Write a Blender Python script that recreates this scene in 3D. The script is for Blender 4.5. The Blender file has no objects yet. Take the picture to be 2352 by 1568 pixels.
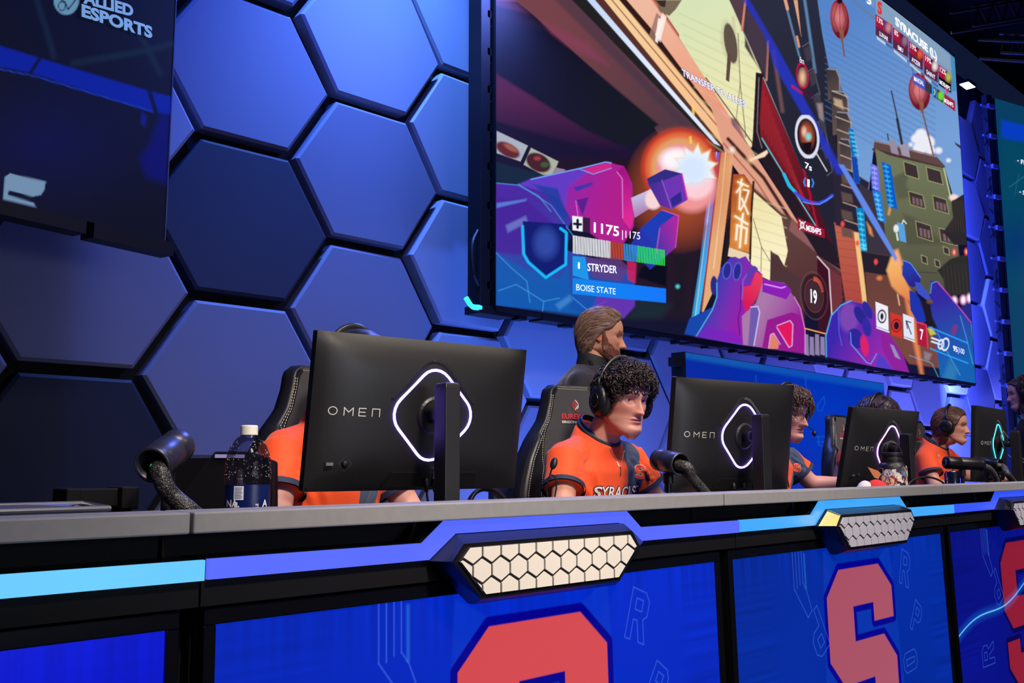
import bpy, bmesh, math, random
import numpy as np
from mathutils import Vector, Matrix, noise
from mathutils.bvhtree import BVHTree
random.seed(7); np.random.seed(7)
scn = bpy.context.scene
C = scn.collection
PI = math.pi
# ---------------------------------------------------------------- camera
FPX = 2200.0; YAW = math.radians(44.865); PIT = math.radians(7.48); ROL = math.radians(-0.1)
CAM = np.array([0.0, 0.0, 1.0])
_f = np.array([math.sin(YAW)*math.cos(PIT), math.cos(YAW)*math.cos(PIT), math.sin(PIT)])
_r = np.array([math.cos(YAW), -math.sin(YAW), 0.0]); _u = np.cross(_r, _f)
_R = _r*math.cos(ROL)+_u*math.sin(ROL); _U = -_r*math.sin(ROL)+_u*math.cos(ROL)
cd = bpy.data.cameras.new('camera'); cam = bpy.data.objects.new('camera', cd); C.objects.link(cam)
cd.sensor_width = 36.0; cd.lens = FPX/2352*36.0; cd.clip_start = 0.05; cd.clip_end = 200
_m = Matrix(((_R[0], _U[0], -_f[0], CAM[0]), (_R[1], _U[1], -_f[1], CAM[1]), (_R[2], _U[2], -_f[2], CAM[2]), (0, 0, 0, 1)))
cam.matrix_world = _m
scn.camera = cam
# ---------------------------------------------------------------- world, exposure
w = bpy.data.worlds.new('world'); scn.world = w; w.use_nodes = True
w.node_tree.nodes['Background'].inputs[0].default_value = (0.02, 0.035, 0.12, 1)
w.node_tree.nodes['Background'].inputs[1].default_value = 0.25
scn.view_settings.view_transform = 'Standard'; scn.view_settings.look = 'None'
scn.view_settings.exposure = 0.0; scn.view_settings.gamma = 1.0; scn.view_settings.use_curve_mapping = False
# ---------------------------------------------------------------- lights (stage wash, front light, added fills)
def area(name, loc, target, size, col, power, sy=None, spread=180):
    l = bpy.data.lights.new(name, 'AREA'); l.energy = power; l.color = col; l.size = size
    if sy: l.shape = 'RECTANGLE'; l.size_y = sy
    l.spread = math.radians(spread)
    o = bpy.data.objects.new(name, l); C.objects.link(o); o.location = loc
    o.rotation_euler = (Vector(target)-Vector(loc)).to_track_quat('-Z', 'Y').to_euler(); return o
def spot(name, loc, target, col, power, angle=60, blend=.8, rad=.1):
    l = bpy.data.lights.new(name, 'SPOT'); l.energy = power; l.color = col; l.spot_size = math.radians(angle); l.spot_blend = blend
    l.shadow_soft_size = rad
    o = bpy.data.objects.new(name, l); C.objects.link(o); o.location = loc
    o.rotation_euler = (Vector(target)-Vector(loc)).to_track_quat('-Z', 'Y').to_euler(); return o
BLUE = (.035, .12, 1.0); VIO = (.12, .17, 1.0)
spot('wash_light_main', (4.0, 4.55, 6.9), (4.45, 5.6, 2.6), (.10, .28, 1), 2300, 66, 1, .15)
spot('wash_light_left', (2.2, 3.4, 6.2), (2.8, 5.6, 3.5), BLUE, 560, 75, 1, .15)
spot('wash_light_low', (5.4, 3.9, .25), (6.4, 5.6, 1.5), (.06, .19, 1), 480, 125, 1, .1)
area('wash_light_mid', (12.5, 3.9, .25), (12.5, 5.6, 1.6), 9.0, (.14, .17, 1), 520, .3)  # unseen floor strip, added to brighten the low part of the wall
area('wash_light_right', (14.55, 5.2, 4.0), (16.6, 5.58, 4.0), .15, (.04, .08, 1), 480, 5.5)  # unseen strip behind the screen edge, added to turn the panels blue
spot('wash_light_far', (18.2, 3.4, 6.8), (18.8, 5.6, 3.0), (.34, .34, 1), 2600, 90, 1, .2)
area('wash_light_ambient', (1.0, 1.5, 5.5), (4.0, 5.0, 1.0), 3.0, (.12, .15, 1), 45)
area('overhead_light', (2.2, .7, 4.6), (2.2, 1.6, .9), 1.6, (1.0, .88, .72), 42, .6, 120)
area('front_fill_light', (1.8, -3.4, 1.3), (2.2, 1.5, .85), 2.2, (.80, .84, 1.0), 16, .8, 100)  # added low fill, lifts the shaded fascia under the cap
area('overhead_light_right', (5.2, .7, 4.6), (5.2, 1.6, .9), 1.6, (1.0, .86, .74), 34, .6, 120)
spot('front_light', (0.5, -2.4, 4.8), (2.15, 1.75, .95), (1.0, .85, .72), 1850, 36, .8, .40)
spot('front_light_right', (4.6, -2.4, 4.9), (5.3, 2.0, .95), (1.0, .85, .76), 1500, 38, .8, .40)
area('rim_light_blue', (5.0, 4.4, 5.0), (3.2, 2.2, 1.0), 1.0, (.15, .22, 1), 130)

# ---------------------------------------------------------------- helpers
def ray(x, y): return _f + _R*(x-1176)/FPX - _U*(y-784)/FPX
def atY(x, y, Y): d = ray(x, y); return CAM + d*(Y/d[1])
def atZ(x, y, Z): d = ray(x, y); return CAM + d*((Z-CAM[2])/d[2])
def atD(x, y, D): return CAM + ray(x, y)*D
def pix(P):
    Q = np.asarray(P)-CAM; d = Q@_f
    return 1176+FPX*(Q@_R)/d, 784-FPX*(Q@_U)/d
def lin(c):
    c = np.asarray(c, float)/255.0
    return np.where(c <= .04045, c/12.92, ((c+.055)/1.055)**2.4)
_mats = {}
def mat(name, col=(128, 128, 128), rough=.5, metal=0.0, emit=None, es=1.0, spec=.5, noise_=None, bump=None, trans=0, ior=1.45, coat=0, alpha=1, sheen=0, vcol=None, stretch=None):
    if name in _mats: return _mats[name]
    m = bpy.data.materials.new(name); m.use_nodes = True; nt = m.node_tree; b = nt.nodes['Principled BSDF']
    c = lin(col); b.inputs['Base Color'].default_value = (*c, 1)
    b.inputs['Roughness'].default_value = rough; b.inputs['Metallic'].default_value = metal
    b.inputs['Specular IOR Level'].default_value = spec; b.inputs['IOR'].default_value = ior
    b.inputs['Transmission Weight'].default_value = trans; b.inputs['Coat Weight'].default_value = coat
    b.inputs['Sheen Weight'].default_value = sheen
    if emit is not None:
        b.inputs['Emission Color'].default_value = (*lin(emit), 1); b.inputs['Emission Strength'].default_value = es
    tc = nt.nodes.new('ShaderNodeTexCoord'); src = tc.outputs['Object']
    if stretch:
        mp = nt.nodes.new('ShaderNodeMapping'); mp.inputs['Scale'].default_value = stretch
        nt.links.new(src, mp.inputs[0]); src = mp.outputs[0]
    if vcol:
        a = nt.nodes.new('ShaderNodeAttribute'); a.attribute_name = vcol
        nt.links.new(a.outputs['Color'], b.inputs['Base Color' if emit is None else 'Emission Color'])
        if emit is not None: b.inputs['Emission Strength'].default_value = es
    if noise_:
        n = nt.nodes.new('ShaderNodeTexNoise'); n.inputs['Scale'].default_value = noise_[0]; n.inputs['Detail'].default_value = 4
        nt.links.new(src, n.inputs['Vector'])
        mr = nt.nodes.new('ShaderNodeMapRange'); mr.inputs['To Min'].default_value = 1-noise_[1]; mr.inputs['To Max'].default_value = 1+noise_[1]
        nt.links.new(n.outputs['Fac'], mr.inputs['Value'])
        mx = nt.nodes.new('ShaderNodeMix'); mx.data_type = 'RGBA'; mx.blend_type = 'MULTIPLY'; mx.inputs[0].default_value = 1
        if vcol: nt.links.new(a.outputs['Color'], mx.inputs[6])
        else: mx.inputs[6].default_value = (*(lin(emit) if emit is not None else c), 1)
        nt.links.new(mr.outputs[0], mx.inputs[7])
        nt.links.new(mx.outputs[2], b.inputs['Emission Color' if emit is not None else 'Base Color'])
    if bump:
        n2 = nt.nodes.new('ShaderNodeTexNoise'); n2.inputs['Scale'].default_value = bump[0]; n2.inputs['Detail'].default_value = 5
        nt.links.new(src, n2.inputs['Vector'])
        bp = nt.nodes.new('ShaderNodeBump'); bp.inputs['Strength'].default_value = bump[1]; bp.inputs['Distance'].default_value = bump[2] if len(bump) > 2 else .01
        nt.links.new(n2.outputs['Fac'], bp.inputs['Height']); nt.links.new(bp.outputs[0], b.inputs['Normal'])
    _mats[name] = m; return m
def tag(o, label=None, cat=None, group=None, kind=None):
    if label: o['label'] = label
    if cat: o['category'] = cat
    if group: o['group'] = group
    if kind: o['kind'] = kind
    return o
def thing(name, label, cat, loc=(0, 0, 0), rz=0.0, group=None, kind=None):
    o = bpy.data.objects.new(name, None); C.objects.link(o); o.location = loc; o.rotation_euler = (0, 0, rz)
    o.empty_display_size = .05
    return tag(o, label, cat, group, kind)
def basis(o):
    m = Matrix.LocRotScale(o.location, o.rotation_euler, o.scale)
    return basis(o.parent)@m if o.parent else m
class MB:
    def __init__(s): s.v = []; s.f = []; s.mi = []; s.cur = 0
    def add(s, V, F):
        n = len(s.v); s.v.extend([tuple(map(float, p)) for p in V]); s.f.extend([tuple(i+n for i in f) for f in F]); s.mi.extend([s.cur]*len(F)); return s
    def box(s, a, b):
        x0, y0, z0 = a; x1, y1, z1 = b
        return s.add([(x0, y0, z0), (x1, y0, z0), (x1, y1, z0), (x0, y1, z0), (x0, y0, z1), (x1, y0, z1), (x1, y1, z1), (x0, y1, z1)],
                     [(0, 3, 2, 1), (4, 5, 6, 7), (0, 1, 5, 4), (1, 2, 6, 5), (2, 3, 7, 6), (3, 0, 4, 7)])
    def loft(s, rings, cap=True, closed=True):
        n = len(rings[0]); V = [p for r in rings for p in r]; F = []
        for i in range(len(rings)-1):
            for j in range(n if closed else n-1):
                k = (j+1) % n; F.append((i*n+j, i*n+k, (i+1)*n+k, (i+1)*n+j))
        if cap and closed:
            F.append(tuple(range(n))[::-1]); F.append(tuple((len(rings)-1)*n+j for j in range(n)))
        return s.add(V, F)
    def prism(s, poly, y0, y1):      # poly in (x,z), extruded along y
        a = [(x, y0, z) for x, z in poly]; b = [(x, y1, z) for x, z in poly]; return s.loft([a, b])
    def tube(s, path, r, n=8, cap=True, flat=1.0, up=None):
        P = [Vector(p) for p in path]; rr = r if hasattr(r, '__len__') else [r]*len(P); rings = []
        T = [(P[min(i+1, len(P)-1)]-P[max(i-1, 0)]).normalized() for i in range(len(P))]
        ref = Vector(up) if up else (Vector((0, 0, 1)) if abs(T[0].z) < .9 else Vector((1, 0, 0)))
        a = (ref-T[0]*ref.dot(T[0])).normalized()
        for i, p in enumerate(P):
            a = (a-T[i]*a.dot(T[i])); a = a.normalized() if a.length > 1e-6 else T[i].orthogonal().normalized()
            b = T[i].cross(a)
            rings.append([p+(a*math.cos(t)*flat+b*math.sin(t))*rr[i] for t in [2*PI*k/n for k in range(n)]])
        return s.loft(rings, cap)
    def lathe(s, prof, o=(0, 0, 0), axis=(0, 0, 1), n=24, cap=True):
        ax = Vector(axis).normalized(); a = ax.orthogonal().normalized(); b = ax.cross(a); o = Vector(o)
        return s.loft([[o+ax*z+(a*math.cos(t)+b*math.sin(t))*max(r, 1e-4) for t in [2*PI*k/n for k in range(n)]] for r, z in prof], cap)
    def ell(s, c, r, n=16, m=10, rot=None):
        c = Vector(c); rings = []
        for i in range(m+1):
            ph = PI*i/m; ring = []
            for k in range(n):
                t = 2*PI*k/n; p = Vector((r[0]*math.sin(ph)*math.cos(t), r[1]*math.sin(ph)*math.sin(t), -r[2]*math.cos(ph)))
                if rot: p = rot@p
                ring.append(c+p)
            if i in (0, m): ring = [c+(rot@Vector((0, 0, -r[2]*math.cos(ph))) if rot else Vector((0, 0, -r[2]*math.cos(ph))))+ (q-ring[0])*1e-3 for q in ring]
            rings.append(ring)
        return s.loft(rings)
    def build(s, name, m, parent=None, world=True, bevel=0, smooth=False, seg=2, angle=35):
        me = bpy.data.meshes.new(name)
        me.from_pydata(s.v, [], s.f); me.update()
        if parent is not None and world:
            me.transform(basis(parent).inverted())
        for q in (m if isinstance(m, (list, tuple)) else [m]): me.materials.append(q)
        if len(me.materials) > 1: me.polygons.foreach_set('material_index', s.mi)
        if smooth: me.polygons.foreach_set('use_smooth', [True]*len(me.polygons))
        o = bpy.data.objects.new(name, me); C.objects.link(o)
        if parent is not None: o.parent = parent
        if bevel:
            bv = o.modifiers.new('bevel', 'BEVEL'); bv.width = bevel; bv.segments = seg; bv.limit_method = 'ANGLE'; bv.angle_limit = math.radians(angle)
            if not smooth:
                me.polygons.foreach_set('use_smooth', [False]*len(me.polygons))
        return o
def catmull(pts, n=8):
    P = [np.array(p, float) for p in pts]; P = [2*P[0]-P[1]]+P+[2*P[-1]-P[-2]]; out = []
    for i in range(1, len(P)-2):
        for k in range(n):
            t = k/n; a, b, c, d = P[i-1:i+3]
            out.append(.5*((2*b)+(-a+c)*t+(2*a-5*b+4*c-d)*t*t+(-a+3*b-3*c+d)*t**3))
    out.append(P[-2]); return out
def text_mesh(txt, size=1.0, bold=0.0, spacing=1.0, shear=0.0, sx=1.0, extrude=0.0, align='LEFT'):
    cu = bpy.data.curves.new('t', 'FONT'); cu.body = txt; cu.size = size; cu.offset = bold; cu.space_character = spacing; cu.shear = shear
    cu.extrude = extrude; cu.align_x = align; cu.resolution_u = 3
    o = bpy.data.objects.new('t', cu); C.objects.link(o)
    dg = bpy.context.evaluated_depsgraph_get(); me = bpy.data.meshes.new_from_object(o.evaluated_get(dg))
    V = [(v.co.x*sx, v.co.y, v.co.z) for v in me.vertices]; F = [tuple(p.vertices) for p in me.polygons]
    bpy.data.objects.remove(o); bpy.data.curves.remove(cu); bpy.data.meshes.remove(me)
    return V, F
def subdiv(V, F, mx):
    """refine long flat polygons so they can follow a curved surface"""
    me = bpy.data.meshes.new('t'); me.from_pydata(V, [], F); bm = bmesh.new(); bm.from_mesh(me); bmesh.ops.triangulate(bm, faces=bm.faces)
    for _ in range(3):
        e = [x for x in bm.edges if x.calc_length() > mx]
        if not e: break
        bmesh.ops.subdivide_edges(bm, edges=e, cuts=1); bmesh.ops.triangulate(bm, faces=bm.faces)
    V2 = [tuple(v.co) for v in bm.verts]; bm.verts.index_update(); F2 = [tuple(v.index for v in f.verts) for f in bm.faces]; bm.free(); bpy.data.meshes.remove(me); return V2, F2
def put_text(name, txt, o, ux, uz, m, parent, size, off=0.001, **k):
    """flat lettering on a surface: origin o, text direction ux, up uz; offset along the outward normal ux x uz"""
    V, F = text_mesh(txt, size, **k); ux = Vector(ux).normalized(); uz = Vector(uz).normalized(); nn = ux.cross(uz).normalized(); o = Vector(o)
    b = MB(); b.add([o+ux*x+uz*y+nn*(off+z) for x, y, z in V], F); return b.build(name, m, parent)
def line_strip(pts, wd, o, ux, uz, off):
    """flat ribbon polyline in the plane"""
    ux = Vector(ux); uz = Vector(uz); nn = ux.cross(uz).normalized(); V = []; F = []
    for (a, b) in zip(pts[:-1], pts[1:]):
        a = Vector(a); b = Vector(b); d = (b-a); L = d.length
        if L < 1e-6: continue
        d /= L; q = Vector((-d.y, d.x)); a2 = a-d*wd*.4; b2 = b+d*wd*.4; k = len(V)
        for p in (a2-q*wd/2, b2-q*wd/2, b2+q*wd/2, a2+q*wd/2): V.append(Vector(o)+ux*p.x+uz*p.y+nn*off)
        F.append((k, k+1, k+2, k+3))
    return V, F

# ---- soft painter: fills colours of a fine LED raster from shapes given in 2D
def seg_dist(px, py, poly, closed=True):
    n = len(poly); d = np.full(px.shape, 1e9); ins = np.zeros(px.shape, bool)
    for i in range(n if closed else n-1):
        x0, y0 = poly[i]; x1, y1 = poly[(i+1) % n]; dx, dy = x1-x0, y1-y0; L = dx*dx+dy*dy+1e-12
        t = np.clip(((px-x0)*dx+(py-y0)*dy)/L, 0, 1); d = np.minimum(d, np.hypot(px-x0-t*dx, py-y0-t*dy))
        if closed and y0 != y1:
            c = ((y0 > py) != (y1 > py)) & (px < (x1-x0)*(py-y0)/(y1-y0)+x0); ins ^= c
    return d, ins
class Paint:
    def __init__(s, X, Y, base, soft=.8): s.X = X; s.Y = Y; s.c = np.tile(lin(base), (len(X), 1)); s.soft = soft
    def _sel(s, x0, y0, x1, y1): return np.nonzero((s.X > x0) & (s.X < x1) & (s.Y > y0) & (s.Y < y1))[0]
    def _mix(s, I, a, col):
        a = a[:, None]; s.c[I] = s.c[I]*(1-a)+col*a
    def col(s, I, c, g):
        c0 = lin(c)
        if g is None: return c0
        c1, (xa, ya), (xb, yb) = g; t = np.clip(((s.X[I]-xa)*(xb-xa)+(s.Y[I]-ya)*(yb-ya))/((xb-xa)**2+(yb-ya)**2), 0, 1)[:, None]
        return c0*(1-t)+lin(c1)*t
    def poly(s, pts, c, a=1.0, soft=None, g=None):
        so = soft or s.soft; xs = [p[0] for p in pts]; ys = [p[1] for p in pts]
        I = s._sel(min(xs)-so, min(ys)-so, max(xs)+so, max(ys)+so)
        if len(I) == 0: return
        d, ins = seg_dist(s.X[I], s.Y[I], pts); sd = np.where(ins, d, -d); al = np.clip(.5+sd/(2*so), 0, 1)*a
        s._mix(I, al, s.col(I, c, g))
    def line(s, pts, wd, c, a=1.0, soft=None, g=None):
        so = soft or s.soft; m = wd+so; xs = [p[0] for p in pts]; ys = [p[1] for p in pts]
        I = s._sel(min(xs)-m, min(ys)-m, max(xs)+m, max(ys)+m)
        if len(I) == 0: return
        d, _ = seg_dist(s.X[I], s.Y[I], pts, False); s._mix(I, np.clip(.5+(wd/2-d)/(2*so), 0, 1)*a, s.col(I, c, g))
    def ell(s, cx, cy, rx, ry, c, rot=0, a=1.0, soft=None, g=None, ring=None):
        so = soft or s.soft; R = max(rx, ry)+so+2; I = s._sel(cx-R, cy-R, cx+R, cy+R)
        if len(I) == 0: return
        ca, sa = math.cos(rot), math.sin(rot); dx = s.X[I]-cx; dy = s.Y[I]-cy; u = dx*ca+dy*sa; v = -dx*sa+dy*ca
        q = np.sqrt((u/rx)**2+(v/ry)**2); sd = (1-q)*min(rx, ry)
        if ring: sd = ring/2-np.abs(sd)
        s._mix(I, np.clip(.5+sd/(2*so), 0, 1)*a, s.col(I, c, g))
    def glow(s, cx, cy, r, c, a=1.0, ry=None, p=1.5, add=False):
        ry = ry or r; I = s._sel(cx-r, cy-ry, cx+r, cy+ry)
        if len(I) == 0: return
        q = np.clip(1-np.sqrt(((s.X[I]-cx)/r)**2+((s.Y[I]-cy)/ry)**2), 0, 1)**p*a
        if add: s.c[I] += q[:, None]*lin(c)
        else: s._mix(I, q, lin(c))
def grid_mesh(name, G, colors, m, parent, world=True):
    """G: rows x cols x 3 points, colors rows*cols x 3"""
    h, w_, _ = G.shape; V = G.reshape(-1, 3)
    idx = np.arange(h*w_).reshape(h, w_); a = idx[:-1, :-1].ravel(); b = idx[:-1, 1:].ravel(); c = idx[1:, 1:].ravel(); d = idx[1:, :-1].ravel()
    F = np.stack([a, b, c, d], 1)
    if parent is not None and world:
        M = np.array(basis(parent).inverted()); V = V@M[:3, :3].T+M[:3, 3]
    me = bpy.data.meshes.new(name); me.vertices.add(len(V)); me.vertices.foreach_set('co', V.astype(np.float32).ravel())
    me.loops.add(F.size); me.loops.foreach_set('vertex_index', F.astype(np.int32).ravel())
    me.polygons.add(len(F)); me.polygons.foreach_set('loop_start', np.arange(0, F.size, 4, dtype=np.int32))
    me.polygons.foreach_set('loop_total', np.full(len(F), 4, np.int32)); me.update(calc_edges=True)
    if colors is not None:
        at = me.color_attributes.new('led', 'FLOAT_COLOR', 'POINT'); cc = np.ones((len(V), 4), np.float32); cc[:, :3] = colors
        at.data.foreach_set('color', cc.ravel())
    me.materials.append(m); o = bpy.data.objects.new(name, me); C.objects.link(o)
    if parent is not None: o.parent = parent
    return o
# ---------------------------------------------------------------- common materials
M_black = mat('black_plastic', (22, 22, 24), .42, bump=(900, .08, .001))
M_blackm = mat('black_matte', (9, 9, 13), .7, spec=.25, noise_=(6, .15))
M_void = mat('black_void', (4, 4, 8), .9, spec=.12, noise_=(3, .2))
M_steel = mat('black_steel', (24, 24, 32), .45, .3, noise_=(20, .1))
M_chrome = mat('chrome', (190, 190, 195), .25, 1, noise_=(20, .05))
M_white = mat('white_letter', (235, 235, 232), .5, noise_=(30, .02))
M_cable = mat('cable_black', (16, 16, 18), .5, noise_=(50, .1))
# ================================================================ room shell
YW = 5.6
def strct(name, b, m, **k):
    o = b.build(name, m, None, **k); o['kind'] = 'structure'; return o
b = MB(); b.box((-1.5, 1.5, -.04), (24, 6.6, 0)); strct('floor', b, mat('stage_floor', (16, 17, 24), .5, noise_=(4, .2)))
b = MB(); b.box((-1.5, -6.5, -.9), (24, 1.5, -.82)); strct('floor_hall', b, mat('hall_carpet', (18, 18, 22), .9, noise_=(30, .2)))
b = MB(); b.box((-1.5, 1.46, -.82), (24, 1.5, -.04)); strct('trim_1', b, M_blackm)
b = MB(); b.box((-1.5, -6.5, 9.4), (24, 6.6, 9.5)); strct('ceiling', b, mat('dark_ceiling', (3, 3, 5), .9, noise_=(2, .3)))
b = MB(); b.box((-1.5, YW+.07, -.04), (24, YW+.2, 7.6)); wall = strct('wall_back', b, mat('wall_void', (3, 3, 7), .8, noise_=(4, .2)))
HS = .1198*YW; HH = .18675*YW; HX0 = .9082*YW; HZ0 = 1+.1913*YW
PAN = {}
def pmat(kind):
    col = {'l': (150, 150, 168), 'm': (118, 119, 140), 'd': (44, 48, 66), 'k': (30, 34, 48), 'w': (196, 194, 208)}[kind]  # panel tones combine paint with brightness from each panel's tilt
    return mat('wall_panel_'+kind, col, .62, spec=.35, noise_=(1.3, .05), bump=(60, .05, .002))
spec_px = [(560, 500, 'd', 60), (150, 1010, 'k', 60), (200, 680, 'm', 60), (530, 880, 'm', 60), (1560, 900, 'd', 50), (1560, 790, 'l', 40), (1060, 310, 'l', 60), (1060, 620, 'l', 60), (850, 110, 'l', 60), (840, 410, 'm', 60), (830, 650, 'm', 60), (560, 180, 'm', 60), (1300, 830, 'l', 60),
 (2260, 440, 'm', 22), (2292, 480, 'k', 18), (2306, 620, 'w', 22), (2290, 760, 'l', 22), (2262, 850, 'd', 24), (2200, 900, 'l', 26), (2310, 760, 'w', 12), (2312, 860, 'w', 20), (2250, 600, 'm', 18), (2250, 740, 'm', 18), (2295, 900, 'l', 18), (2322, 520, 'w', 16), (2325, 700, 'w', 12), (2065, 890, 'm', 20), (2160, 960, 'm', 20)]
rnd = random.Random(3)
def hexpt(cx, cz, r, rz):
    return [(cx+dx*r, cz+dz*rz) for dx, dz in ((-1, 0), (-.5, -1), (.5, -1), (1, 0), (.5, 1), (-.5, 1))]
for c in range(-6, 22):
    for k in range(-2, 8):
        # centre rows alternate with the column
        row = 2*k+(1 if c % 2 == 0 else 0)
        cx = HX0+1.5*HS*c; cz = HZ0+(row-1+.0)*HH/2-HH/2+0*c
        cz = HZ0+(row+ (0))*HH/2-HH
        if cz < -.6 or cz > 6.9: continue
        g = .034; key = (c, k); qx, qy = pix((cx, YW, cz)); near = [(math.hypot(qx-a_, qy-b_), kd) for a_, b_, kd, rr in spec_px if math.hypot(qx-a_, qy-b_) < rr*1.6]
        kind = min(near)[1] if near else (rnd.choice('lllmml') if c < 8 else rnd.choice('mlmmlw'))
        out = rnd.choice([0, .02, .035, .0])
        r0, z0 = HS-g/.87, HH/2-g
        p = MB(); yf = YW-.02-out
        A = hexpt(cx, cz, r0, z0); B = hexpt(cx, cz, r0-.022, z0-.02)
        tx = rnd.uniform(-.012, .012); tz = rnd.uniform(-.02, .02)
        fy = lambda x, z: yf+tx*(x-cx)/HS+tz*(z-cz)/HS
        rings = [[(x, YW+.07, z) for x, z in A], [(x, fy(x, z)+.016, z) for x, z in A], [(x, fy(x, z), z) for x, z in B]]
        p.loft(rings, True)
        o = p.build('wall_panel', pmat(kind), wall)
        PAN[key] = o
# ================================================================ desk
YD = 1.47; ZE = 1.0
M_fascia = mat('desk_fascia', (84, 88, 104), .5, noise_=(10, .08))
M_cap = mat('desk_cap', (136, 136, 138), .45, noise_=(45, .12), bump=(200, .1, .001))
M_top = mat('desk_top', (52, 52, 58), .35, noise_=(20, .08))
def led_mat(nm, c, es): return mat(nm, (30, 30, 40), .35, emit=c, es=es, noise_=(2.5, .14))
mods = [(-.815, 'black desk section at the left edge under a light blue light strip'),
        (.728, 'desk section in front of the first player with blue light strip'),
        (2.271, 'desk section with cyan light strip and gold-edged plaque'),
        (3.814, 'desk section at the right edge with deep blue light strip')]
xe = [-.815, .728, 2.25, 3.745, 5.29]   # cap joints
le = [-.8, .762, 2.344, 3.882, 5.42]    # light strip joints
ledc = [((96, 190, 240), 1.15), ((82, 102, 252), 1.05), ((60, 165, 248), 1.05), ((48, 82, 248), 1.0)]
M_hexw = mat('plaque_white', (222, 216, 205), .5, noise_=(6, .06))
M_hexg = mat('plaque_groove', (24, 24, 30), .6, noise_=(8, .1))
M_bez = mat('plaque_black', (15, 15, 19), .3, noise_=(10, .1), bump=(40, .15, .002))
for i in range(4):
    x0, x1 = xe[i]+.003, xe[i+1]-.003; l0, l1 = le[i], le[i+1]
    D = thing('desk_section', mods[i][1], 'desk', (x0, YD, 0), group='desk sections')
    MB().box((x0, 1.45, ZE-.104), (x1, 1.56, ZE-.070)).build('counter_cap', M_cap, D, bevel=.003)
    MB().box((x0+.001, 1.62, ZE-.150), (x1-.001, 1.64, ZE-.1045)).build('upper_fascia', M_fascia, D)
    MB().box((x0+.02, 1.56, .735), (x1-.02, 2.14, .765)).build('worktop', M_top, D, bevel=.003)
    for sx in (x0+.08, x1-.11): MB().box((sx, 1.66, 0), (sx+.03, 2.08, .735)).build('leg', M_blackm, D)
    MB().box((x0+.001, 1.56, .30), (x1-.001, 1.62, ZE-.1045)).build('modesty_panel', M_blackm, D)
    xc = 1.5665+1.543*(i-1)
    bump = i > 0
    hb = .337      # half length of raised part, lower corners
    up = [(l0+.004, -.146)]; lo = [(l0+.004, -.1785)]
    if bump:
        up += [(xc-.351, -.146), (xc-.286, -.099), (xc+.272, -.099), (xc+.335, -.146)]
        lo += [(xc-.338, -.1785), (xc-.270, -.1315), (xc+.259, -.1315), (xc+.339, -.1785)]
    up += [(l1-.002, -.147)]; lo += [(l1-.002, -.1795)]
    # ledge body behind the light strip
    lg = MB()
    for (p, q, r_, s_) in zip(up[:-1], up[1:], lo[:-1], lo[1:]):
        lg.loft([[(p[0], 1.474, ZE+p[1]), (q[0], 1.474, ZE+q[1]), (s_[0], 1.474, ZE+s_[1]), (r_[0], 1.474, ZE+r_[1])],
                 [(p[0], 1.60, ZE+p[1]), (q[0], 1.60, ZE+q[1]), (s_[0], 1.60, ZE+s_[1]-.03), (r_[0], 1.60, ZE+r_[1]-.03)]])
    lg.build('ledge', M_bez, D)
    st = MB()
    for (p, q, r_, s_) in zip(up[:-1], up[1:], lo[:-1], lo[1:]):
        st.loft([[(p[0], 1.464, ZE+p[1]), (q[0], 1.464, ZE+q[1]), (s_[0], 1.464, ZE+s_[1]), (r_[0], 1.464, ZE+r_[1])],
                 [(p[0], 1.4735, ZE+p[1]), (q[0], 1.4735, ZE+q[1]), (s_[0], 1.4735, ZE+s_[1]), (r_[0], 1.4735, ZE+r_[1])]])
    st.build('light_strip', led_mat('light_strip_%d' % i, *ledc[i]), D)
    MB().prism([(l0, -.180+ZE), (l1-.004, -.180+ZE), (l1-.004, -.222+ZE), (l0, -.222+ZE)], 1.478, 1.50).build('lower_fascia', M_blackm, D)
    MB().box((l0+.01, 1.53, -.04), (l1-.014, 1.559, ZE-.19)).build('front_frame', M_blackm, D)
    if bump:
        back = [(xc-.270, -.1335), (xc+.262, -.1335), (xc+.337, -.181), (xc+.228, -.2735), (xc-.223, -.2735), (xc-.336, -.1805)]
        yf_ = 1.40
        wx = xc-.043
        frt = [(wx-.262, -.146), (wx+.26, -.146), (wx+.287, -.181), (wx+.212, -.255), (wx-.214, -.255), (wx-.292, -.178)]
        wht = [(wx-.250, -.153), (wx+.250, -.153), (wx+.274, -.181), (wx+.205, -.2465), (wx-.210, -.2465), (wx-.276, -.179)]
        T3 = lambda P, y: [(x, y, ZE+z) for x, z in P][::-1]
        pb = MB(); pb.loft([T3(back, 1.478), T3(back, 1.46), T3(frt, yf_), T3(wht, yf_+.001)])
        if i == 2: pass
        pl = pb.build('plaque', M_bez, D)
        MB().loft([T3(wht, yf_+.004), T3(wht, yf_-.002)]).build('plaque_face', M_hexg, pl)
        # white honeycomb cells clipped to the face outline
        def clip(poly, clipper):
            out = poly; n = len(clipper)
            for a in range(n):
                ax, az = clipper[a]; bx, bz = clipper[(a+1) % n]; inp = out; out = []
                side = lambda p: (bx-ax)*(p[1]-az)-(bz-az)*(p[0]-ax)
                for t in range(len(inp)):
                    P, Q = inp[t-1], inp[t]; sp, sq = side(P), side(Q)
                    if (sp <= 0) != (sq <= 0):
                        k = sp/(sp-sq); out.append((P[0]+k*(Q[0]-P[0]), P[1]+k*(Q[1]-P[1])))
                    if sq <= 0: out.append(Q)
                if not out: return []
            return out
        cells = MB(); pw = .0505; ph = .0375; gp = .0025
        inner = [(x+(wx-x)*.012, z+(-.2-z)*.03) for x, z in wht]
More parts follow.
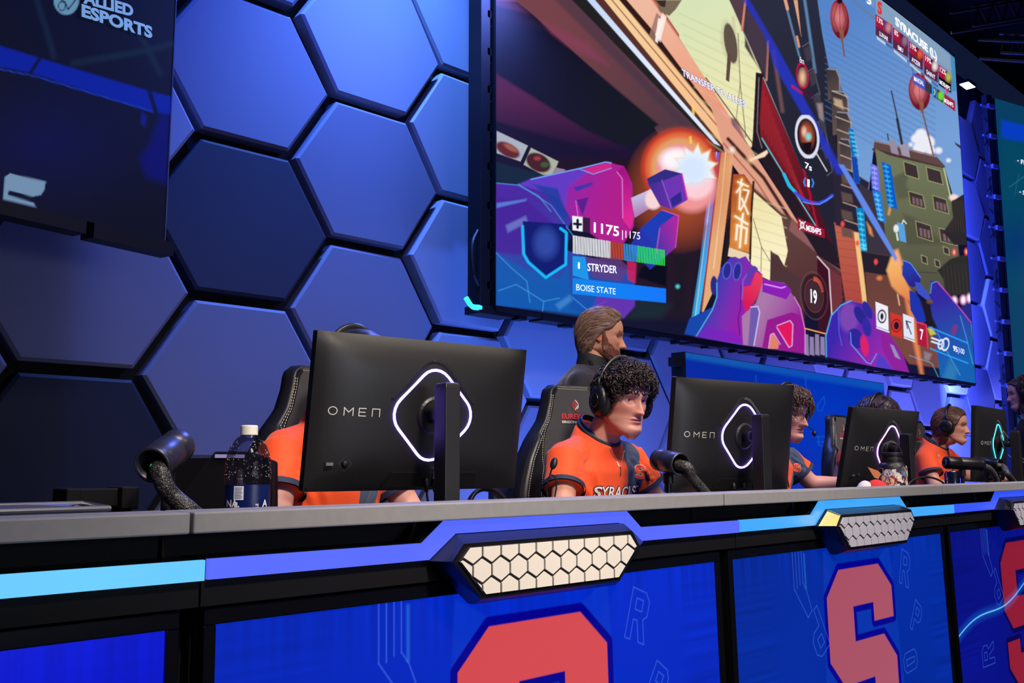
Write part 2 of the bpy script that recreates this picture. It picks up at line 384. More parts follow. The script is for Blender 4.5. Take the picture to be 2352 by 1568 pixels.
        for rr in range(-1, 3):
            zc = -.166-rr*ph+.004
            for q in range(-8, 9):
                cxx = wx+(q+(.5 if rr % 2 else 0))*pw+.01
                hw = pw/2-gp; H = ph*.62-gp
                hx = [(cxx-hw, zc-H*.48), (cxx, zc-H*1.08), (cxx+hw, zc-H*.48), (cxx+hw, zc+H*.48), (cxx, zc+H*1.08), (cxx-hw, zc+H*.48)]
                cp = clip(hx, inner)
                if len(cp) > 2: cells.loft([[(x, yf_-.0055, ZE+z) for x, z in cp], [(x, yf_-.0015, ZE+z) for x, z in cp]])
        cells.build('honeycomb', M_hexw if i < 2 else mat('plaque_grey', (176, 176, 190), .5, noise_=(6, .06)), pl)
        if i == 2:
            g = [(back[5], 1.458), (back[0], 1.458), (frt[0], yf_-.001), (frt[5], yf_-.001)]
            gb = MB(); gb.add([(p[0], y-.002, ZE+p[1]) for p, y in g], [(0, 1, 2, 3)]); gb.build('gold_edge', mat('gold_foil', (235, 215, 130), .4, .4, emit=(235, 215, 120), es=.25, noise_=(60, .2)), pl)  # foil also emits weakly, a glow put into its material
    # seam line and small scuffs
    MB().box((x0-.003, 1.6195, ZE-.15), (x0+.0015, 1.6205, ZE-.105)).build('seam', mat('seam_grey', (120, 116, 105), .5, noise_=(9, .1)), D)
# ================================================================ TVs under the desk
Ssym = [(-.146, .295), (.142, .295), (.234, .215), (.234, .112), (.085, .112), (.085, .173), (-.06, .173), (-.06, .063), (.150, .063), (.237, -.02)]
SP = Ssym+[(.234, -.215), (.146, -.295)]+[(-.142, -.295), (-.234, -.215), (-.234, -.112), (-.085, -.112), (-.085, -.173), (.06, -.173), (.06, -.063), (-.150, -.063), (-.237, .02), (-.234, .215)]
tvl = ['television under the left end of the desk showing plain blue', 'television below the first player with a coral block letter S',
       'television below the second plaque with a coral block letter S and a thin light streak', 'television at the right edge with a dark red block letter S on navy']
M_tvf = mat('tv_bezel', (10, 10, 14), .15, coat=.6, noise_=(5, .1))
for i in range(4):
    cx = 1.524+1.543*(i-1); x0, x1 = cx-.751, cx+.751; zt = ZE-.226; zb = zt-.86; tilt = .026
    T = thing('television', tvl[i], 'television', (cx, YD+.01, zb), group='televisions in the desk front')
    yy = lambda z: 1.492+(z-zt)*tilt
    P3 = lambda x, z, o=0: (x, yy(z)-o, z)
    fr = .028
    b = MB()
    def slab(b, X0, X1, Z0, Z1, o0, o1):
        b.loft([[P3(X0, Z0, o0), P3(X1, Z0, o0), P3(X1, Z1, o0), P3(X0, Z1, o0)], [P3(X0, Z0, o1), P3(X1, Z0, o1), P3(X1, Z1, o1), P3(X0, Z1, o1)]])
    slab(b, x0, x1, zb, zt, -.03, -.004)
    for (a0, a1, c0, c1) in ((x0, x1, zt-fr, zt), (x0, x1, zb, zb+fr), (x0, x0+.022, zb+fr, zt-fr), (x1-.022, x1, zb+fr, zt-fr)): slab(b, a0, a1, c0, c1, -.004, .006)
    b.build('bezel', M_tvf, T, bevel=.002)
    NX, NZ = 760, 420
    gx = np.linspace(x0+.022, x1-.022, NX); gz = np.linspace(zb+fr, zt-fr, NZ)
    GX, GZ = np.meshgrid(gx, gz); X = GX.ravel()-(1.5585+1.543*(i-1)); Z = GZ.ravel()
    base = [(6, 22, 200), (2, 40, 190), (0, 42, 158), (4, 14, 130)][i]
    P = Paint(X, Z, base, soft=.0012)
    # vertical smear streaks near the top and horizontal ones at the sides
    rs = np.random.RandomState(i+3)
    col = np.interp(X, np.linspace(-.9, .9, 500), np.convolve(rs.rand(500), np.ones(4)/4, 'same'))
    top = np.clip((Z-(zt-.16))/.13, 0, 1)
    rowv = np.interp(Z, np.linspace(zb, zt, 220), np.convolve(rs.rand(220), np.ones(3)/3, 'same'))
    side = np.clip((np.abs(X)-.52)/.06, 0, 1)
    P.c *= (1+(.55*(col-.5)*top+.5*(rowv-.5)*side*(1-top)))[:, None]
    P.c *= (1+.12*np.sin(X*3+1)*np.cos((Z-zt)*5))[:, None]
    tx = lambda c, a, ln, sc, x, z, rot: None
    if i:
        zc = ZE-.623
        S = [(x, zc+z) for x, z in SP]
        if i in (1, 2):
            for dd in (-.9, .9):
                pass
            P.poly([(-.24, zc+.36), (.0, zc+.24), (.24, zc+.36), (.3, zc-.4), (-.3, zc-.4)], (20, 70, 200), .25, .004)
        P.line(S+[S[0]], .040, (2, 2, 140) if i < 3 else (4, 2, 80), soft=.0015)
        cc = [(0, 0, 0), (212, 74, 80), (168, 80, 100), (140, 24, 48)][i]
        P.poly(S, cc, g=((cc[0]+4, cc[1]+6, cc[2]+6), (-.2, zc+.3), (.2, zc-.3)))
        oc = (70, 120, 240); lw = .0022
        def letter(pts, x, z, rot, sc, a=.6):
            ca, sa = math.cos(rot), math.sin(rot)
            for L in pts: P.line([(x+(u*ca-v*sa)*sc, z+(u*sa+v*ca)*sc) for u, v in L], lw, oc, a, soft=.0012)
        LP = [[(0, 0), (0, 2), (.9, 2), (1.2, 1.7), (1.2, 1.1), (.9, .8), (.35, .8), (.35, 0), (0, 0)], [(.35, 1.2), (.35, 1.65), (.8, 1.65), (.8, 1.2), (.35, 1.2)]]
        LR = LP[1:]+[[(0, 0), (0, 2), (.9, 2), (1.2, 1.7), (1.2, 1.1), (.95, .9), (1.3, 0), (.9, 0), (.6, .8), (.35, .8), (.35, 0), (0, 0)]]
        LO = [[(.3, 0), (.9, 0), (1.2, .3), (1.2, 1.7), (.9, 2), (.3, 2), (0, 1.7), (0, .3), (.3, 0)], [(.45, .4), (.75, .4), (.8, 1.6), (.4, 1.6), (.45, .4)]]
        letter(LP, .36, zc+.06, -.62-.0, .055); letter(LR, .30, zc+.22, -.35+PI*.0, .06); letter(LO, .40, zc-.08, PI/2+.1, .055)
        letter(LR, -.40, zc-.17, PI/2, .066); letter(LP, -.30, zc+.20, PI+.5, .07)
        letter([[(0, 0), (0, 2.6)], [(.4, 0), (.4, 2.6)], [(.8, .2), (.8, 2.6)], [(1.2, .3), (1.2, 2.6)], [(0, 0), (1.6, -2)], [(1.2, .3), (1.6, -.2), (2.2, -1.6), (1.6, -2)]], -.43, zc+.26, 0, .045)
        if i >= 2:
            wv = [(x_, zc-.30+.16*x_+.03*math.sin((x_)*7)) if i == 2 else (x_, zc-.02+.17*(x_+.7)+.02*math.sin((x_)*8)) for x_ in np.linspace(-.8, .8, 40)]
            P.line(wv, .02, (30, 120, 255), .35, soft=.02); P.line(wv, .004, (120, 225, 255), .95, soft=.002)
        P.line([(-.36, zt-.14), (-.36, zt-.04)], .006, (60, 160, 255), .3, soft=.004)
    else:
        P.line([(-.1, zt-.30), (.8, zt-.16)], .004, (8, 16, 150), .6, soft=.003); P.line([(-.3, zt-.38), (.8, zt-.22)], .008, (8, 16, 150), .5, soft=.006)
    G = np.stack([GX, 1.492+(GZ-zt)*tilt-.0005, GZ], -1)
    sc = grid_mesh('screen', G, P.c, mat('tv_screen_pixels', (8, 8, 12), .18, emit=(255, 255, 255), es=1.0, vcol='led', spec=.5), T)
    put_text('maker_name', 'SAMSUNG', (x0-.006+.018, 1.484, zt-.26) if i else (x1-.002, 1.484, zt-.21), (0, 0, 1), (-1, 0, 0), mat('dull_grey_letter', (110, 108, 104), .5, noise_=(5, .1)), T, .018, off=.0) if i == 0 else None
# ================================================================ main LED wall
YS = 5.0
MX0, MX1 = 4.808, 14.325; MZ0, MZ1 = 2.178, 7.075
def px_to(pts, Y=YS, off=0): return [tuple(atY(x, y, Y-off)) for x, y in pts]
LEDM = mat('led_wall_pixels', (6, 6, 8), .5, emit=(255, 255, 255), es=1.0, vcol='led', spec=.3)
T = thing('led_wall', 'huge bright LED wall above the players showing a shooter game match', 'screen', (MX0, YS, MZ0))
bx = np.linspace(1139.5, 2240.5, 740); gx = np.array([atY(x, 790, YS)[0] for x in bx]); gx = MX0+(gx-gx[0])/(gx[-1]-gx[0])*(MX1-MX0)
gz = np.concatenate([np.arange(MZ0, 4.15, .0052), np.arange(4.15, MZ1, .0095), [MZ1]])
GX, GZ = np.meshgrid(gx, gz)
Pw = np.stack([GX.ravel(), np.full(GX.size, YS), GZ.ravel()], -1); X, Y = pix(Pw)
P = Paint(X, Y, (18, 17, 40), soft=.9)
E_ = lambda s, ox, oy, l: [(ox+x/s, oy+y/s) for x, y in l]
A1 = lambda *l: E_(4.126, 1130, 0, l); A2 = lambda *l: E_(4.126, 1130, 350, l); A3 = lambda *l: E_(3.92, 1560, 0, l)
A4 = lambda *l: E_(3.408, 1560, 400, l); A5 = lambda *l: E_(3.074, 1880, 380, l); A6 = lambda *l: E_(3.734, 1880, 0, l)
# shop ceiling and awning bands (upper left)
P.poly(A1((40, -1400), (1200, -1400), (1750, -40), (800, -10), (2100, 1350), (1500, 1500), (300, 1500), (40, 400)), (24, 22, 44))
P.poly(A1((40, -1600), (800, -300), (2150, 1380), (1650, 1380), (1500, 1150), (400, 150), (240, 20), (40, 10)), (118, 66, 72), g=((78, 56, 66), A1((500, 300))[0], A1((1900, 1100))[0]))
P.poly(A1((480, 200), (900, 400), (1100, 620), (800, 480), (560, 330)), (140, 62, 92), .6, 8)
P.poly(A1((600, -200), (2050, 1400), (2000, 1400), (500, -100)), (70, 52, 70), .7, 5)
P.poly(A1((40, -10), (240, 30), (360, 140), (40, 60)), (92, 40, 68), .8, 4)
P.poly(A1((40, 60), (360, 140), (520, 290), (40, 200)), (34, 22, 48), 1, 4)
P.poly(A1((40, 200), (520, 290), (1580, 1180), (1300, 1380), (900, 1240), (40, 700)), (20, 18, 42), 1, 3, g=((24, 26, 34), A1((300, 500))[0], A1((1500, 1200))[0]))
P.poly(A1((40, 700), (900, 1240), (1300, 1420), (1300, 1600), (700, 1560), (40, 1150)), (84, 34, 72), 1, 4, g=((30, 18, 50), A1((300, 900))[0], A1((260, 1350))[0]))
P.poly(A1((40, 1150), (900, 1400), (1500, 1700), (1300, 2200), (40, 2100)), (26, 18, 46), 1, 5)
P.poly(A2((600, 60), (1500, 60), (1500, 900), (600, 500)), (34, 20, 32), 1, 10)
# menu photographs
P.poly(A1((45, 1240), (340, 1380), (270, 1530), (45, 1450)), (170, 176, 190)); P.ell(*A1((150, 1420))[0], 30, 15, (96, 38, 40), rot=.5, soft=2); P.ell(*A1((180, 1400))[0], 18, 6, (160, 90, 70), rot=.5, soft=2)
P.poly(A1((370, 1400), (630, 1530), (560, 1700), (300, 1560)), (168, 176, 160)); P.ell(*A1((440, 1540))[0], 30, 20, (70, 30, 36), rot=.5, soft=2); P.ell(*A1((430, 1500))[0], 8, 5, (150, 60, 60), soft=2); P.ell(*A1((500, 1560))[0], 9, 6, (60, 90, 50), soft=2)
P.poly(A2((600, 140), (700, 165), (640, 210), (570, 200)), (150, 130, 150))
P.poly(A2((40, 90), (560, 230), (330, 300), (40, 280)), (22, 40, 60), .9, 3)
# light strip and lit beams
P.poly(A1((740, -20), (890, -20), (2170, 1390), (2100, 1380)), (34, 32, 34))
P.poly(A1((885, -20), (960, -20), (2168, 1385), (2105, 1360)), (196, 216, 248), g=((226, 236, 255), A1((900, 0))[0], A1((1500, 700))[0]))
P.poly(A1((960, -20), (1050, -20), (2190, 1330), (2168, 1385)), (86, 48, 44))
P.poly(A1((1050, -20), (1190, -20), (2290, 1250), (2300, 1400), (2190, 1380)), (246, 208, 156), g=((250, 190, 140), A1((1200, 200))[0], A1((2200, 1300))[0]))
P.line(A1((1120, -20), (2250, 1330)), 2.5, (140, 70, 50)); P.poly(A1((1195, -20), (1260, -20), (1560, 330), (2290, 1270), (2240, 1260)), (52, 26, 22), 1, 2)
P.poly(A1((1260, -20), (1500, -20), (2300, 1110), (2352, 1300), (2352, 1400), (1560, 330)), (238, 186, 160), g=((240, 150, 120), A1((1400, 100))[0], A1((2100, 1100))[0]))
P.poly(A1((2080, 1010), (2200, 1040), (2270, 1150), (2200, 1250)), (240, 160, 160), .7, 4)
P.poly(A1((1500, -20), (1545, -20), (2352, 1140), (2352, 1180), (2300, 1110)), (224, 130, 110)); P.line(A1((1525, -20), (2330, 1140)), 2, (110, 50, 44))
for a in (0, 55): P.poly(A1((1560+a, 120), (1600+a, 160), (1520+a+20, 400), (1490+a, 330)), (150, 110, 100) if a == 0 else (255, 240, 235), .8)
P.poly(A1((1575, 170), (1625, 200), (1570, 410), (1545, 390)), (255, 240, 232), .9)
# pale plaster wall with cast silhouettes
P.poly(A1((1545, -20), (2240, -20), (2352, 215), (2560, 640), (2460, 1400), (2352, 1190)), (214, 226, 182), g=((236, 230, 176), A1((1800, 0))[0], A1((2352, 900))[0]))
P.poly(A3((0, 0), (440, 0), (720, 640), (650, 1300), (640, 1330), (0, 340)), (216, 228, 184), g=((238, 232, 180), A3((100, 100))[0], A3((600, 900))[0]))
for k in range(13):
    y = 60+k*95; P.line(A3((0+k*20, y+60), (700, y+380)), 3.2, (188, 204, 148), .45, 2)
P.poly(A3((470, 150), (500, 140), (540, 600), (520, 600)), (190, 150, 130), .35, 3); P.ell(*A3((463, 390))[0], 14, 47, (88, 66, 64), rot=-.17); P.ell(*A3((450, 380))[0], 18, 52, (120, 120, 90), rot=-.17, a=.22, soft=3)
P.poly(A3((435, 480), (470, 500), (450, 740), (420, 720)), (96, 72, 66)); P.line(A3((530, 300), (550, 760), (600, 1230)), 1.8, (110, 80, 60)); P.line(A3((548, 760), (515, 1060)), 1.5, (110, 80, 60))
P.poly(A1((1560, 30), (1640, 0), (1800, 0), (1740, 90), (1680, 150), (1590, 110)), (120, 104, 84)); P.poly(A1((1545, 0), (1650, 0), (1640, 70), (1600, 60)), (60, 40, 36))
P.poly(A3((465, 1060), (520, 1070), (590, 1230), (580, 1370), (500, 1290)), (88, 74, 96), .9, 3, g=((214, 120, 120), A3((500, 1070))[0], A3((560, 1350))[0]))
# lower edge of the shop front, posts and signs
P.poly(A3((0, 345), (60, 400), (690, 1310), (800, 1540), (1000, 1900), (760, 1750), (0, 800)), (238, 178, 152), .0)
P.poly(A3((250, 840), (640, 1330), (880, 1700), (1160, 2100), (1200, 2300), (700, 1780), (420, 1400)), (226, 160, 134))
P.line(A3((240, 700), (690, 1330), (900, 1600), (1130, 2000)), 3, (120, 62, 54)); P.line(A3((440, 1250), (760, 1600), (1080, 2100)), 8, (70, 36, 34), 1, 2); P.line(A3((400, 1290), (700, 1640), (1050, 2180)), 4, (180, 110, 90))
P.poly(A4((560, 80), (800, 300), (890, 350), (1270, 740), (1290, 1000), (980, 1000), (980, 1400), (560, 1100)), (96, 64, 58), 1, 3, g=((80, 40, 40), A4((800, 500))[0], A4((1100, 1000))[0]))
P.poly(A4((575, 130), (800, 330), (850, 600), (820, 725), (780, 640), (720, 600), (710, 830), (560, 760)), (240, 226, 170), g=((250, 240, 196), A4((600, 200))[0], A4((760, 600))[0]))
for k in range(8): P.line(A4((580, 190+k*75), (840, 270+k*75)), 2.6, (208, 200, 150), .5, 1.5)
P.poly(A4((712, 850), (715, 590), (740, 640), (770, 630), (830, 730), (980, 840), (980, 1000)), (78, 52, 52)); P.line(A4((580, 350), (645, 570), (710, 680)), 1.6, (90, 60, 50)); P.line(A4((645, 570), (640, 760)), 1.5, (90, 60, 50))
P.poly(A4((880, 350), (1060, 560), (1270, 740), (1290, 780), (1070, 610), (860, 440)), (140, 92, 90), 1, 2)
P.poly(A4((1080, 640), (1180, 740), (1205, 1110), (1160, 1260), (1090, 1230)), (60, 14, 24)); P.line(A4((1082, 645), (1172, 745), (1196, 1110)), 3, (226, 196, 206))
P.poly(A4((1180, 740), (1270, 800), (1275, 1000), (1200, 1090)), (112, 50, 54)); P.line(A4((980, 1205), (1145, 1248)), 2.5, (255, 170, 90))
for k in range(4): P.poly(A4((980+k*42, 1250+(k % 2)*20), (1010+k*42, 1255+(k % 2)*20), (1016+k*42, 1420), (980+k*42, 1410)), (142, 126, 168))
# billboard (dark frame, red face)
P.poly(A3((690, 650), (740, 660), (1120, 1540), (1568, 2500), (1250, 2300), (800, 1560), (660, 1290), (665, 1180)), (36, 26, 34))
P.poly(A3((750, 690), (1110, 1540), (1420, 2230), (1180, 2000), (880, 1480), (735, 1240), (722, 1100)), (140, 30, 42), g=((78, 18, 28), A3((760, 900))[0], A3((1180, 1900))[0]))
for k in range(16): P.line(A3((760+k*22, 820+k*60), (750+k*28, 1160+k*48)), 3, (196, 52, 60), .35, 3)
P.line(A3((760, 700), (1130, 1560), (1420, 2200)), 2, (188, 214, 224)); P.line(A3((745, 1245), (1010, 1680), (1260, 2080)), 2.2, (96, 206, 226))
P.line(A3((718, 700), (700, 1180), (745, 1330)), 2, (150, 130, 140), .7)
# dark mid buildings
P.poly(A3((440, -40), (1260, -40), (1350, 620), (1440, 1568), (1568, 2900), (1430, 2300), (1120, 1560), (740, 650)), (42, 44, 62), 1, 1.2, g=((34, 34, 48), A3((800, 200))[0], A3((1300, 1200))[0]))
P.poly(A3((440, -40), (600, -40), (590, 420), (740, 650), (690, 560)), (84, 60, 72), 1, 2); P.line(A3((600, -20), (565, 270)), 5, (214, 130, 110)); P.line(A3((800, 370), (785, 720)), 5, (206, 128, 106)); P.line(A3((850, 460), (930, 1000)), 8, (120, 84, 84), .8, 3)
P.line(A3((950, 0), (1080, 500)), 5, (96, 130, 160), .9); P.line(A3((955, 0), (975, 80)), 7, (226, 160, 130)); P.poly(A3((1030, 0), (1065, 0), (1098, 330), (1085, 260)), (222, 166, 130)); P.line(A3((1130, 0), (1225, 650)), 6, (96, 140, 184), .9, 2)
P.line(A3((1060, 330), (1080, 420)), 5, (220, 150, 120)); P.poly(A3((600, 60), (760, 260), (800, 450), (780, 700), (600, 330)), (70, 56, 72), .9, 4)
for k in range(5):
    P.line(A3((1110+k*40, 420+k*230), (1170+k*40, 380+k*230), (1230+k*38, 620+k*230), (1180+k*38, 660+k*230)), 2.5, (96, 104, 122), .7); P.poly(A3((1120+k*42, 440+k*220), (1180+k*42, 400+k*220), (1200+k*42, 520+k*220), (1150+k*42, 560+k*220)), (66, 62, 74), .8, 2)
P.poly(A3((1240, 930), (1290, 930), (1300, 1090), (1260, 1060)), (170, 150, 150), .7, 3)
# sky
P.poly(A6((-30, -300), (420, -300), (585, -5), (1172, 505), (1200, 1000), (1260, 1568), (1200, 1700), (1100, 1480), (480, 1210), (400, 1900), (340, 1700), (260, 1100), (170, 620), (90, 590), (30, 280), (-5, 30)), (86, 132, 200), g=((118, 160, 214), A6((300, 100))[0], A6((900, 1300))[0]))
for k in range(17): P.line(A6((60, 180+k*52), (1000, 700+k*52)), 2.6, (74, 116, 176), .5, 1.8)
P.line(A6((280, -10), (420, 110), (500, 170)), 4, (110, 120, 140), .8, 2)
for (x, y, r) in ((880, 1150, 50), (930, 1220, 66), (840, 1190, 46), (870, 1270, 60), (1030, 1290, 30), (1115, 1375, 18), (960, 1290, 40), (790, 1240, 18)): P.ell(*A6((x, y))[0], r/3.734, r*.9/3.734, (236, 236, 246), soft=3)
# round towers
for (x, y, w_, h_) in ((125, 640, 55, 190), (180, 830, 72, 300), (215, 1010, 62, 420), (235, 1240, 50, 420)):
    P.poly(A6((x-w_, y-60), (x+w_*.5, y-50), (x+w_, y+20), (x+w_*1.15, y+h_), (x-w_*.8, y+h_+30)), (62, 54, 58), g=((96, 78, 74), A6((x-40, y))[0], A6((x+60, y+200))[0]))
    P.line(A6((x-w_+10, y-50), (x+w_*.5, y-42), (x+w_, y+25), (x+w_*1.12, y+h_-10)), 3, (150, 148, 156), .9)
for k in range(9): P.line(A6((120+k*14, 780+k*110), (250+k*14, 830+k*110)), 2.5, (196, 178, 160), .8)
P.poly(A6((130, 840), (200, 860), (215, 940), (140, 900)), (204, 180, 140), .8, 3)
# orange lit lower alley wall
P.poly(A5((110, 400), (290, 470), (345, 990), (300, 1060), (190, 960), (160, 760)), (190, 96, 74), g=((176, 74, 60), A5((150, 500))[0], A5((280, 900))[0]))
for k in range(9): P.line(A5((130, 470+k*56), (320, 490+k*58)), 1.5, (140, 60, 50), .5)
P.poly(A5((250, 470), (285, 470), (345, 990), (312, 980)), (240, 196, 130)); P.poly(A5((95, -40), (360, 120), (300, 480), (120, 420)), (42, 36, 50), 1, 2)
for k in range(4): P.line(A5((150+k*12, 10+k*125), (240+k*12, 40+k*125), (290, 70+k*125)), 3, (176, 150, 132), .8); P.poly(A5((160, 60+k*125), (235, 80+k*125), (245, 140+k*125), (168, 125+k*125)), (96, 78, 70), .9, 2)
P.poly(A5((300, 380), (640, 430), (700, 1050), (1000, 1450), (640, 1400), (345, 990)), (92, 58, 54), 1, 2, g=((120, 70, 54), A5((400, 500))[0], A5((560, 1200))[0]))
P.poly(A5((290, 130), (480, 250), (520, 640), (300, 610)), (58, 50, 60), 1, 2); P.poly(A5((300, 610), (500, 640), (520, 780), (320, 750)), (36, 30, 36))
# green apartment block
P.poly(A6((480, 1210), (1020, 1350), (1100, 1440), (1100, 1600), (470, 1300)), (96, 70, 66)); P.line(A6((480, 1210), (1020, 1340)), 3, (150, 120, 110)); P.line(A6((470, 1280), (1100, 1450)), 5, (70, 50, 50))
P.poly(A6((600, 1195), (660, 1205), (690, 1330), (625, 1310)), (150, 140, 160)); P.poly(A6((690, 1220), (770, 1240), (785, 1350), (715, 1330)), (160, 150, 170)); P.line(A6((625, 780), (665, 960), (715, 1230)), 3.2, (58, 54, 64)); P.line(A6((675, 1020), (715, 1230)), 6, (50, 46, 56)); P.line(A6((592, 1150), (600, 1200)), 3, (60, 60, 70))
P.poly(A5((400, -120), (500, -70), (890, 20), (960, 330), (1000, 700), (960, 960), (640, 870), (480, 560)), (112, 118, 88), g=((84, 84, 62), A5((700, 0))[0], A5((700, 800))[0]))
P.poly(A5((510, 90), (640, 30), (620, 140), (680, 220), (560, 240)), (84, 88, 66), .8, 4); P.poly(A5((600, 340), (700, 380), (900, 560), (620, 560)), (78, 76, 58), .7, 5)
for (x, y, w_, h_, dk) in ((600, -30, 110, 120, 1), (760, 10, 120, 120, 1), (635, 180, 120, 120, 0), (805, 210, 115, 125, 0), (685, 390, 125, 140, 0), (850, 440, 130, 120, 0), (725, 630, 45, 65, 1), (820, 660, 40, 60, 1), (880, 570, 45, 60, 1)):
    q = A5((x, y), (x+w_*.85, y+h_*.25), (x+w_, y+h_*1.05), (x+w_*.12, y+h_*.8)); P.poly(q, (60, 46, 50)); P.line(q+[q[0]], 1.6, (172, 172, 120), .8)
    if not dk:
        for t in (.2, .42, .64): P.poly(A5((x+w_*(t+.02), y+h_*(.3+.25*t)), (x+w_*(t+.16), y+h_*(.34+.25*t)), (x+w_*(t+.2), y+h_*(.75+.25*t)), (x+w_*(t+.06), y+h_*(.7+.25*t))), (136, 110, 108), .8, 1.5)
P.line(A5((885, 20), (955, 320)), 3, (190, 200, 150)); P.line(A5((550, 740), (840, 760)), 1.3, (60, 44, 40))
P.poly(A5((890, 10), (1020, 20), (1030, 200), (960, 250)), (120, 162, 216)); P.ell(*A5((955, 225))[0], 10, 7, (250, 220, 214), soft=3)
# dark curved roofs on the right, lanterns
P.poly(A5((935, 255), (1030, 200), (1060, 560), (960, 560), (880, 470), (950, 370)), (44, 38, 36), 1, 1.5); P.poly(A5((840, 740), (930, 660), (1060, 620), (1078, 900), (900, 930), (880, 800)), (46, 42, 38), 1, 1.5)
for k in range(7): P.line(A5((950+k*14, 250), (930+k*14, 400), (900+k*22, 470)), 1.2, (78, 66, 60), .6); P.line(A5((880+k*26, 700), (900+k*26, 900)), 1.2, (76, 70, 60), .5)
for (x, y) in ((958, 612), (1045, 608)): P.ell(*A5((x, y))[0], 5.2, 8, (232, 70, 66), soft=2); P.ell(*A5((x, y))[0], 2, 4, (255, 190, 180), soft=1.5)
P.poly(A5((1000, 1010), (1078, 930), (1082, 1110), (1040, 1080)), (40, 40, 130), 1, 2)
for (x, y) in ((960, 955), (1022, 948), (1066, 935)): P.ell(*A5((x, y))[0], 7, 10, (240, 170, 220), soft=3); P.ell(*A5((x, y))[0], 4, 7, (255, 250, 250), soft=2)
for (x, y) in ((170, 413), (275, 548), (405, 680)): P.ell(*A5((x, y))[0], 4, 6, (240, 80, 76), soft=2)
# neon signs
for (q, c1, c2) in ((A5((365, -20), (420, 10), (438, 190), (378, 160)), (110, 110, 236), (170, 190, 255)), (A5((378, 170), (440, 190), (475, 410), (420, 380)), (30, 120, 220), (120, 220, 255)), (A5((445, -30), (510, 0), (558, 310), (490, 290)), (10, 90, 200), (60, 200, 240)),
                  (A5((232, -60), (275, -50), (292, 130), (250, 130)), (30, 90, 190), (90, 170, 240)), (A5((265, 300), (320, 300), (340, 560), (290, 530)), (10, 130, 200), (90, 230, 240)), (A5((290, 535), (340, 545), (342, 605), (298, 600)), (30, 170, 220), (120, 240, 255))):
    P.poly(q, c1); cx_ = sum(p[0] for p in q)/4; y0_ = min(p[1] for p in q); y1_ = max(p[1] for p in q)
    n = max(3, int((y1_-y0_)/11))
    for k in range(1, n):
        yy_ = y0_+(y1_-y0_)*k/n; xx_ = q[0][0]*(1-k/n)+q[3][0]*k/n+4; P.line([(xx_, yy_), (xx_+9, yy_+2.5)], 3.2, c2, .75, 1.8); P.line([(xx_+4, yy_-4), (xx_+5, yy_+5)], 1.5, c2, .7, 1)
P.poly(A6((255, 1100), (300, 1110), (330, 1340), (285, 1340)), (0, 110, 190)); P.poly(A6((285, 1340), (325, 1345), (355, 1568), (310, 1568)), (20, 70, 170))
for k in range(6): P.line(A6((270+k*9, 1135+k*38), (296+k*9, 1142+k*38)), 4, (110, 226, 240), .7, 2)
P.poly(A5((555, 400), (605, 415), (620, 545), (575, 530)), (90, 160, 226)); P.line(A5((590, 410), (600, 385), (620, 410)), 2, (240, 246, 255)); P.ell(*A5((548, 445))[0], 6, 9, (226, 236, 226), soft=1.5); P.line(A5((552, 480), (560, 525)), 4, (214, 236, 226), .9)
P.poly(A3((470, 1490), (520, 1480), (600, 1600), (590, 2250), (480, 2200)), (170, 74, 34), 0)
P.poly(A4((425, 0), (510, 0), (580, 100), (560, 620), (385, 570), (395, 300)), (176, 80, 36), g=((214, 130, 60), A4((450, 100))[0], A4((480, 560))[0]))
P.poly(A4((385, 570), (555, 625), (550, 690), (380, 640)), (236, 210, 176)); P.line(A4((400, 60), (380, 540), (355, 700)), 9, (36, 24, 24)); P.line(A4((582, 60), (565, 300), (555, 660)), 5, (50, 36, 34))
def stroke(L, c=(255, 244, 226), w_=5, gl=(255, 190, 90)):
    for q in L: P.line(q, w_*2.4, gl, .4, 5)
    for q in L: P.line(q, w_, c, .95, 1.2)
stroke([A4((460, 60), (540, 95)), A4((490, 40), (480, 80)), A4((450, 140), (500, 75)), A4((478, 120), (470, 270)), A4((505, 120), (545, 130), (520, 210), (480, 280)), A4((490, 190), (540, 310))], w_=4)
stroke([A4((500, 310), (495, 345)), A4((440, 330), (535, 390)), A4((455, 400), (445, 510)), A4((455, 400), (530, 425), (520, 540)), A4((492, 350), (475, 570))], w_=5)
# neon strip frame at the shop corner
P.poly(A2((2090, 0), (2160, 0), (2130, 230), (2040, 1000), (1960, 1568), (1890, 1568), (1960, 1100), (2060, 300)), (70, 96, 236), g=((60, 190, 250), A2((2100, 100))[0], A2((1950, 1300))[0])); P.line(A2((2128, 0), (2090, 260), (1925, 1568)), 3, (190, 226, 255), .9)
P.poly(A2((2170, 0), (2290, 0), (2260, 300), (2150, 1200), (2000, 1520), (1985, 1500)), (206, 124, 84), g=((230, 170, 120), A2((2150, 0))[0], A2((2250, 100))[0]))
P.line(A2((2165, 0), (2130, 300), (1985, 1500)), 3.5, (170, 50, 50)); P.line(A2((2215, 0), (2170, 500), (2100, 1100)), 2, (250, 214, 170))
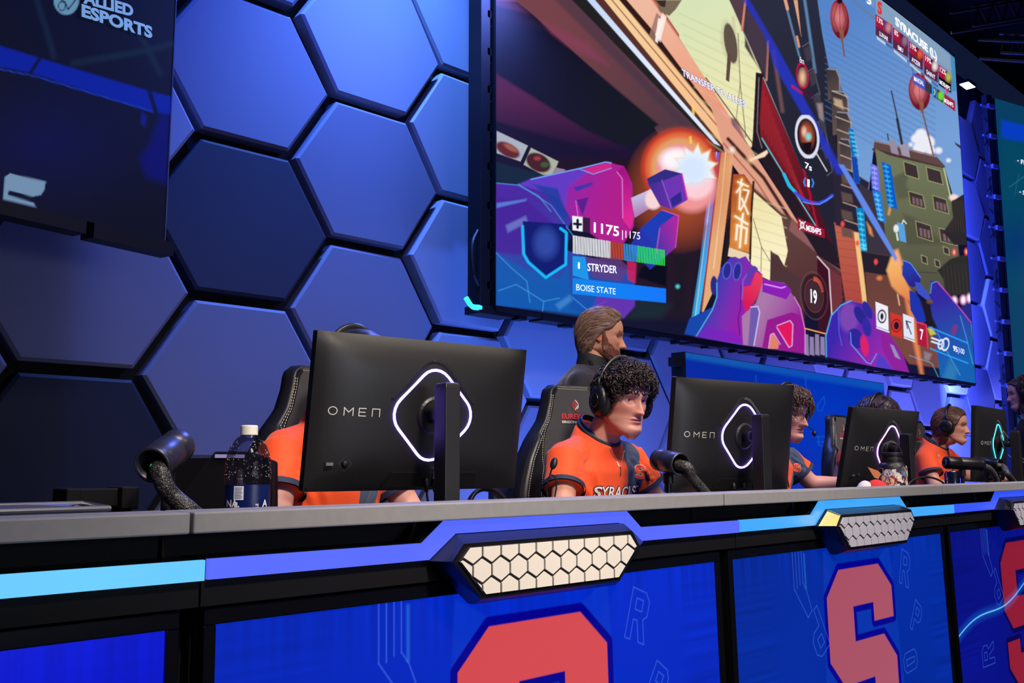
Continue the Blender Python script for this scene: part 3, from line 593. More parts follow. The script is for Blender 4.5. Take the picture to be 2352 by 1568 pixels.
# dark hall behind and ground at lower left, muzzle glow rings
P.poly(A2((1300, 700), (2030, 700), (1900, 1568), (1200, 1568)), (36, 22, 34), .9, 12)
P.poly(A2((1420, 1080), (1660, 1050), (1650, 1270), (1380, 1180)), (6, 8, 16), .95, 3); P.poly(A2((1750, 1000), (1850, 1000), (1800, 1568), (1700, 1568)), (26, 22, 26), .8, 8); P.poly(A2((1400, 1380), (1700, 1440), (1600, 1568), (1290, 1568)), (22, 44, 50), .8, 8)
gc = A2((1780, 140))[0]
P.glow(gc[0], gc[1]+50, 130, (200, 90, 40), .9, ry=150, p=.8)
for (r, c) in ((88, (196, 60, 40)), (78, (226, 110, 66)), (66, (226, 160, 104)), (52, (236, 150, 160)), (42, (246, 190, 204))): P.ell(gc[0], gc[1], r, r*1.02, c, soft=5)
P.ell(gc[0]+28, gc[1]+42, 56, 60, (240, 150, 150), soft=8); P.ell(gc[0]+38, gc[1]+30, 40, 44, (255, 206, 214), soft=6); P.ell(gc[0]-10, gc[1]-18, 34, 24, (255, 246, 250), soft=8)
st = []
for k in range(20):
    a = -PI/2+k*PI/10+.1; r = (52, 33)[k % 2] if k not in (7, 8, 9, 10, 11) else 30
    st.append((1598+math.cos(a)*r*.92, 387+math.sin(a)*r*1.05))
P.poly([(p[0]+(p[0]-1598)*.08, p[1]+(p[1]-387)*.08) for p in st], (255, 206, 120), .9, 3); P.poly(st, (240, 246, 255), soft=1.5); P.ell(1592, 390, 36, 34, (214, 232, 255), soft=14)
for (x, y, l) in ((1905, 1050, 14), (1880, 1330, 10)): P.line(A1((x, y-l*3), (x+5, y+l*2)), 5, (255, 214, 90), .9, 2)
# left mounted device: magenta and violet body
P.poly(A2((40, 290), (240, 300), (620, 340), (760, 640), (620, 900), (1350, 1130), (1350, 1450), (1250, 1568), (40, 1450)), (74, 40, 160), 1, 1, g=((20, 80, 170), A2((300, 400))[0], A2((240, 1400))[0]))
P.poly(A2((260, 300), (380, 250), (1080, 90), (1250, 130), (1330, 300), (1345, 700), (1250, 860), (1020, 830), (760, 640), (620, 420)), (176, 30, 140), 1, 1, g=((120, 40, 180), A2((1100, 500))[0], A2((420, 260))[0]))
P.poly(A2((260, 300), (380, 250), (860, 150), (900, 190), (720, 330), (700, 520), (620, 400)), (88, 62, 200), .85, 4); P.poly(A2((860, 160), (1130, 90), (1130, 150), (1010, 195), (920, 190)), (206, 40, 140)); P.line(A2((820, 155), (960, 205), (1130, 150)), 2, (110, 160, 240), .9)
P.line(A2((370, 255), (860, 145), (1080, 90), (1130, 100)), 2.4, (110, 170, 250)); P.poly(A2((380, 300), (620, 340), (720, 600), (680, 640), (520, 420)), (26, 60, 160), .9, 3); P.poly(A2((1180, 180), (1250, 130), (1300, 220), (1345, 640), (1310, 730), (1240, 640), (1250, 300)), (160, 20, 130), g=((220, 40, 150), A2((1200, 200))[0], A2((1300, 600))[0]))
P.line(A2((1185, 185), (1235, 250), (1240, 620)), 2, (230, 130, 220), .9); P.poly(A2((770, 330), (950, 280), (955, 310), (800, 370)), (70, 50, 170)); P.poly(A2((800, 450), (915, 425), (870, 560), (860, 600)), (90, 30, 140)); P.line(A2((795, 460), (815, 600)), 2, (230, 110, 230), .9)
P.poly(A2((40, 420), (320, 450), (740, 800), (620, 1000), (40, 950)), (70, 30, 150), .8, 5); P.poly(A2((130, 690), (320, 600), (340, 660), (150, 760)), (110, 120, 200), .8, 3); P.poly(A2((45, 480), (330, 440), (320, 460), (45, 525)), (90, 130, 220), .8, 2)
P.poly(A2((40, 960), (300, 1100), (640, 1200), (720, 1080), (760, 1480), (920, 1560), (40, 1440)), (14, 92, 176), .75, 4)
for q in (A2((40, 950), (180, 1090), (330, 1220), (360, 1420)), A2((60, 1310), (230, 1250), (360, 1330), (490, 1410), (640, 1380)), A2((760, 1370), (900, 1490), (1080, 1410)), A2((490, 1410), (480, 1500)), A2((250, 300), (560, 500), (770, 790)), A2((45, 290), (250, 310), (440, 410), (560, 560))): P.line(q, 1.8, (70, 170, 236), .7, 1.2)
P.poly(A2((1000, 1360), (1360, 1400), (1350, 1460), (1250, 1568), (940, 1530)), (110, 40, 176), .8, 4); P.poly(A2((600, 1440), (740, 1350), (760, 1400), (640, 1490)), (70, 140, 210), .7, 4)
P.poly(A2((1320, 430), (1500, 350), (1610, 460), (1350, 620)), (196, 190, 226), g=((176, 130, 180), A2((1400, 400))[0], A2((1440, 560))[0])); P.ell(*A2((1535, 440))[0], 20, 24, (250, 214, 214), soft=3, rot=.2)
P.poly(A2((1468, 250), (1640, 160), (1800, 200), (1850, 450), (1700, 540), (1590, 500), (1480, 300)), (66, 44, 150), g=((110, 50, 170), A2((1500, 250))[0], A2((1800, 300))[0])); P.poly(A2((1468, 250), (1640, 160), (1800, 200), (1620, 270), (1500, 300)), (50, 44, 130)); P.poly(A2((1620, 270), (1800, 200), (1850, 450), (1700, 530)), (112, 54, 180), .9); P.line(A2((1800, 200), (1852, 440)), 3, (220, 60, 170)); P.line(A2((1610, 260), (1700, 530)), 2, (150, 110, 220), .8)
P.poly(A2((1690, 440), (1790, 370), (1800, 460), (1710, 520)), (48, 40, 140))
P.poly(A2((1410, 720), (1610, 545), (1770, 600), (1740, 900), (1630, 1000), (1500, 1110), (1300, 900)), (40, 50, 170), g=((170, 40, 160), A2((1500, 800))[0], A2((1750, 700))[0])); P.poly(A2((1410, 720), (1610, 545), (1740, 590), (1590, 700), (1550, 900)), (30, 60, 180)); P.line(A2((1610, 545), (1770, 600), (1740, 900)), 2, (230, 90, 200), .8); P.line(A2((1590, 720), (1550, 1000)), 2, (220, 120, 200), .6)
P.poly(A2((1280, 1020), (1370, 1050), (1360, 1240), (1290, 1200)), (196, 30, 90), .9, 2); P.glow(*A2((1760, 1270))[0], 8, (90, 240, 255))
# portrait panel (left blank on purpose: plain badge)
P.poly(A2((290, 650), (700, 680), (720, 1060), (510, 1190), (320, 1000)), (16, 26, 110)); P.line(A2((290, 700), (300, 960), (345, 1040), (510, 1185), (700, 1060), (705, 760), (650, 720)), 6, (20, 190, 255), 1, 1.5); P.ell(*A2((510, 860))[0], 26, 34, (60, 90, 190), a=.6, soft=10)
# HUD block at lower left
P.poly(A2((760, 600), (860, 612), (860, 750), (765, 735)), (240, 240, 250)); P.poly(A2((860, 612), (930, 622), (930, 762), (860, 750)), (60, 24, 60)); P.line(A2((812, 640), (812, 712)), 6, (16, 16, 30)); P.line(A2((780, 676), (842, 682)), 6, (16, 16, 30))
for k in range(56):
    t = k/56; x = 766+t*876; y0 = 785+t*140; y1 = 955+t*120
    c = (240, 240, 248) if k < 23 else (206, 76, 52) if k < 31 else (56, 150, 226) if k < 39 else (44, 226, 76)
    P.poly(A2((x, y0), (x+10.5, y0+1.5), (x+10.5, y1+1.5), (x, y1)), c, .95, .5)
P.poly(A2((765, 980), (885, 992), (920, 1210), (765, 1165)), (30, 150, 230)); P.poly(A2((885, 992), (975, 1000), (1200, 1000), (1290, 1080), (1280, 1130), (1220, 1220), (960, 1180)), (96, 60, 120), .75, 2)
P.poly(A2((765, 1188), (1648, 1290), (1648, 1425), (765, 1340)), (16, 134, 236), g=((20, 120, 250), A2((800, 1200))[0], A2((1600, 1400))[0]))
# gloved hand with a lever, right grips (violet and magenta)
P.poly(A4((40, 1250), (80, 1130), (260, 1040), (300, 1000), (500, 1340)), (24, 70, 170)); P.poly(A4((130, 1268), (210, 1150), (290, 980), (295, 830), (330, 730), (400, 650), (440, 645), (470, 660), (520, 640), (560, 700), (650, 780), (655, 860), (560, 1060), (490, 1110), (520, 1335)), (150, 30, 170), 1, 1.2, g=((40, 60, 180), A4((520, 1000))[0], A4((260, 900))[0]))
P.ell(*A4((272, 870))[0], 8, 22, (44, 40, 130), rot=.0); 
for (x, y, rx_, ry_, ro) in ((375, 755, 8.5, 18, .15), (455, 760, 8, 19, .15)): P.ell(*A4((x, y))[0], rx_+1.5, ry_+1.5, (90, 120, 230), rot=ro); P.ell(*A4((x, y))[0], rx_, ry_, (44, 40, 140), rot=ro)
P.poly(A4((500, 880), (560, 870), (600, 760), (650, 790), (655, 860), (600, 980), (520, 1080), (490, 960)), (216, 26, 84), 1, 1, g=((230, 60, 90), A4((520, 1000))[0], A4((640, 820))[0])); P.line(A4((490, 980), (500, 830), (560, 740), (600, 740)), 3, (120, 90, 220)); P.poly(A4((520, 850), (540, 740), (590, 715), (620, 740), (560, 790), (550, 860)), (90, 60, 170))
P.line(A4((485, 870), (480, 1050), (460, 1130), (475, 1260)), 1.6, (60, 10, 80)); P.line(A4((135, 1265), (260, 1060), (295, 960), (295, 850)), 2, (90, 200, 250), .9, 1.2); P.poly(A4((130, 1268), (220, 1190), (440, 1240), (520, 1335)), (120, 30, 190), .7, 5)
P.poly(A4((490, 1110), (600, 1010), (660, 830), (820, 850), (900, 960), (940, 1020), (985, 1200), (985, 1405), (500, 1335)), (170, 120, 170), 1, 1, g=((150, 20, 150), A4((620, 1100))[0], A4((900, 1250))[0]))
P.poly(A4((655, 820), (830, 855), (880, 910), (840, 980), (650, 920)), (140, 30, 180)); P.line(A4((670, 860), (800, 890), (830, 880)), 3, (220, 150, 255)); P.poly(A4((560, 1040), (620, 1040), (630, 1100), (590, 1345), (540, 1340)), (110, 90, 170)); P.line(A4((560, 1040), (615, 1035), (630, 1080), (585, 1340)), 2.4, (210, 200, 250))
P.poly(A4((690, 1140), (880, 1080), (940, 1100), (970, 1250), (970, 1400), (650, 1355), (680, 1190)), (150, 24, 140)); P.poly(A4((765, 1190), (870, 1150), (885, 1180), (880, 1350), (860, 1350)), (226, 20, 90)); P.line(A4((765, 1185), (868, 1145), (890, 1175), (884, 1340), (860, 1355), (765, 1200)), 2.4, (230, 170, 230), .9); P.poly(A4((715, 1260), (735, 1240), (780, 1330), (775, 1365), (705, 1365)), (226, 130, 100)); P.line(A4((700, 1360), (715, 1255), (740, 1245), (790, 1330)), 2.2, (230, 170, 230), .9)
P.line(A4((900, 960), (950, 1050), (985, 1220), (985, 1400)), 2, (240, 150, 230), .8)
# second fist
P.poly(A5((55, 1350), (50, 1200), (90, 1060), (160, 980), (220, 955), (290, 970), (380, 1010), (420, 1100), (500, 1200), (600, 1350), (640, 1465), (520, 1450), (300, 1400)), (60, 36, 170), 1, 1.2, g=((150, 40, 170), A5((150, 1150))[0], A5((480, 1300))[0]))
P.ell(*A5((215, 1070))[0], 22, 34, (124, 70, 176), soft=5); P.ell(*A5((295, 1060))[0], 11, 24, (40, 36, 140), rot=-.5); P.ell(*A5((345, 1020))[0], 9, 22, (44, 40, 150), rot=-.4); P.ell(*A5((265, 1220))[0], 16, 24, (44, 36, 150), rot=-.4); P.ell(*A5((325, 1270))[0], 9, 24, (220, 30, 100), rot=-.15, soft=2); P.ell(*A5((340, 1140))[0], 10, 22, (50, 40, 160), rot=-.2)
P.line(A5((55, 1350), (52, 1200), (90, 1060), (160, 985), (230, 955)), 2.4, (90, 190, 250), .9, 1.3); P.line(A5((225, 1180), (230, 1260), (340, 1390), (370, 1400), (410, 1330)), 2, (110, 160, 250), .9); P.line(A5((140, 1010), (145, 1180), (165, 1270)), 2, (90, 100, 230), .8); P.poly(A5((400, 1420), (420, 1330), (470, 1360), (530, 1450)), (70, 60, 200), .9, 3)
P.poly(A5((440, 1180), (510, 1200), (600, 1350), (640, 1465), (540, 1455), (450, 1300)), (140, 30, 150), .9, 2); P.poly(A5((505, 1260), (530, 1270), (580, 1370), (540, 1350)), (150, 150, 190), .9)
# flame patch, blue barrels at right
P.poly(A5((480, 740), (510, 650), (560, 600), (600, 780), (660, 900), (650, 960), (560, 900), (515, 850)), (246, 180, 104), 1, 3, g=((220, 120, 66), A5((540, 700))[0], A5((600, 1000))[0])); P.poly(A5((530, 600), (560, 590), (600, 700), (560, 720)), (250, 170, 120), .8, 4); P.poly(A5((600, 880), (680, 1050), (700, 1200), (740, 1470), (720, 1480), (680, 1300), (620, 1000)), (232, 136, 76), .9, 4); P.ell(*A5((430, 795))[0], 6, 5, (220, 130, 70), soft=3)
P.poly(A5((340, 400), (370, 440), (385, 500), (360, 480)), (240, 150, 90), .9, 3); P.poly(A5((500, 290), (510, 310), (500, 350), (490, 345)), (250, 180, 110), .8, 3); P.line(A5((558, 910), (572, 985)), 2.5, (250, 200, 150), .9, 1.2)
P.poly(A5((600, 670), (650, 690), (720, 780), (720, 820), (670, 860), (640, 850), (590, 770)), (36, 60, 180), g=((40, 30, 130), A5((620, 700))[0], A5((680, 850))[0])); P.poly(A5((680, 820), (720, 830), (800, 940), (780, 960), (700, 900)), (60, 80, 200)); P.line(A5((600, 670), (650, 690), (720, 790)), 2, (100, 150, 250), .9)
P.poly(A5((640, 880), (690, 900), (740, 990), (760, 1100), (700, 1110), (650, 1020)), (30, 50, 170)); P.poly(A5((790, 810), (830, 820), (1000, 1010), (1078, 1120), (1112, 1545), (860, 1500), (820, 1200), (790, 1000)), (52, 40, 160), 1, 1.2, g=((20, 96, 176), A5((850, 950))[0], A5((1000, 1400))[0])); P.line(A5((840, 820), (960, 960), (1078, 1110)), 2.4, (210, 70, 200), .9); P.line(A5((790, 900), (800, 830), (830, 820)), 2.2, (90, 150, 250), .9)
P.poly(A5((720, 960), (780, 950), (800, 1060), (840, 1150), (780, 1140)), (30, 22, 24), 1, 2); P.ell(*A5((785, 960))[0], 7, 5, (110, 76, 50), soft=2); P.poly(A5((770, 1150), (800, 1140), (830, 1190), (790, 1200)), (214, 200, 70), .9, 2); P.poly(A5((930, 1180), (960, 1120), (985, 1130), (960, 1200)), (130, 50, 110), .8, 2)
for q in (A5((780, 1140), (1050, 1252)), A5((790, 1292), (1055, 1395))): P.line(q, 3, (40, 160, 250))
for q in (A5((640, 1340), (800, 1395), (850, 1500)), A5((840, 1180), (900, 1300), (1000, 1480)), A5((1000, 1060), (1040, 1200), (1090, 1400)), A5((1078, 1120), (1108, 1350))): P.line(q, 1.5, (90, 200, 240), .6)
P.poly(A5((925, 1370), (980, 1440), (960, 1520), (880, 1500)), (60, 140, 180), .5, 6); P.poly(A5((745, 1310), (800, 1330), (780, 1380), (745, 1370)), (150, 140, 150), .7, 3)
# ability tiles
P.poly(A5((402, 960), (490, 995), (495, 1165), (410, 1135)), (240, 238, 248)); P.ell(*A5((448, 1065))[0], 9, 14, (30, 26, 40), ring=2.6); P.ell(*A5((448, 1065))[0], 3.6, 8, (30, 26, 40)); P.line(A5((412, 1145), (497, 1175)), 3, (240, 240, 250))
P.poly(A5((508, 1035), (588, 1065), (592, 1222), (514, 1195)), (214, 52, 34)); P.ell(*A5((550, 1130))[0], 6, 9, (40, 12, 20)); P.ell(*A5((550, 1130))[0], 11, 14, (60, 14, 20), ring=1.6)
P.poly(A5((596, 1045), (672, 1075), (678, 1230), (602, 1205)), (226, 230, 248)); P.line(A5((652, 1108), (618, 1096), (628, 1150)), 2.4, (30, 26, 50)); P.line(A5((622, 1100), (655, 1190)), 2.4, (30, 26, 50)); P.line(A5((606, 1215), (678, 1242)), 3, (240, 240, 250))
P.poly(A5((692, 1105), (760, 1125), (770, 1285), (700, 1265)), (176, 14, 50), .9); P.line(A5((692, 1105), (760, 1125), (772, 1290)), 2.2, (250, 60, 110), .9)
for (x, y, r) in ((865, 1262, 6), (895, 1262, 8)): P.ell(*A5((x, y))[0], r, r*1.7, (230, 236, 250), ring=2.4, rot=.2)
for k in range(2): P.line(A5((800, 1216+k*26), (858, 1238+k*24)), 4, (230, 236, 250), .95)
# long blue beam over the alley
P.poly(A3((560, -20), (620, -20), (900, 460), (1060, 760), (1490, 1568), (1420, 1568), (860, 600), (760, 300)), (40, 54, 190), .85, 3); P.poly(A5((140, -10), (180, -5), (420, 400), (556, 650), (545, 680), (330, 330)), (100, 140, 236), .95, 1.6)
# objective rings and HUD at the centre
cx_, cy_ = A3((1152, 1230))[0]; P.ell(cx_, cy_, 23, 43, (30, 18, 24), rot=-.12); P.ell(cx_, cy_-4, 14, 26, (176, 84, 52), rot=-.1, soft=6); P.ell(cx_+3, cy_, 6, 8, (120, 220, 220), soft=3); P.ell(cx_-7, cy_-12, 5, 10, (240, 190, 170), soft=3); P.ell(cx_, cy_, 25, 47, (222, 224, 244), rot=-.12, ring=5); P.poly([(cx_-14, cy_+14), (cx_+12, cy_+12), (cx_+8, cy_+32), (cx_-6, cy_+32)], (24, 14, 22), 1, 2)
cx_, cy_ = A3((1110, 680))[0]; P.ell(cx_, cy_, 12, 27, (70, 26, 50), rot=-.1); P.ell(cx_, cy_+4, 7, 16, (240, 190, 150), soft=5); P.ell(cx_, cy_, 13, 28, (206, 20, 70), rot=-.1, ring=2.2)
for k in range(5): P.poly(A3((1010+k*22, 760+k*14), (1025+k*22, 768+k*14), (1028+k*22, 800+k*14), (1013+k*22, 790+k*14)), (206, 14, 60), .9)
P.poly(A3((1110, 800), (1220, 860), (1220, 890), (1110, 850)), (70, 20, 60), .7, 3)
P.line(A3((1230, 1370), (1330, 1540)), 2.2, (230, 220, 226)); P.poly(A3((630, 1440), (790, 1350), (800, 1375), (770, 1410), (640, 1450)), (255, 226, 196), .95, 1.5); P.glow(*A3((640, 1440))[0], 16, (255, 210, 160), .8)
P.glow(*A3((475, 1350))[0], 12, (255, 250, 240), .95)
arc = [A4((820, 0))[0], A4((860, 90))[0], A4((910, 140))[0]]; P.line(arc, 7, (30, 190, 236), .95); P.line([A4(p)[0] for p in ((910, 145), (960, 190), (1020, 220), (1090, 228), (1150, 205), (1198, 165))], 7, (66, 76, 226), .95, 1.2); P.line([A4(p)[0] for p in ((970, 215), (1030, 232), (1100, 235), (1198, 175))], 2, (90, 170, 255), .9)
for s_ in (-1, 1): P.line([A4((1014+s_*(38-abs(t)*.35), 65+t+s_*4))[0] for t in (-30, -15, 0, 15, 30)], 3, (60, 150, 250), .95)
for k in range(13): P.line([(1845+2.6*k+(k % 3), 390+k*11), (1849+2.6*k, 398+k*11)], 4, (196, 24, 60), .7, 1.5)
P.poly(A4((925, 338), (1135, 430), (1140, 500), (930, 432)), (160, 20, 50), .96)
P.ell(*A4((962, 398))[0], 4.5, 8, (244, 240, 244)); P.line(A4((942, 360), (985, 432)), 2, (244, 240, 244)); P.line(A4((985, 372), (944, 430)), 2, (244, 240, 244)); P.ell(*A4((962, 398))[0], 1.8, 3.4, (160, 20, 50))
cx_, cy_ = A4((1055, 950))[0]; P.ell(cx_, cy_, 28, 50, (36, 22, 26), a=.8, rot=-.12); P.ell(cx_, cy_, 19, 35, (66, 40, 42), rot=-.12); P.ell(cx_, cy_, 21, 38, (150, 60, 60), rot=-.12, ring=1.2, a=.8); P.ell(cx_, cy_, 31, 55, (120, 90, 90), rot=-.12, ring=1.2, a=.5)
for k in range(12):
    a = -PI/2+.0+k*.12; P.line([(cx_+math.cos(a)*18, cy_+math.sin(a)*34), (cx_+math.cos(a)*23, cy_+math.sin(a)*43)], 1.6, (236, 96, 66), .95, .8)
# hanging lanterns
for (x, y, rx_, ry_, tx_, ty_) in ((182, 165, 80, 170, 222, 480), (865, 785, 92, 162, 985, 1330)):
    c_ = A6((x, y))[0]; P.ell(c_[0], c_[1], rx_/3.734, ry_/3.734, (150, 36, 52), rot=-.1, g=((104, 18, 30), (c_[0]-6, c_[1]-20), (c_[0]+16, c_[1]+34))); P.ell(c_[0]-2, c_[1]-4, rx_*.55/3.734, ry_*.5/3.734, (226, 130, 136), rot=-.1, soft=9, a=.9)
    for t in (-.6, 0, .6): P.line([(c_[0]+t*rx_/3.734*.3, c_[1]-ry_/3.734*.95), (c_[0]+t*rx_/3.734*1.1, c_[1]), (c_[0]+rx_/3.734*.12, c_[1]+ry_/3.734*.92)], 1.3, (70, 12, 24), .8)
    b_ = (c_[0]+rx_/3.734*.15, c_[1]+ry_/3.734*.75); P.poly([(b_[0]-5, b_[1]-10), (b_[0]+6, b_[1]-10), (b_[0]+6, b_[1]+14), (b_[0], b_[1]+18)], (150, 90, 70), 1, 1.5); P.line([b_, A6((tx_, ty_))[0]], 3.6, (120, 84, 76), 1, 1)
P.line(A6((770, 440), (812, 620)), 1.6, (60, 60, 76)); P.line(A6((182, -40), (182, 10)), 12, (40, 14, 22))
# team table at the top right
def bar(x0, y0, x1, y1, h0, h1, c, a=1.0): P.poly(A6((x0, y0), (x1, y1), (x1, y1+h1), (x0, y0+h0)), c, a)
P.poly(A6((585, -6), (1172, 500), (1182, 780), (1140, 780), (1135, 480), (560, -20)), (66, 140, 186), .9); P.poly(A6((485, -60), (600, 10), (1130, 480), (1135, 620), (1020, 545), (490, 120)), (128, 156, 186), .95); P.poly(A6((400, -60), (480, -60), (480, 70), (410, 30)), (120, 150, 190), .9)
for k in range(42):
    x_ = 500+k*15; P.line(A6((x_, -60+(x_-500)*.82), (x_+26, 120+(x_-490)*.78)), .9, (160, 186, 208), .6, .7)
slot = [(488, 120, 632, 215), (636, 232, 770, 330), (775, 348, 898, 442), (902, 455, 1025, 545), (1028, 550, 1140, 635)]
for k, (x0, y0, x1, y1) in enumerate(slot):
    bar(x0, y0, x1, y1, 110, 100, (168, 22, 58)); bar(x0+2, y0+100, x1-2, y1+92, 78, 74, (88, 36, 66) if k < 4 else (8, 8, 14))
    # portrait window: plain tinted shapes
    bar(x0+(x1-x0)*.5, y0+48, x1-3, y1+10, 84, 78, [(96, 60, 130), (50, 40, 90), (60, 26, 30), (60, 20, 44), (70, 80, 40)][k]); xm = x0+(x1-x0)*.78; ym = y0+(y1-y0)*.78+42; P.ell(*A6((xm, ym))[0], 6, 10, [(206, 130, 120), (150, 110, 130), (226, 90, 60), (236, 220, 220), (176, 190, 90)][k], soft=3)
    if k < 4:
        n = (7, 11, 10, 6)[k]
        bar(x0+10, y0+186, x1, y1+188, 20, 20, (60, 90, 130), .8)
        for q in range(n): t0 = q/11*.93; P.poly(A6((x0+12+(x1-x0-14)*t0, y0+190+(y1-y0+2)*t0), (x0+9+(x1-x0-14)*(t0+.085), y0+192+(y1-y0+2)*(t0+.085)), (x0+9+(x1-x0-14)*(t0+.085), y0+212+(y1-y0+2)*(t0+.085)), (x0+12+(x1-x0-14)*t0, y0+210+(y1-y0+2)*t0)), (224, 234, 244))
bar(808, 620, 915, 690, 90, 90, (58, 88, 190), .95); bar(915, 690, 975, 732, 85, 80, (22, 60, 84)); P.ell(*A6((942, 745))[0], 6, 9, (70, 50, 60), soft=2); bar(975, 730, 985, 738, 88, 88, (40, 170, 240)); bar(985, 740, 1010, 758, 90, 90, (30, 80, 120)); P.line(A6((993, 765), (1000, 790), (993, 812)), 1.6, (200, 230, 250))
bar(1015, 760, 1080, 805, 90, 85, (46, 60, 30)); P.ell(*A6((1050, 820))[0], 7, 10, (120, 210, 60), soft=2); P.line(A6((1068, 800), (1075, 880)), 3.4, (50, 220, 90)); bar(1078, 800, 1172, 868, 88, 90, (160, 34, 64)); P.line(A6((1085, 745), (1110, 805)), 2.4, (214, 60, 96)); P.line(A6((1110, 745), (1090, 800)), 2.4, (214, 60, 96))
P.poly(A6((1166, 1218), (1222, 1250), (1225, 1280), (1180, 1245)), (54, 56, 66))
P.c *= 1.0
G = np.stack([GX, np.full_like(GX, YS), GZ], -1)
grid_mesh('led_display', G, P.c, LEDM, T)
# lettering on the LED wall
ML = mat('led_letter_white', (200, 200, 200), .5, emit=(240, 242, 250), es=1.1, noise_=(3, .02)); MLn = mat('led_letter_navy', (20, 20, 80), .5, emit=(60, 70, 150), es=1, noise_=(3, .02)); MLk = mat('led_letter_cyan', (20, 90, 200), .5, emit=(40, 150, 230), es=1, noise_=(3, .02)); MLr = mat('led_letter_red', (200, 60, 40), .5, emit=(214, 60, 50), es=1, noise_=(3, .02))
def led_text(name, txt, p0, p1, p_up, m, bold=.0, sx_fit=True, parent=T, Y=YS, off=.004, fn=None):
    """text starts at photo point p0, ends at p1; p_up is the top of the first letter"""
    f = fn or (lambda p: np.array(atY(p[0], p[1], Y-off)))
    a, b, c = f(p0), f(p1), f(p_up); ux = b-a; L = np.linalg.norm(ux); uz = c-a; Hh = np.linalg.norm(uz)
    V, F = text_mesh(txt, 1.0, bold=bold); w_ = max(v[0] for v in V); x0 = min(v[0] for v in V); h_ = .70
    mb = MB(); mb.add([a+ux*((v[0]-x0)/(w_-x0))+uz*(v[1]/h_) for v in V], F); return mb.build(name, m, parent)
def q1(x, y): return A2((x, y))[0]
led_text('lettering', '1175', q1(965, 755), q1(1205, 795), q1(965, 660), ML, .02); led_text('lettering', '|1175', q1(1235, 805), q1(1405, 825), q1(1235, 735), ML)
led_text('lettering', 'STRYDER', q1(905, 1120), q1(1185, 1145), q1(905, 1048), ML, .015); led_text('lettering', 'BOISE STATE', q1(800, 1305), q1(1172, 1345), q1(800, 1245), ML); led_text('lettering', '1', q1(815, 1100), q1(833, 1102), q1(815, 1038), ML)
t3 = lambda x, y: A3((x, y))[0]
led_text('lettering', 'TRANSFER TO ALLIES', t3(28, 680), t3(600, 970), t3(22, 618), MLn, .055, off=.003); led_text('lettering', 'TRANSFER TO ALLIES', t3(28, 680), t3(600, 970), t3(22, 618), ML, .015, off=.006)
led_text('lettering', '8m', t3(1085, 560), t3(1125, 580), t3(1083, 505), ML); led_text('lettering', '7s', t3(1132, 1510), t3(1195, 1540), t3(1132, 1455), ML, .02)
t4 = lambda x, y: A4((x, y))[0]; t5 = lambda x, y: A5((x, y))[0]; t6 = lambda x, y: A6((x, y))[0]
led_text('lettering', '1', t4(1003, 95), t4(1022, 100), t4(1003, 38), ML, .03); led_text('lettering', 'M3B4P5', t4(995, 440), t4(1112, 475), t4(995, 395), ML, .03); led_text('lettering', '19', t4(1030, 1000), t4(1080, 1015), t4(1028, 898), ML, .03)
led_text('lettering', '95', t5(952, 1305), t5(982, 1318), t5(950, 1268), ML, .03); led_text('lettering', '|100', t5(986, 1318), t5(1030, 1335), t5(986, 1280), ML); led_text('lettering', '7', t5(718, 1225), t5(742, 1232), t5(716, 1152), ML, .02)
led_text('lettering', 'SYRACUSE (L)', t6(662, 210), t6(1018, 515), t6(655, 140), ML, .05); led_text('lettering', 'S', t6(505, 105), t6(545, 125), t6(505, 10), MLr, .06); led_text('lettering', 'MAKSAL', t6(820, 690), t6(905, 738), t6(818, 650), ML, .02); led_text('lettering', 'M3B4P5', t6(1080, 875), t6(1158, 922), t6(1078, 838), ML, .02); led_text('lettering', '3', t6(415, 25), t6(455, 42), t6(412, -40), ML, .04)
for k, (nm, pc) in enumerate(zip(('LUNAR', 'EMU', 'AYZER', 'SAINT', 'M3B4P5'), ('13%', '8%', '19%', '19%', '12%'))):
    x0, y0, x1, y1 = slot[k]; d = (x1-x0); wn = len(nm)*15; xs = (x0+x1)/2-wn/2; ys = y0+(xs-x0)*.68+158
    led_text('lettering', nm, t6(xs, ys), t6(xs+wn, ys+wn*.72), t6(xs, ys-36), ML, .02); led_text('lettering', pc, t6(x0+15, y0+62), t6(x0+15+len(pc)*17, y0+62+len(pc)*12), t6(x0+14, y0+18), ML, .01)
# cabinet frame, underside and left post with latches
b = MB(); b.box((MX0-.02, YS+.003, MZ0-.02), (MX1+.02, YS+.12, MZ1+.02)); b.build('cabinet', M_void, T)
b = MB()
r9 = random.Random(5)
for k in range(19):
    x = MX0+k*.5; b.box((x+.004, YS+.0, MZ0-.042-.012*(k % 2)), (x+.496, YS+.15, MZ0-.004)); b.box((x+.2+.1*r9.random(), YS+.02, MZ0-.072), (x+.26+.12*r9.random(), YS+.1, MZ0-.03))
b.build('bottom_frame', M_steel, T)
b = MB(); xl = MX0-.035
b.box((xl-.10, YS+.02, MZ0-.02), (xl, YS+.16, MZ1+.3)); b.box((xl-.12, YS+.01, MZ0-.07), (MX0+.2, YS+.17, MZ0-.01)); b.build('side_post', M_steel, T, bevel=.004)
for k in range(12):
    z = MZ0+.12+k*.30; b = MB(); b.box((MX0-.065, YS+.02, z), (MX0-.022, YS+.09, z+.055)); b.box((MX0-.10, YS+.04, z+.02), (MX0-.08, YS+.055, z+.035)); b.tube([(MX0-.02, YS+.03, z+.09), (MX0-.055, YS+.03, z+.11), (MX0-.055, YS+.03, z+.22), (MX0-.02, YS+.03, z+.24)], .006, 6); b.build('latch', M_steel, T)
for k in range(7):
    z = MZ0+.15+k*.62; MB().box((xl, YS+.1, z), (MX0, YS+.13, z+.03)).build('cross_bar', M_steel, T)
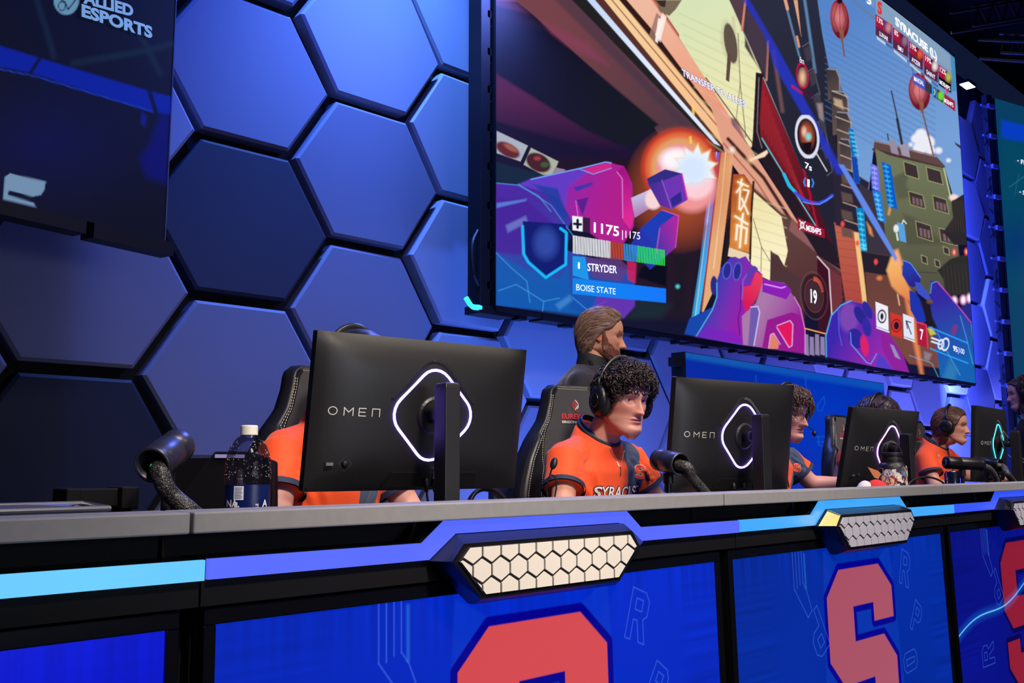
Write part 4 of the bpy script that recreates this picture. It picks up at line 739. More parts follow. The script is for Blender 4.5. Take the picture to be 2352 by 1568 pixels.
MB().tube(catmull([(xl-.1, YS+.05, MZ0+.55), (xl-.2, YS, MZ0+.42), (xl-.19, YS, MZ0+.22), (xl-.08, YS+.05, MZ0+.12)], 6), .012, 6).build('power_cable', M_cable, T)
MB().tube(catmull([(xl-.26, YS, MZ0+.02), (xl-.20, YS, MZ0-.035), (xl-.10, YS+.02, MZ0-.03)], 5), .020, 6).build('glowing_cable_end', mat('cyan_glow', (60, 220, 255), .5, emit=(60, 220, 255), es=1.2, noise_=(3, .02)), T)

# ================================================================ left LED screen (angled)
dl = np.array([.970, .242, 0]); dl /= np.linalg.norm(dl); pc_ = atY(378, 551, 4.6); nl = np.array([dl[1], -dl[0], 0])
def onl(x, y, off=0):
    d = ray(x, y); o = pc_+nl*off; t = ((o-CAM)@nl)/(d@nl); return CAM+d*t
Wl, Hl = 2.8, 3.6
T2 = thing('led_screen', 'dark angled LED screen at upper left with a pale organiser logo', 'screen', tuple(pc_-dl*Wl))
zb_ = pc_[2]
us = np.linspace(0, Wl, 420); vs = np.linspace(0, Hl, 520); UU, VV = np.meshgrid(us, vs)
G = (pc_-dl*Wl)[None, None]+dl[None, None]*UU[..., None]+np.array([0, 0, 1.])[None, None]*VV[..., None]
X, Y = pix(G.reshape(-1, 3)); P = Paint(X, Y, (3, 5, 22), soft=1.2)
B1 = lambda *l: E_(2.613, 0, 0, l)
P.glow(100, 330, 320, (4, 8, 70), .8, ry=200)
P.poly(B1((-600, 130), (0, 275), (240, 350), (890, 545), (1030, 580), (1030, 690), (920, 675), (200, 440), (0, 400), (-600, 250)), (0, 26, 150), 1, 3); P.line(B1((-100, 395), (200, 455), (920, 670)), 2.5, (20, 60, 190), .8); P.line(B1((240, 350), (180, 440)), 8, (2, 6, 40), 1, 2); P.line(B1((895, 540), (940, 690)), 10, (2, 6, 30), 1, 2)
P.poly(B1((960, 690), (1020, 680), (1000, 1100), (880, 1060), (840, 950), (900, 860)), (2, 6, 110), .8, 10); P.poly(B1((850, 670), (880, 700), (870, 760), (845, 740)), (6, 20, 130), .9, 4)
P.line(B1((200, -60), (270, 150), (325, 340)), 13, (12, 28, 52), .8, 4); P.line(B1((440, 380), (900, 300), (1040, 260)), 14, (10, 30, 44), .8, 5); P.line(B1((840, 200), (960, 440)), 12, (10, 30, 44), .8, 5)
c_ = B1((398, 0))[0]; P.ell(c_[0], c_[1], 29, 34, (96, 140, 172)); P.line([(c_[0]-24, c_[1]-10), (c_[0]-2, c_[1]+6), (c_[0]+4, c_[1]+22), (c_[0]+24, c_[1]-4)], 3, (4, 8, 30)); P.ell(c_[0]-10, c_[1]+14, 8, 10, (4, 8, 30), ring=2)
P.poly(B1((30, 1060), (60, 1040), (275, 1090), (265, 1140), (245, 1170), (190, 1180), (55, 1140), (45, 1170), (200, 1215), (215, 1242), (20, 1195)), (110, 140, 172), 1, 1.2)
grid_mesh('led_display', G, P.c, LEDM, T2)
MLg = mat('led_letter_pale', (100, 140, 170), .5, emit=(108, 146, 176), es=1, noise_=(40, .1))
fl = lambda p: onl(p[0], p[1], .006)
l1_ = lambda x, y: B1((x, y))[0]
led_text('lettering', 'ESPORTS', l1_(490, 95), l1_(915, 228), l1_(490, 25), MLg, .045, parent=T2, fn=fl); led_text('lettering', 'ALLIED', l1_(500, 15), l1_(800, 98), l1_(500, -52), MLg, .045, parent=T2, fn=fl)
bk = MB(); h4 = lambda u, v, o: tuple(pc_-dl*Wl+dl*u+np.array([0, 0, v])-nl*o)
def slab4(b, u0, u1, v0, v1, o0, o1): b.loft([[h4(u0, v0, o0), h4(u1, v0, o0), h4(u1, v1, o0), h4(u0, v1, o0)], [h4(u0, v0, o1), h4(u1, v0, o1), h4(u1, v1, o1), h4(u0, v1, o1)]])
slab4(bk, 0, Wl+.004, 0, Hl, .004, .10); bk.build('cabinet', M_void, T2)
bk = MB()
for k in range(6): slab4(bk, k*.5-.1, k*.5+.36, -.06-.01*(k % 2), 0, .0, .1)
bk.build('bottom_frame', M_steel, T2)
bk = MB(); slab4(bk, Wl, Wl+.006, 0, Hl, -.002, .012); bk.build('edge_trim', mat('aluminium_edge', (150, 160, 200), .3, .8, noise_=(8, .05)), T2)

# ================================================================ right LED screen (partly in frame)
dr = np.array([.964, -.267, 0]); dr /= np.linalg.norm(dr); pr_ = atY(2308, 560, 5.0); nr = np.array([dr[1], -dr[0], 0])
zt_ = (atY(2308, 243, 5.0))[2]
T3_ = thing('led_screen', 'teal LED screen at the right edge with bullet points', 'screen', (pr_[0], pr_[1], 1.9), group=None)
us = np.linspace(0, 4, 200); vs = np.linspace(1.6, zt_, 420); UU, VV = np.meshgrid(us, vs)
G = np.stack([pr_[0]+dr[0]*UU, pr_[1]+dr[1]*UU, VV], -1); X, Y = pix(G.reshape(-1, 3)); P = Paint(X, Y, (8, 62, 96), soft=1)
P.poly([(2300, 275), (2400, 300), (2400, 335), (2300, 318)], (6, 60, 190), 1, 3); P.poly([(2300, 320), (2400, 340), (2400, 700), (2300, 650)], (4, 70, 96), .9, 12); P.glow(2340, 560, 120, (4, 44, 110), .8)
P.line([(2318, 430), (2352, 405), (2400, 390)], 1.5, (50, 120, 150), .7); P.line([(2330, 450), (2340, 400)], 1.2, (40, 110, 140), .6)
grid_mesh('led_display', G, P.c, LEDM, T3_)
fr_ = lambda p: (lambda d, o: CAM+d*(((o-CAM)@nr)/(d@nr)))(ray(p[0], p[1]), pr_+nr*.01)
led_text('lettering', 'FF', (2345, 376), (2357, 379), (2345, 366), ML, .02, parent=T3_, fn=fr_); led_text('lettering', 'SC', (2349, 446), (2361, 449), (2349, 437), ML, .02, parent=T3_, fn=fr_)
for (x, y) in ((2338, 369), (2343, 441)):
    q = fr_((x, y)); MB().lathe([(0, 0), (.012, 0), (.012, .004), (0, .004)], q, tuple(nr), 12).build('bullet_dot', ML, T3_)
b = MB()
def slab5(b, u0, u1, z0, z1, o0, o1):
    f = lambda u, z, o: tuple(pr_*np.array([1, 1, 0])+dr*u-nr*o+np.array([0, 0, z])); b.loft([[f(u0, z0, o0), f(u1, z0, o0), f(u1, z1, o0), f(u0, z1, o0)], [f(u0, z0, o1), f(u1, z0, o1), f(u1, z1, o1), f(u0, z1, o1)]])
slab5(b, 0, 4, 1.6, zt_, .005, .12); b.build('cabinet', M_void, T3_)
b = MB(); slab5(b, -.17, -.03, -.0, zt_+.05, .03, .12); b.build('side_post', M_steel, T3_)
for k in range(10):
    b = MB(); z = 2.2+k*.5; slab5(b, -.17, -.02, z, z+.07, -.01, .06); slab5(b, -.3, -.1, z+.02, z+.05, .03, .06); b.build('latch', mat('latch_grey', (96, 98, 120), .4, .5, noise_=(9, .1)), T3_)
for k in range(6):
    z = 2.3+k*.75; q = lambda u, zz: tuple(pr_*np.array([1, 1, 0])+dr*u-nr*.05+np.array([0, 0, zz])); MB().tube(catmull([q(-.28, z+.5), q(-.12, z+.35), q(-.24, z+.15), q(-.08, z-.1)], 5), .011, 5).build('power_cable', M_cable, T3_)
    MB().tube([q(-.3, z), q(-.02, z+.25)], .015, 5).build('brace', M_steel, T3_)

# ================================================================ low LED banner behind the players
bx0, bx1 = atY(1575, 830, 4.0)[0], atY(2031, 900, 4.0)[0]; zt = atY(1575, 809, 4.0)[2]; zt2 = atY(2031, 881, 4.0)[2]
T4 = thing('led_banner', 'low blue LED banner standing behind the third player', 'screen', (bx0, 4.0, 0))
us = np.linspace(bx0, bx1, 330); vs = np.linspace(0, 1, 200); UU, VV = np.meshgrid(us, vs); zz = .35+VV*((zt+(zt2-zt)*(UU-bx0)/(bx1-bx0))-.35)
G = np.stack([UU, np.full_like(UU, 4.0), zz], -1); X, Y = pix(G.reshape(-1, 3)); P = Paint(X, Y, (0, 40, 160), soft=1)
P.poly([(1570, 800), (2040, 875), (2040, 900), (1570, 822)], (16, 90, 176), .9, 5); P.glow(1900, 960, 260, (0, 58, 200), .7)
for q in ([(1893, 910), (1878, 930), (1878, 942), (1887, 944), (1895, 925), (1893, 910)], [(1875, 1002), (1903, 1002)], [(1880, 1002), (1880, 1022), (1903, 1026)], [(1877, 1014), (1903, 1016)], [(1850, 862), (1852, 900)], [(1736, 862), (1738, 900)]): P.line(q, 1.2, (20, 110, 210), .7)
grid_mesh('led_display', G, P.c, LEDM, T4)
b = MB(); b.loft([[(bx0-.01, 4.004, 0), (bx1+.01, 4.004, 0), (bx1+.01, 4.004, zt2+.005), (bx0-.01, 4.004, zt+.005)], [(bx0-.01, 4.12, 0), (bx1+.01, 4.12, 0), (bx1+.01, 4.12, zt2+.005), (bx0-.01, 4.12, zt+.005)]]); b.build('cabinet', M_steel, T4)
MB().box((bx0-.075, 4.03, zt-.10), (bx0-.01, 4.1, zt-.035)).build('side_bracket', M_steel, T4)
# ================================================================ ceiling pieces
q = atY(2222, 196, 5.4); Tn = thing('ceiling_light', 'small bright white work light hanging beyond the LED wall', 'lamp', tuple(q))
b = MB(); b.box((q[0]-.16, q[1]-.08, q[2]-.0), (q[0]+.16, q[1]+.08, q[2]+.05)); b.build('housing', M_void, Tn)
b = MB(); b.box((q[0]-.15, q[1]-.07, q[2]-.012), (q[0]+.15, q[1]+.07, q[2]-.001)); b.build('lens', mat('lamp_white', (255, 255, 255), .5, emit=(225, 240, 255), es=4, noise_=(3, .02)), Tn)
for (x0, y0, x1, y1) in ((2235, 60, 2352, 20), (2300, 120, 2352, 130)):
    p0 = atY(x0, y0, 4.2); p1 = atY(x1+120, y1, 3.2); tr = thing('truss', 'dark lighting truss across the ceiling near the upper corner' if y0 == 60 else 'dark lighting truss hanging lower at the upper right', 'truss', tuple(p0))
    b = MB(); u_ = Vector(p1-p0); n = 14
    for dz in (0, .28):
        for dy in (0, .28): b.tube([Vector(p0)+Vector((0, dy, dz)), Vector(p1)+Vector((0, dy, dz))], .025, 6)
    b.build('rail', M_steel, tr)
    b = MB()
    for k in range(n): b.tube([Vector(p0)+u_*k/n+Vector((0, 0, .28*(k % 2))), Vector(p0)+u_*(k+1)/n+Vector((0, 0, .28*((k+1) % 2)))], .014, 5)
    b.build('web', M_steel, tr)
# ================================================================ gaming monitors on the desk
M_mon = mat('monitor_shell', (25, 25, 27), .42, spec=.55, bump=(700, .12, .001), noise_=(8, .05))
M_port = mat('port_recess', (8, 8, 10), .6, noise_=(8, .1))
DT = .765      # worktop height
mons = [
    dict(l=(1.211, 1.867), yaw=-6.6, z0=.945, z1=1.314, tilt=.055, w=.613, ring=((140, 110, 255), 15.0), glow=(.40, .22, 1), lab='gaming monitor nearest the camera with large white diamond light ring, seen from behind'),
    dict(l=(2.647, 1.90), yaw=-9.2, z0=.915, z1=1.303, tilt=.05, w=.613, ring=((140, 110, 255), 15.0), glow=(.40, .22, 1), lab='gaming monitor in front of the curly haired player, white diamond ring, seen from behind'),
    dict(l=(4.10, 2.0), yaw=-4.3, z0=.90, z1=1.272, tilt=.085, w=.613, ring=((190, 120, 240), 8.0), glow=(.5, .2, .9), lab='gaming monitor behind the steel water bottle covered in stickers'),
    dict(l=(5.52, 1.95), yaw=4.5, z0=.92, z1=1.335, tilt=.03, w=.613, ring=((60, 226, 255), 1.7), glow=(.1, .5, 1), lab='gaming monitor with a cyan diamond light ring at the far right of the desk')]
for mi_, q in enumerate(mons):
    dpt = (q['l'][0]*_f[0]+q['l'][1]*_f[1])
    # the photo shows the back: local x runs along the desk, y away from the audience
    a = math.radians(q['yaw']); W = q['w']; H = (q['z1']-q['z0'])
    if mi_ == 0: H = .369
    O = thing('gaming_monitor', q['lab'], 'monitor', (q['l'][0]+W/2*math.cos(a), q['l'][1]+W/2*math.sin(a), DT), a, 'gaming monitors along the desk')
    zc = q['z1']-H/2-DT; th = math.atan2(q['tilt'], H)
    Mt = Matrix.Translation((0, .012, zc))@Matrix.Rotation(th, 4, 'X')      # panel frame: x right, z up, -y to audience
    def L(x, y, z): return tuple(Mt@Vector((x, y, z)))
    # shell: domed back
    nx, nz = 28, 18; G = MB(); rings = []
    def shell(u, v):   # u,v in -1..1
        e = 1-max(abs(u), abs(v))**5; r_ = 1-(abs(u)**2.6)*.35-(abs(v)**2.2)*.65
        return -.012-.040*max(0, min(1, e))**.7*max(0, 1-abs(u)**4*.4-abs(v)**3*.62)**.6
    us = np.sign(np.linspace(-1, 1, nx))*np.abs(np.linspace(-1, 1, nx))**.7; vs = np.sign(np.linspace(-1, 1, nz))*np.abs(np.linspace(-1, 1, nz))**.7
    V = [L(u*W/2, shell(u, v), v*H/2) for v in vs for u in us]; F = [(j*nx+i, (j+1)*nx+i, (j+1)*nx+i+1, j*nx+i+1) for j in range(nz-1) for i in range(nx-1)]
    F = [f[::-1] for f in F]
    G.add(V, F); G.build('back_shell', M_mon, O, world=False, smooth=True)
    b = MB(); b.box((-W/2, -.012, -H/2), (W/2, .012, H/2)); b.v = [L(*p) for p in b.v]; b.build('panel_frame', M_mon, O, world=False, bevel=.003)
    b = MB(); b.box((-W/2+.008, .0122, -H/2+.014), (W/2-.008, .0135, H/2-.008)); b.v = [L(*p) for p in b.v]; b.build('screen', mat('monitor_screen', (10, 10, 14), .2, emit=(70, 90, 190), es=1.6, noise_=(8, .4)), O, world=False)
    # diamond light ring
    cxr = -W/2+.615*W-.0; zr = .02
    cx0 = .002; cz0 = .004; R = .110; RX = 1.01; path = []
    for k in range(4):
        ang = PI/2-k*PI/2; c = Vector((math.cos(ang), math.sin(ang)))*(R-.050)
        for t in np.linspace(PI/4, -PI/4, 7): path.append((cx0+(c.x+.050*math.cos(ang+t))*RX, cz0+c.y+.050*math.sin(ang+t)))
    path.append(path[0]); path.append(path[1])
    def surf(x, z): return shell(min(1, max(-1, x/(W/2))), min(1, max(-1, z/(H/2))))
    rb = MB(); rb.tube([L(x, surf(x, z)-.0008, z) for x, z in path], .0033, 6, cap=False); rb.build('light_ring', mat('ring_light_%d' % mi_, q['ring'][0], .5, emit=q['ring'][0], es=q['ring'][1]), O, world=False, smooth=True)
    # vent ridges over the upper half of the diamond
    vb = MB(); sl = MB(); RV = R+.021; seq = []
    for k in (3, 0, 1):
        ang = PI/2-k*PI/2; c = Vector((math.cos(ang), math.sin(ang)))*(RV-.050)
        if k == 0: seq += [(cx0+(c.x+.050*math.cos(ang+t))*RX, cz0+c.y+.050*math.sin(ang+t)) for t in np.linspace(PI/4, -PI/4, 9)]
        else:
            t = PI/4 if k == 1 else -PI/4; q_ = (cx0+(c.x+.050*math.cos(ang+t))*RX, cz0+c.y+.050*math.sin(ang+t)); seq.append(q_)
    pth = [seq[0]]
    for p_, n_ in zip(seq[:-1], seq[1:]):
        L_ = math.hypot(n_[0]-p_[0], n_[1]-p_[1]); m_ = max(1, int(L_/.0048)); pth += [(p_[0]+(n_[0]-p_[0])*k/m_, p_[1]+(n_[1]-p_[1])*k/m_) for k in range(1, m_+1)]
    sl.tube([L(x, surf(x, z)-.0002, z) for x, z in pth], .0050, 6, flat=.5, up=(0, 1, 0)); sl.build('vent_slot', M_port, O, world=False)
    for x, z in pth: vb.tube([L(x-.0036, surf(x, z)-.0032, z-.0036), L(x+.0026*(1 if x > cx0 else -1), surf(x, z)-.0032, z+.0040)], .0010, 4)
    vb.build('vent_ridges', M_mon, O, world=False)
    # maker name
    if mi_ < 4:
        tw = MB(); lx = -W/2+.032; lz = -.004; hh = .0175; st = .0022; yy_ = surf(lx, lz)
        def S2(pts):
            v, f = line_strip(pts, st, (0, 0, 0), (1, 0, 0), (0, 0, 1), 0); tw.add([L(p[0]+lx, surf(p[0]+lx, p[2]+lz)-.0012, p[2]+lz) for p in v], f)
        S2([(.0125+.0095*math.cos(t), hh/2+.0088*math.sin(t)) for t in np.linspace(0, 2*PI, 25)])
        x0 = .038; S2([(x0, 0), (x0, hh), (x0+.0105, hh*.42), (x0+.021, hh), (x0+.021, 0)])
        x0 = .0735; S2([(x0+.017, 0), (x0, 0), (x0, hh), (x0+.017, hh)]); S2([(x0, hh/2), (x0+.015, hh/2)])
        x0 = .107; S2([(x0, 0), (x0, hh), (x0+.019, hh), (x0+.019, 0)])
        tw.build('maker_name', mat('logo_silver', (214, 212, 204), .35, .3, noise_=(9, .03)), O, world=False)
    # stand: hinge disc, arm, column, foot
    sb = MB(); yb = surf(cx0, cz0); sb.lathe([(.046, 0), (.046, .004), (.04, .008), (0, .008)], L(cx0, yb, cz0), tuple(Mt.to_3x3()@Vector((0, -1, 0))), 28); sb.build('mount_plate', M_mon, O, world=False, bevel=.001)
    sb = MB(); p0 = Vector(L(cx0, yb-.006, cz0)); p1 = Vector((-.023, -.115, p0.z+.0)); sb.tube([p0, p0.lerp(p1, .5), p1], .019, 12); sb.build('stand_arm', M_mon, O, world=False, smooth=True)
    cz1 = p0.z+.072; cxs = -.023
    sb = MB(); col = [(cxs-.021, -.160), (cxs+.021, -.160), (cxs+.021, -.112), (cxs-.021, -.112)]
    rr_ = []
    for z, k_ in ((.012, 1), (cz1-.012, 1), (cz1-.003, .93), (cz1, .8)): rr_.append([(cxs+(x-cxs)*k_, -.135+(y+.135)*k_, z) for x, y in col])
    sb.loft(rr_); sb.build('stand_column', M_mon, O, world=False, bevel=.006, seg=3)
    sb = MB(); sb.loft([[(cxs-.13, -.22, 0), (cxs+.13, -.22, 0), (cxs+.13, .06, 0), (cxs-.13, .06, 0)], [(cxs-.13, -.22, .01), (cxs+.13, -.22, .01), (cxs+.13, .06, .01), (cxs-.13, .06, .01)]]); sb.build('stand_foot', M_mon, O, world=False, bevel=.004)
    # recess with ports at the bottom, OSD stick, side port
    sb = MB(); z0_ = -H/2+.012; sb.loft([[L(-.11+.012*k, -.030-.0006, z0_+.0), L(.16-.012*k, -.030-.0006, z0_+.0), L(.150-.012*k, -.0465, z0_+.036), L(-.095+.012*k, -.0465, z0_+.036)] for k in (0,)]+[[L(-.11, -.02, z0_), L(.16, -.02, z0_), L(.15, -.02, z0_+.036), L(-.095, -.02, z0_+.036)]]); sb.build('port_recess', M_port, O, world=False)
    sb = MB(); xj, zj = -W/2+.085, -H/2+.068; yj = surf(xj, zj); nrm = tuple(Mt.to_3x3()@Vector((0, -1, 0)))
    sb.lathe([(.0075, -.001), (.0075, .004), (.005, .006), (0, .006)], L(xj, yj, zj), nrm, 16); sb.build('joystick', M_port, O, world=False, smooth=True)
    sb = MB(); 
    v, f = line_strip([(xj, zj+.017), (xj+.016, zj), (xj, zj-.017), (xj-.016, zj), (xj, zj+.017)], .0012, (0, 0, 0), (1, 0, 0), (0, 0, 1), 0); sb.add([L(p[0], surf(p[0], p[2])-.0008, p[2]) for p in v], f); sb.build('joystick_marking', mat('marking_grey', (58, 58, 62), .5, noise_=(9, .1)), O, world=False)
    sb = MB(); sb.box((xj-.048, yj-.001, zj-.004), (xj-.030, yj+.002, zj+.003)); sb.v = [L(*p) for p in sb.v]; sb.build('side_port', mat('port_metal', (170, 168, 160), .3, .8, noise_=(9, .1)), O, world=False)
    # cables
    wz = -zc
    for kx, (xx, cl, wh) in enumerate(((-.02 if mi_ else .005, M_cable, mi_ == 0), (.03, M_cable, False), (.09, M_cable, False))):
        a_ = Vector(L(xx, -.036, z0_+.022)); sb = MB()
        sb.tube([a_, a_+Vector((0, -.004, -.012)), a_+Vector((0, -.006, -.035))], [.0075, .0075, .0045], 8)
        pth = catmull([a_+Vector((0, -.006, -.03)), a_+Vector((.006, -.01, -.07)), Vector((xx+.03, -.035, .02)), Vector((xx+.07, .02, .006)), Vector((xx+.06, .07, .006))], 6)
        sb.tube(pth, .0032, 6); sb.build('cable', cl, O, world=False, smooth=True)
        if wh:
            sb = MB(); sb.tube(pth[7:16], .0045, 6); sb.build('cable_tie_wrap', mat('cable_wrap_white', (226, 220, 205), .5, bump=(300, .4, .002)), O, world=False)
    if mi_ == 0:
        sb = MB(); sb.box((.022, -.052, z0_+.02), (.041, -.046, z0_+.042)); sb.v = [L(*p) for p in sb.v]; tg = sb.build('paper_tag', mat('paper_tag', (200, 200, 196), .7, noise_=(20, .05)), O, world=False)
        V, F = text_mesh('MN', .012); sb = MB(); sb.add([L(.023+x*.9, -.0525, z0_+.024+y) for x, y, z in V], F); sb.build('tag_writing', M_black, tg, world=False) if False else None
# ================================================================ gaming chairs
M_lea = mat('chair_leather', (24, 24, 28), .38, spec=.5, bump=(260, .25, .0015), noise_=(12, .1))
M_fab = mat('chair_fabric', (52, 52, 55), .95, sheen=.2, bump=(900, .5, .001), noise_=(40, .12))
M_fabg = mat('chair_mesh_grey', (118, 116, 112), .9, bump=(700, .6, .001), noise_=(60, .2))
M_st = mat('stitching', (176, 172, 160), .7, noise_=(300, .5))
Zb = [.46, .60, .72, .82, .90, .95, 1.03, 1.11, 1.18, 1.25, 1.29, 1.315, 1.325]
Wb = [.25, .265, .290, .305, .302, .290, .262, .214, .155, .128, .120, .108, .085]
def chair_prof(z): return float(np.interp(z, Zb, Wb))
def make_chair(label, loc, rz, logo=True):
    O = thing('gaming_chair', label, 'chair', loc, rz, 'gaming chairs behind the desk')
    zs = np.linspace(.46, 1.325, 44); lean = lambda z: .10*(z-.46)
    def pt(u, z, front=True):     # u in -1..1 ; returns local point; front faces -y
        w_ = chair_prof(z); x = u*w_
        ub = float(np.interp(z, [1.0, 1.16], [.60, .82])); bol = .055*max(0, (abs(u)-ub)/(1-ub))**.8 if abs(u) > ub else 0
        if z > 1.12: bol *= max(0, 1-(z-1.12)/.12)*.4+.12
        y = -.035-bol if front else .045*(1-u**2*.6)
        if abs(u) > .93 and front: y += .03*((abs(u)-.93)/.07)
        return (x, y+lean(z), z)
    U = np.sin(np.linspace(-PI/2, PI/2, 27)); rings = []
    for z in zs:
        k = 1.0
        rings.append([pt(u, z) for u in U]+[pt(u, z, False) for u in U[::-1]])
    b = MB(); b.loft(rings); bo = b.build('backrest', M_lea, O, world=False, smooth=True)
    # fabric centre panel
    b = MB(); uu = np.linspace(-.60, .60, 13); zz = np.linspace(.50, 1.308, 36)
    V = [(lambda p: (p[0], p[1]-.006, p[2]))(pt(u*float(np.interp(z, [1.0, 1.16], [1, 1.33]))*(1 if z < 1.275 else 1-(z-1.275)*4), z)) for z in zz for u in uu]; F = [(j*13+i, j*13+i+1, (j+1)*13+i+1, (j+1)*13+i) for j in range(35) for i in range(12)]
    b.add(V, F); b.build('centre_panel', M_fab, bo, world=False, smooth=True)
    b = MB(); 
    for s_ in (-1, 1):
        q = [pt(s_*.60, 1.00), pt(s_*.60, .86), pt(s_*.34, .84), pt(s_*.50, .95)]; q = [(x, y-.009, z) for x, y, z in q]; b.add(q, [(0, 1, 2, 3)])
    b.build('mesh_insert', M_fabg, bo, world=False)
    b = MB()
    for s_ in (-1, 1):
        for uo in (.63, .91):
            P = [(lambda p: (p[0], p[1]-.003, p[2]))(pt(s_*(uo if uo > .8 else float(np.interp(z, [1.0, 1.16], [.63, .83]))), z)) for z in np.linspace(.5, 1.295, 90)]
            b = MB()
            for k in range(0, 88, 1): b.tube([P[k], (np.array(P[k])*.35+np.array(P[k+1])*.65)], .0014, 4)
            b.build('stitching', M_st, bo, world=False)
    b = MB()
    P = [(lambda p: (p[0], p[1]-.003, p[2]))(pt(u, 1.308)) for u in np.linspace(-.7, .7, 30)]
    for k in range(28): b.tube([P[k], (np.array(P[k])*.35+np.array(P[k+1])*.65)], .0014, 4)
    b.build('stitching', M_st, bo, world=False)
    if logo:
        def T_(txt, x0, x1, z, h, m, nm):
            V, F = text_mesh(txt, 1, bold=.03); w0 = min(v[0] for v in V); w1 = max(v[0] for v in V); b = MB()
            b.add([(lambda p: (p[0], p[1]-.0085, p[2]))(pt((x0+(v[0]-w0)/(w1-w0)*(x1-x0))/chair_prof(z+v[1]/.7*h), z+v[1]/.7*h)) for v in V], F); b.build(nm, m, bo, world=False)
        T_('EUREKA', -.070, .050, 1.190, .019, mat('embroidery_red', (190, 50, 60), .6, noise_=(200, .15)), 'embroidered_name'); T_('ERGONOMIC', -.070, .052, 1.172, .0095, mat('embroidery_white', (205, 200, 196), .6, noise_=(200, .1)), 'embroidered_name')
        for s_, col in ((0, 'embroidery_red'), (1, 'embroidery_white')):
            b = MB(); pts = [[(-.020, .012), (-.020, -.010), (.0, -.034), (.004, -.030)], [(-.020, .010), (.002, .034)], [(-.008, .002), (.008, .020)], [(-.010, -.014), (.012, .008)]] if s_ == 0 else [[(.004, .034), (.022, .012), (.022, -.010), (.012, -.02)], [(-.002, -.024), (.018, -.002)]]
            for L_ in pts:
                v, f = line_strip(L_, .0055, (0, 0, 0), (1, 0, 0), (0, 0, 1), 0); b.add([(lambda p: (p[0], p[1]-.0085, p[2]))(pt(p_[0]*.62/chair_prof(1.243+p_[2]*.62), 1.243+p_[2]*.62)) for p_ in v], f)
            b.build('embroidered_emblem', mat(col), bo, world=False)
    b = MB(); b.loft([[(x*k, y, z) for x, y in ((-.25, -.47), (.25, -.47), (.27, -.1), (.24, .02), (-.24, .02), (-.27, -.1))] for z, k in ((.38, .94), (.41, 1), (.47, 1), (.49, .95))]); b.build('seat', M_lea, O, world=False, bevel=.02, seg=3)
    b = MB(); b.lathe([(.028, .08), (.028, .25), (.04, .25), (.04, .38)], (0, -.22, 0), n=14); b.build('gas_lift', M_steel, O, world=False)
    b = MB()
    for k in range(5):
        t = 2*PI*k/5; b.tube([(0, -.22, .10), (.30*math.cos(t), -.22+.30*math.sin(t), .075)], [.03, .018], 8)
    b.build('star_base', M_steel, O, world=False)
    for k in range(5):
        t = 2*PI*k/5; b = MB(); b.lathe([(.03, -.02), (.03, .02)], (.30*math.cos(t), -.22+.30*math.sin(t), .031), (-math.sin(t), math.cos(t), 0), 14); b.build('caster', M_black, O, world=False)
    for s_ in (-1, 1):
        b = MB(); b.box((s_*.30-.02, -.26, .42), (s_*.30+.02, -.18, .66)); b.box((s_*.30-.045, -.36, .66), (s_*.30+.045, -.10, .69)); b.build('armrest', M_black, O, world=False, bevel=.01)
    return O
make_chair('black gaming chair behind the nearest monitor, left shoulder showing', (1.755, 2.585, 0), math.radians(3))
make_chair('black gaming chair with red embroidered name behind the curly haired player', (2.86, 2.49, 0), math.radians(-12))
make_chair('black gaming chair behind the monitor with the sticker covered bottle, left of it', (5.78, 2.80, 0), math.radians(4))
make_chair('black gaming chair behind the player at the far right end of the row', tuple(Vector(atD(2127, 1069, 6.8))*Vector((1, 1, 0))), math.radians(0))
# ================================================================ things on the desk
def px_at(x, y, Y): return Vector(atY(x, y, Y))
M_cam = mat('camera_tube', (74, 74, 86), .34, .75, bump=(300, .05, .001), noise_=(20, .06))
M_camk = mat('camera_tube_black', (26, 26, 32), .36, .5, noise_=(20, .06))
def braid_mat():
    if 'braid' in _mats: return _mats['braid']
    m = mat('braid', (40, 40, 44), .55, .2); nt = m.node_tree; b = nt.nodes['Principled BSDF']; tc = nt.nodes['Texture Coordinate']
    v = nt.nodes.new('ShaderNodeTexVoronoi'); v.inputs['Scale'].default_value = 420; nt.links.new(tc.outputs['Object'], v.inputs['Vector'])
    r = nt.nodes.new('ShaderNodeValToRGB'); r.color_ramp.elements[0].position = .24; r.color_ramp.elements[0].color = (.40, .39, .35, 1); r.color_ramp.elements[1].position = .34; r.color_ramp.elements[1].color = (.012, .012, .014, 1)
    nt.links.new(v.outputs['Distance'], r.inputs[0]); nt.links.new(r.outputs[0], b.inputs['Base Color']); return m
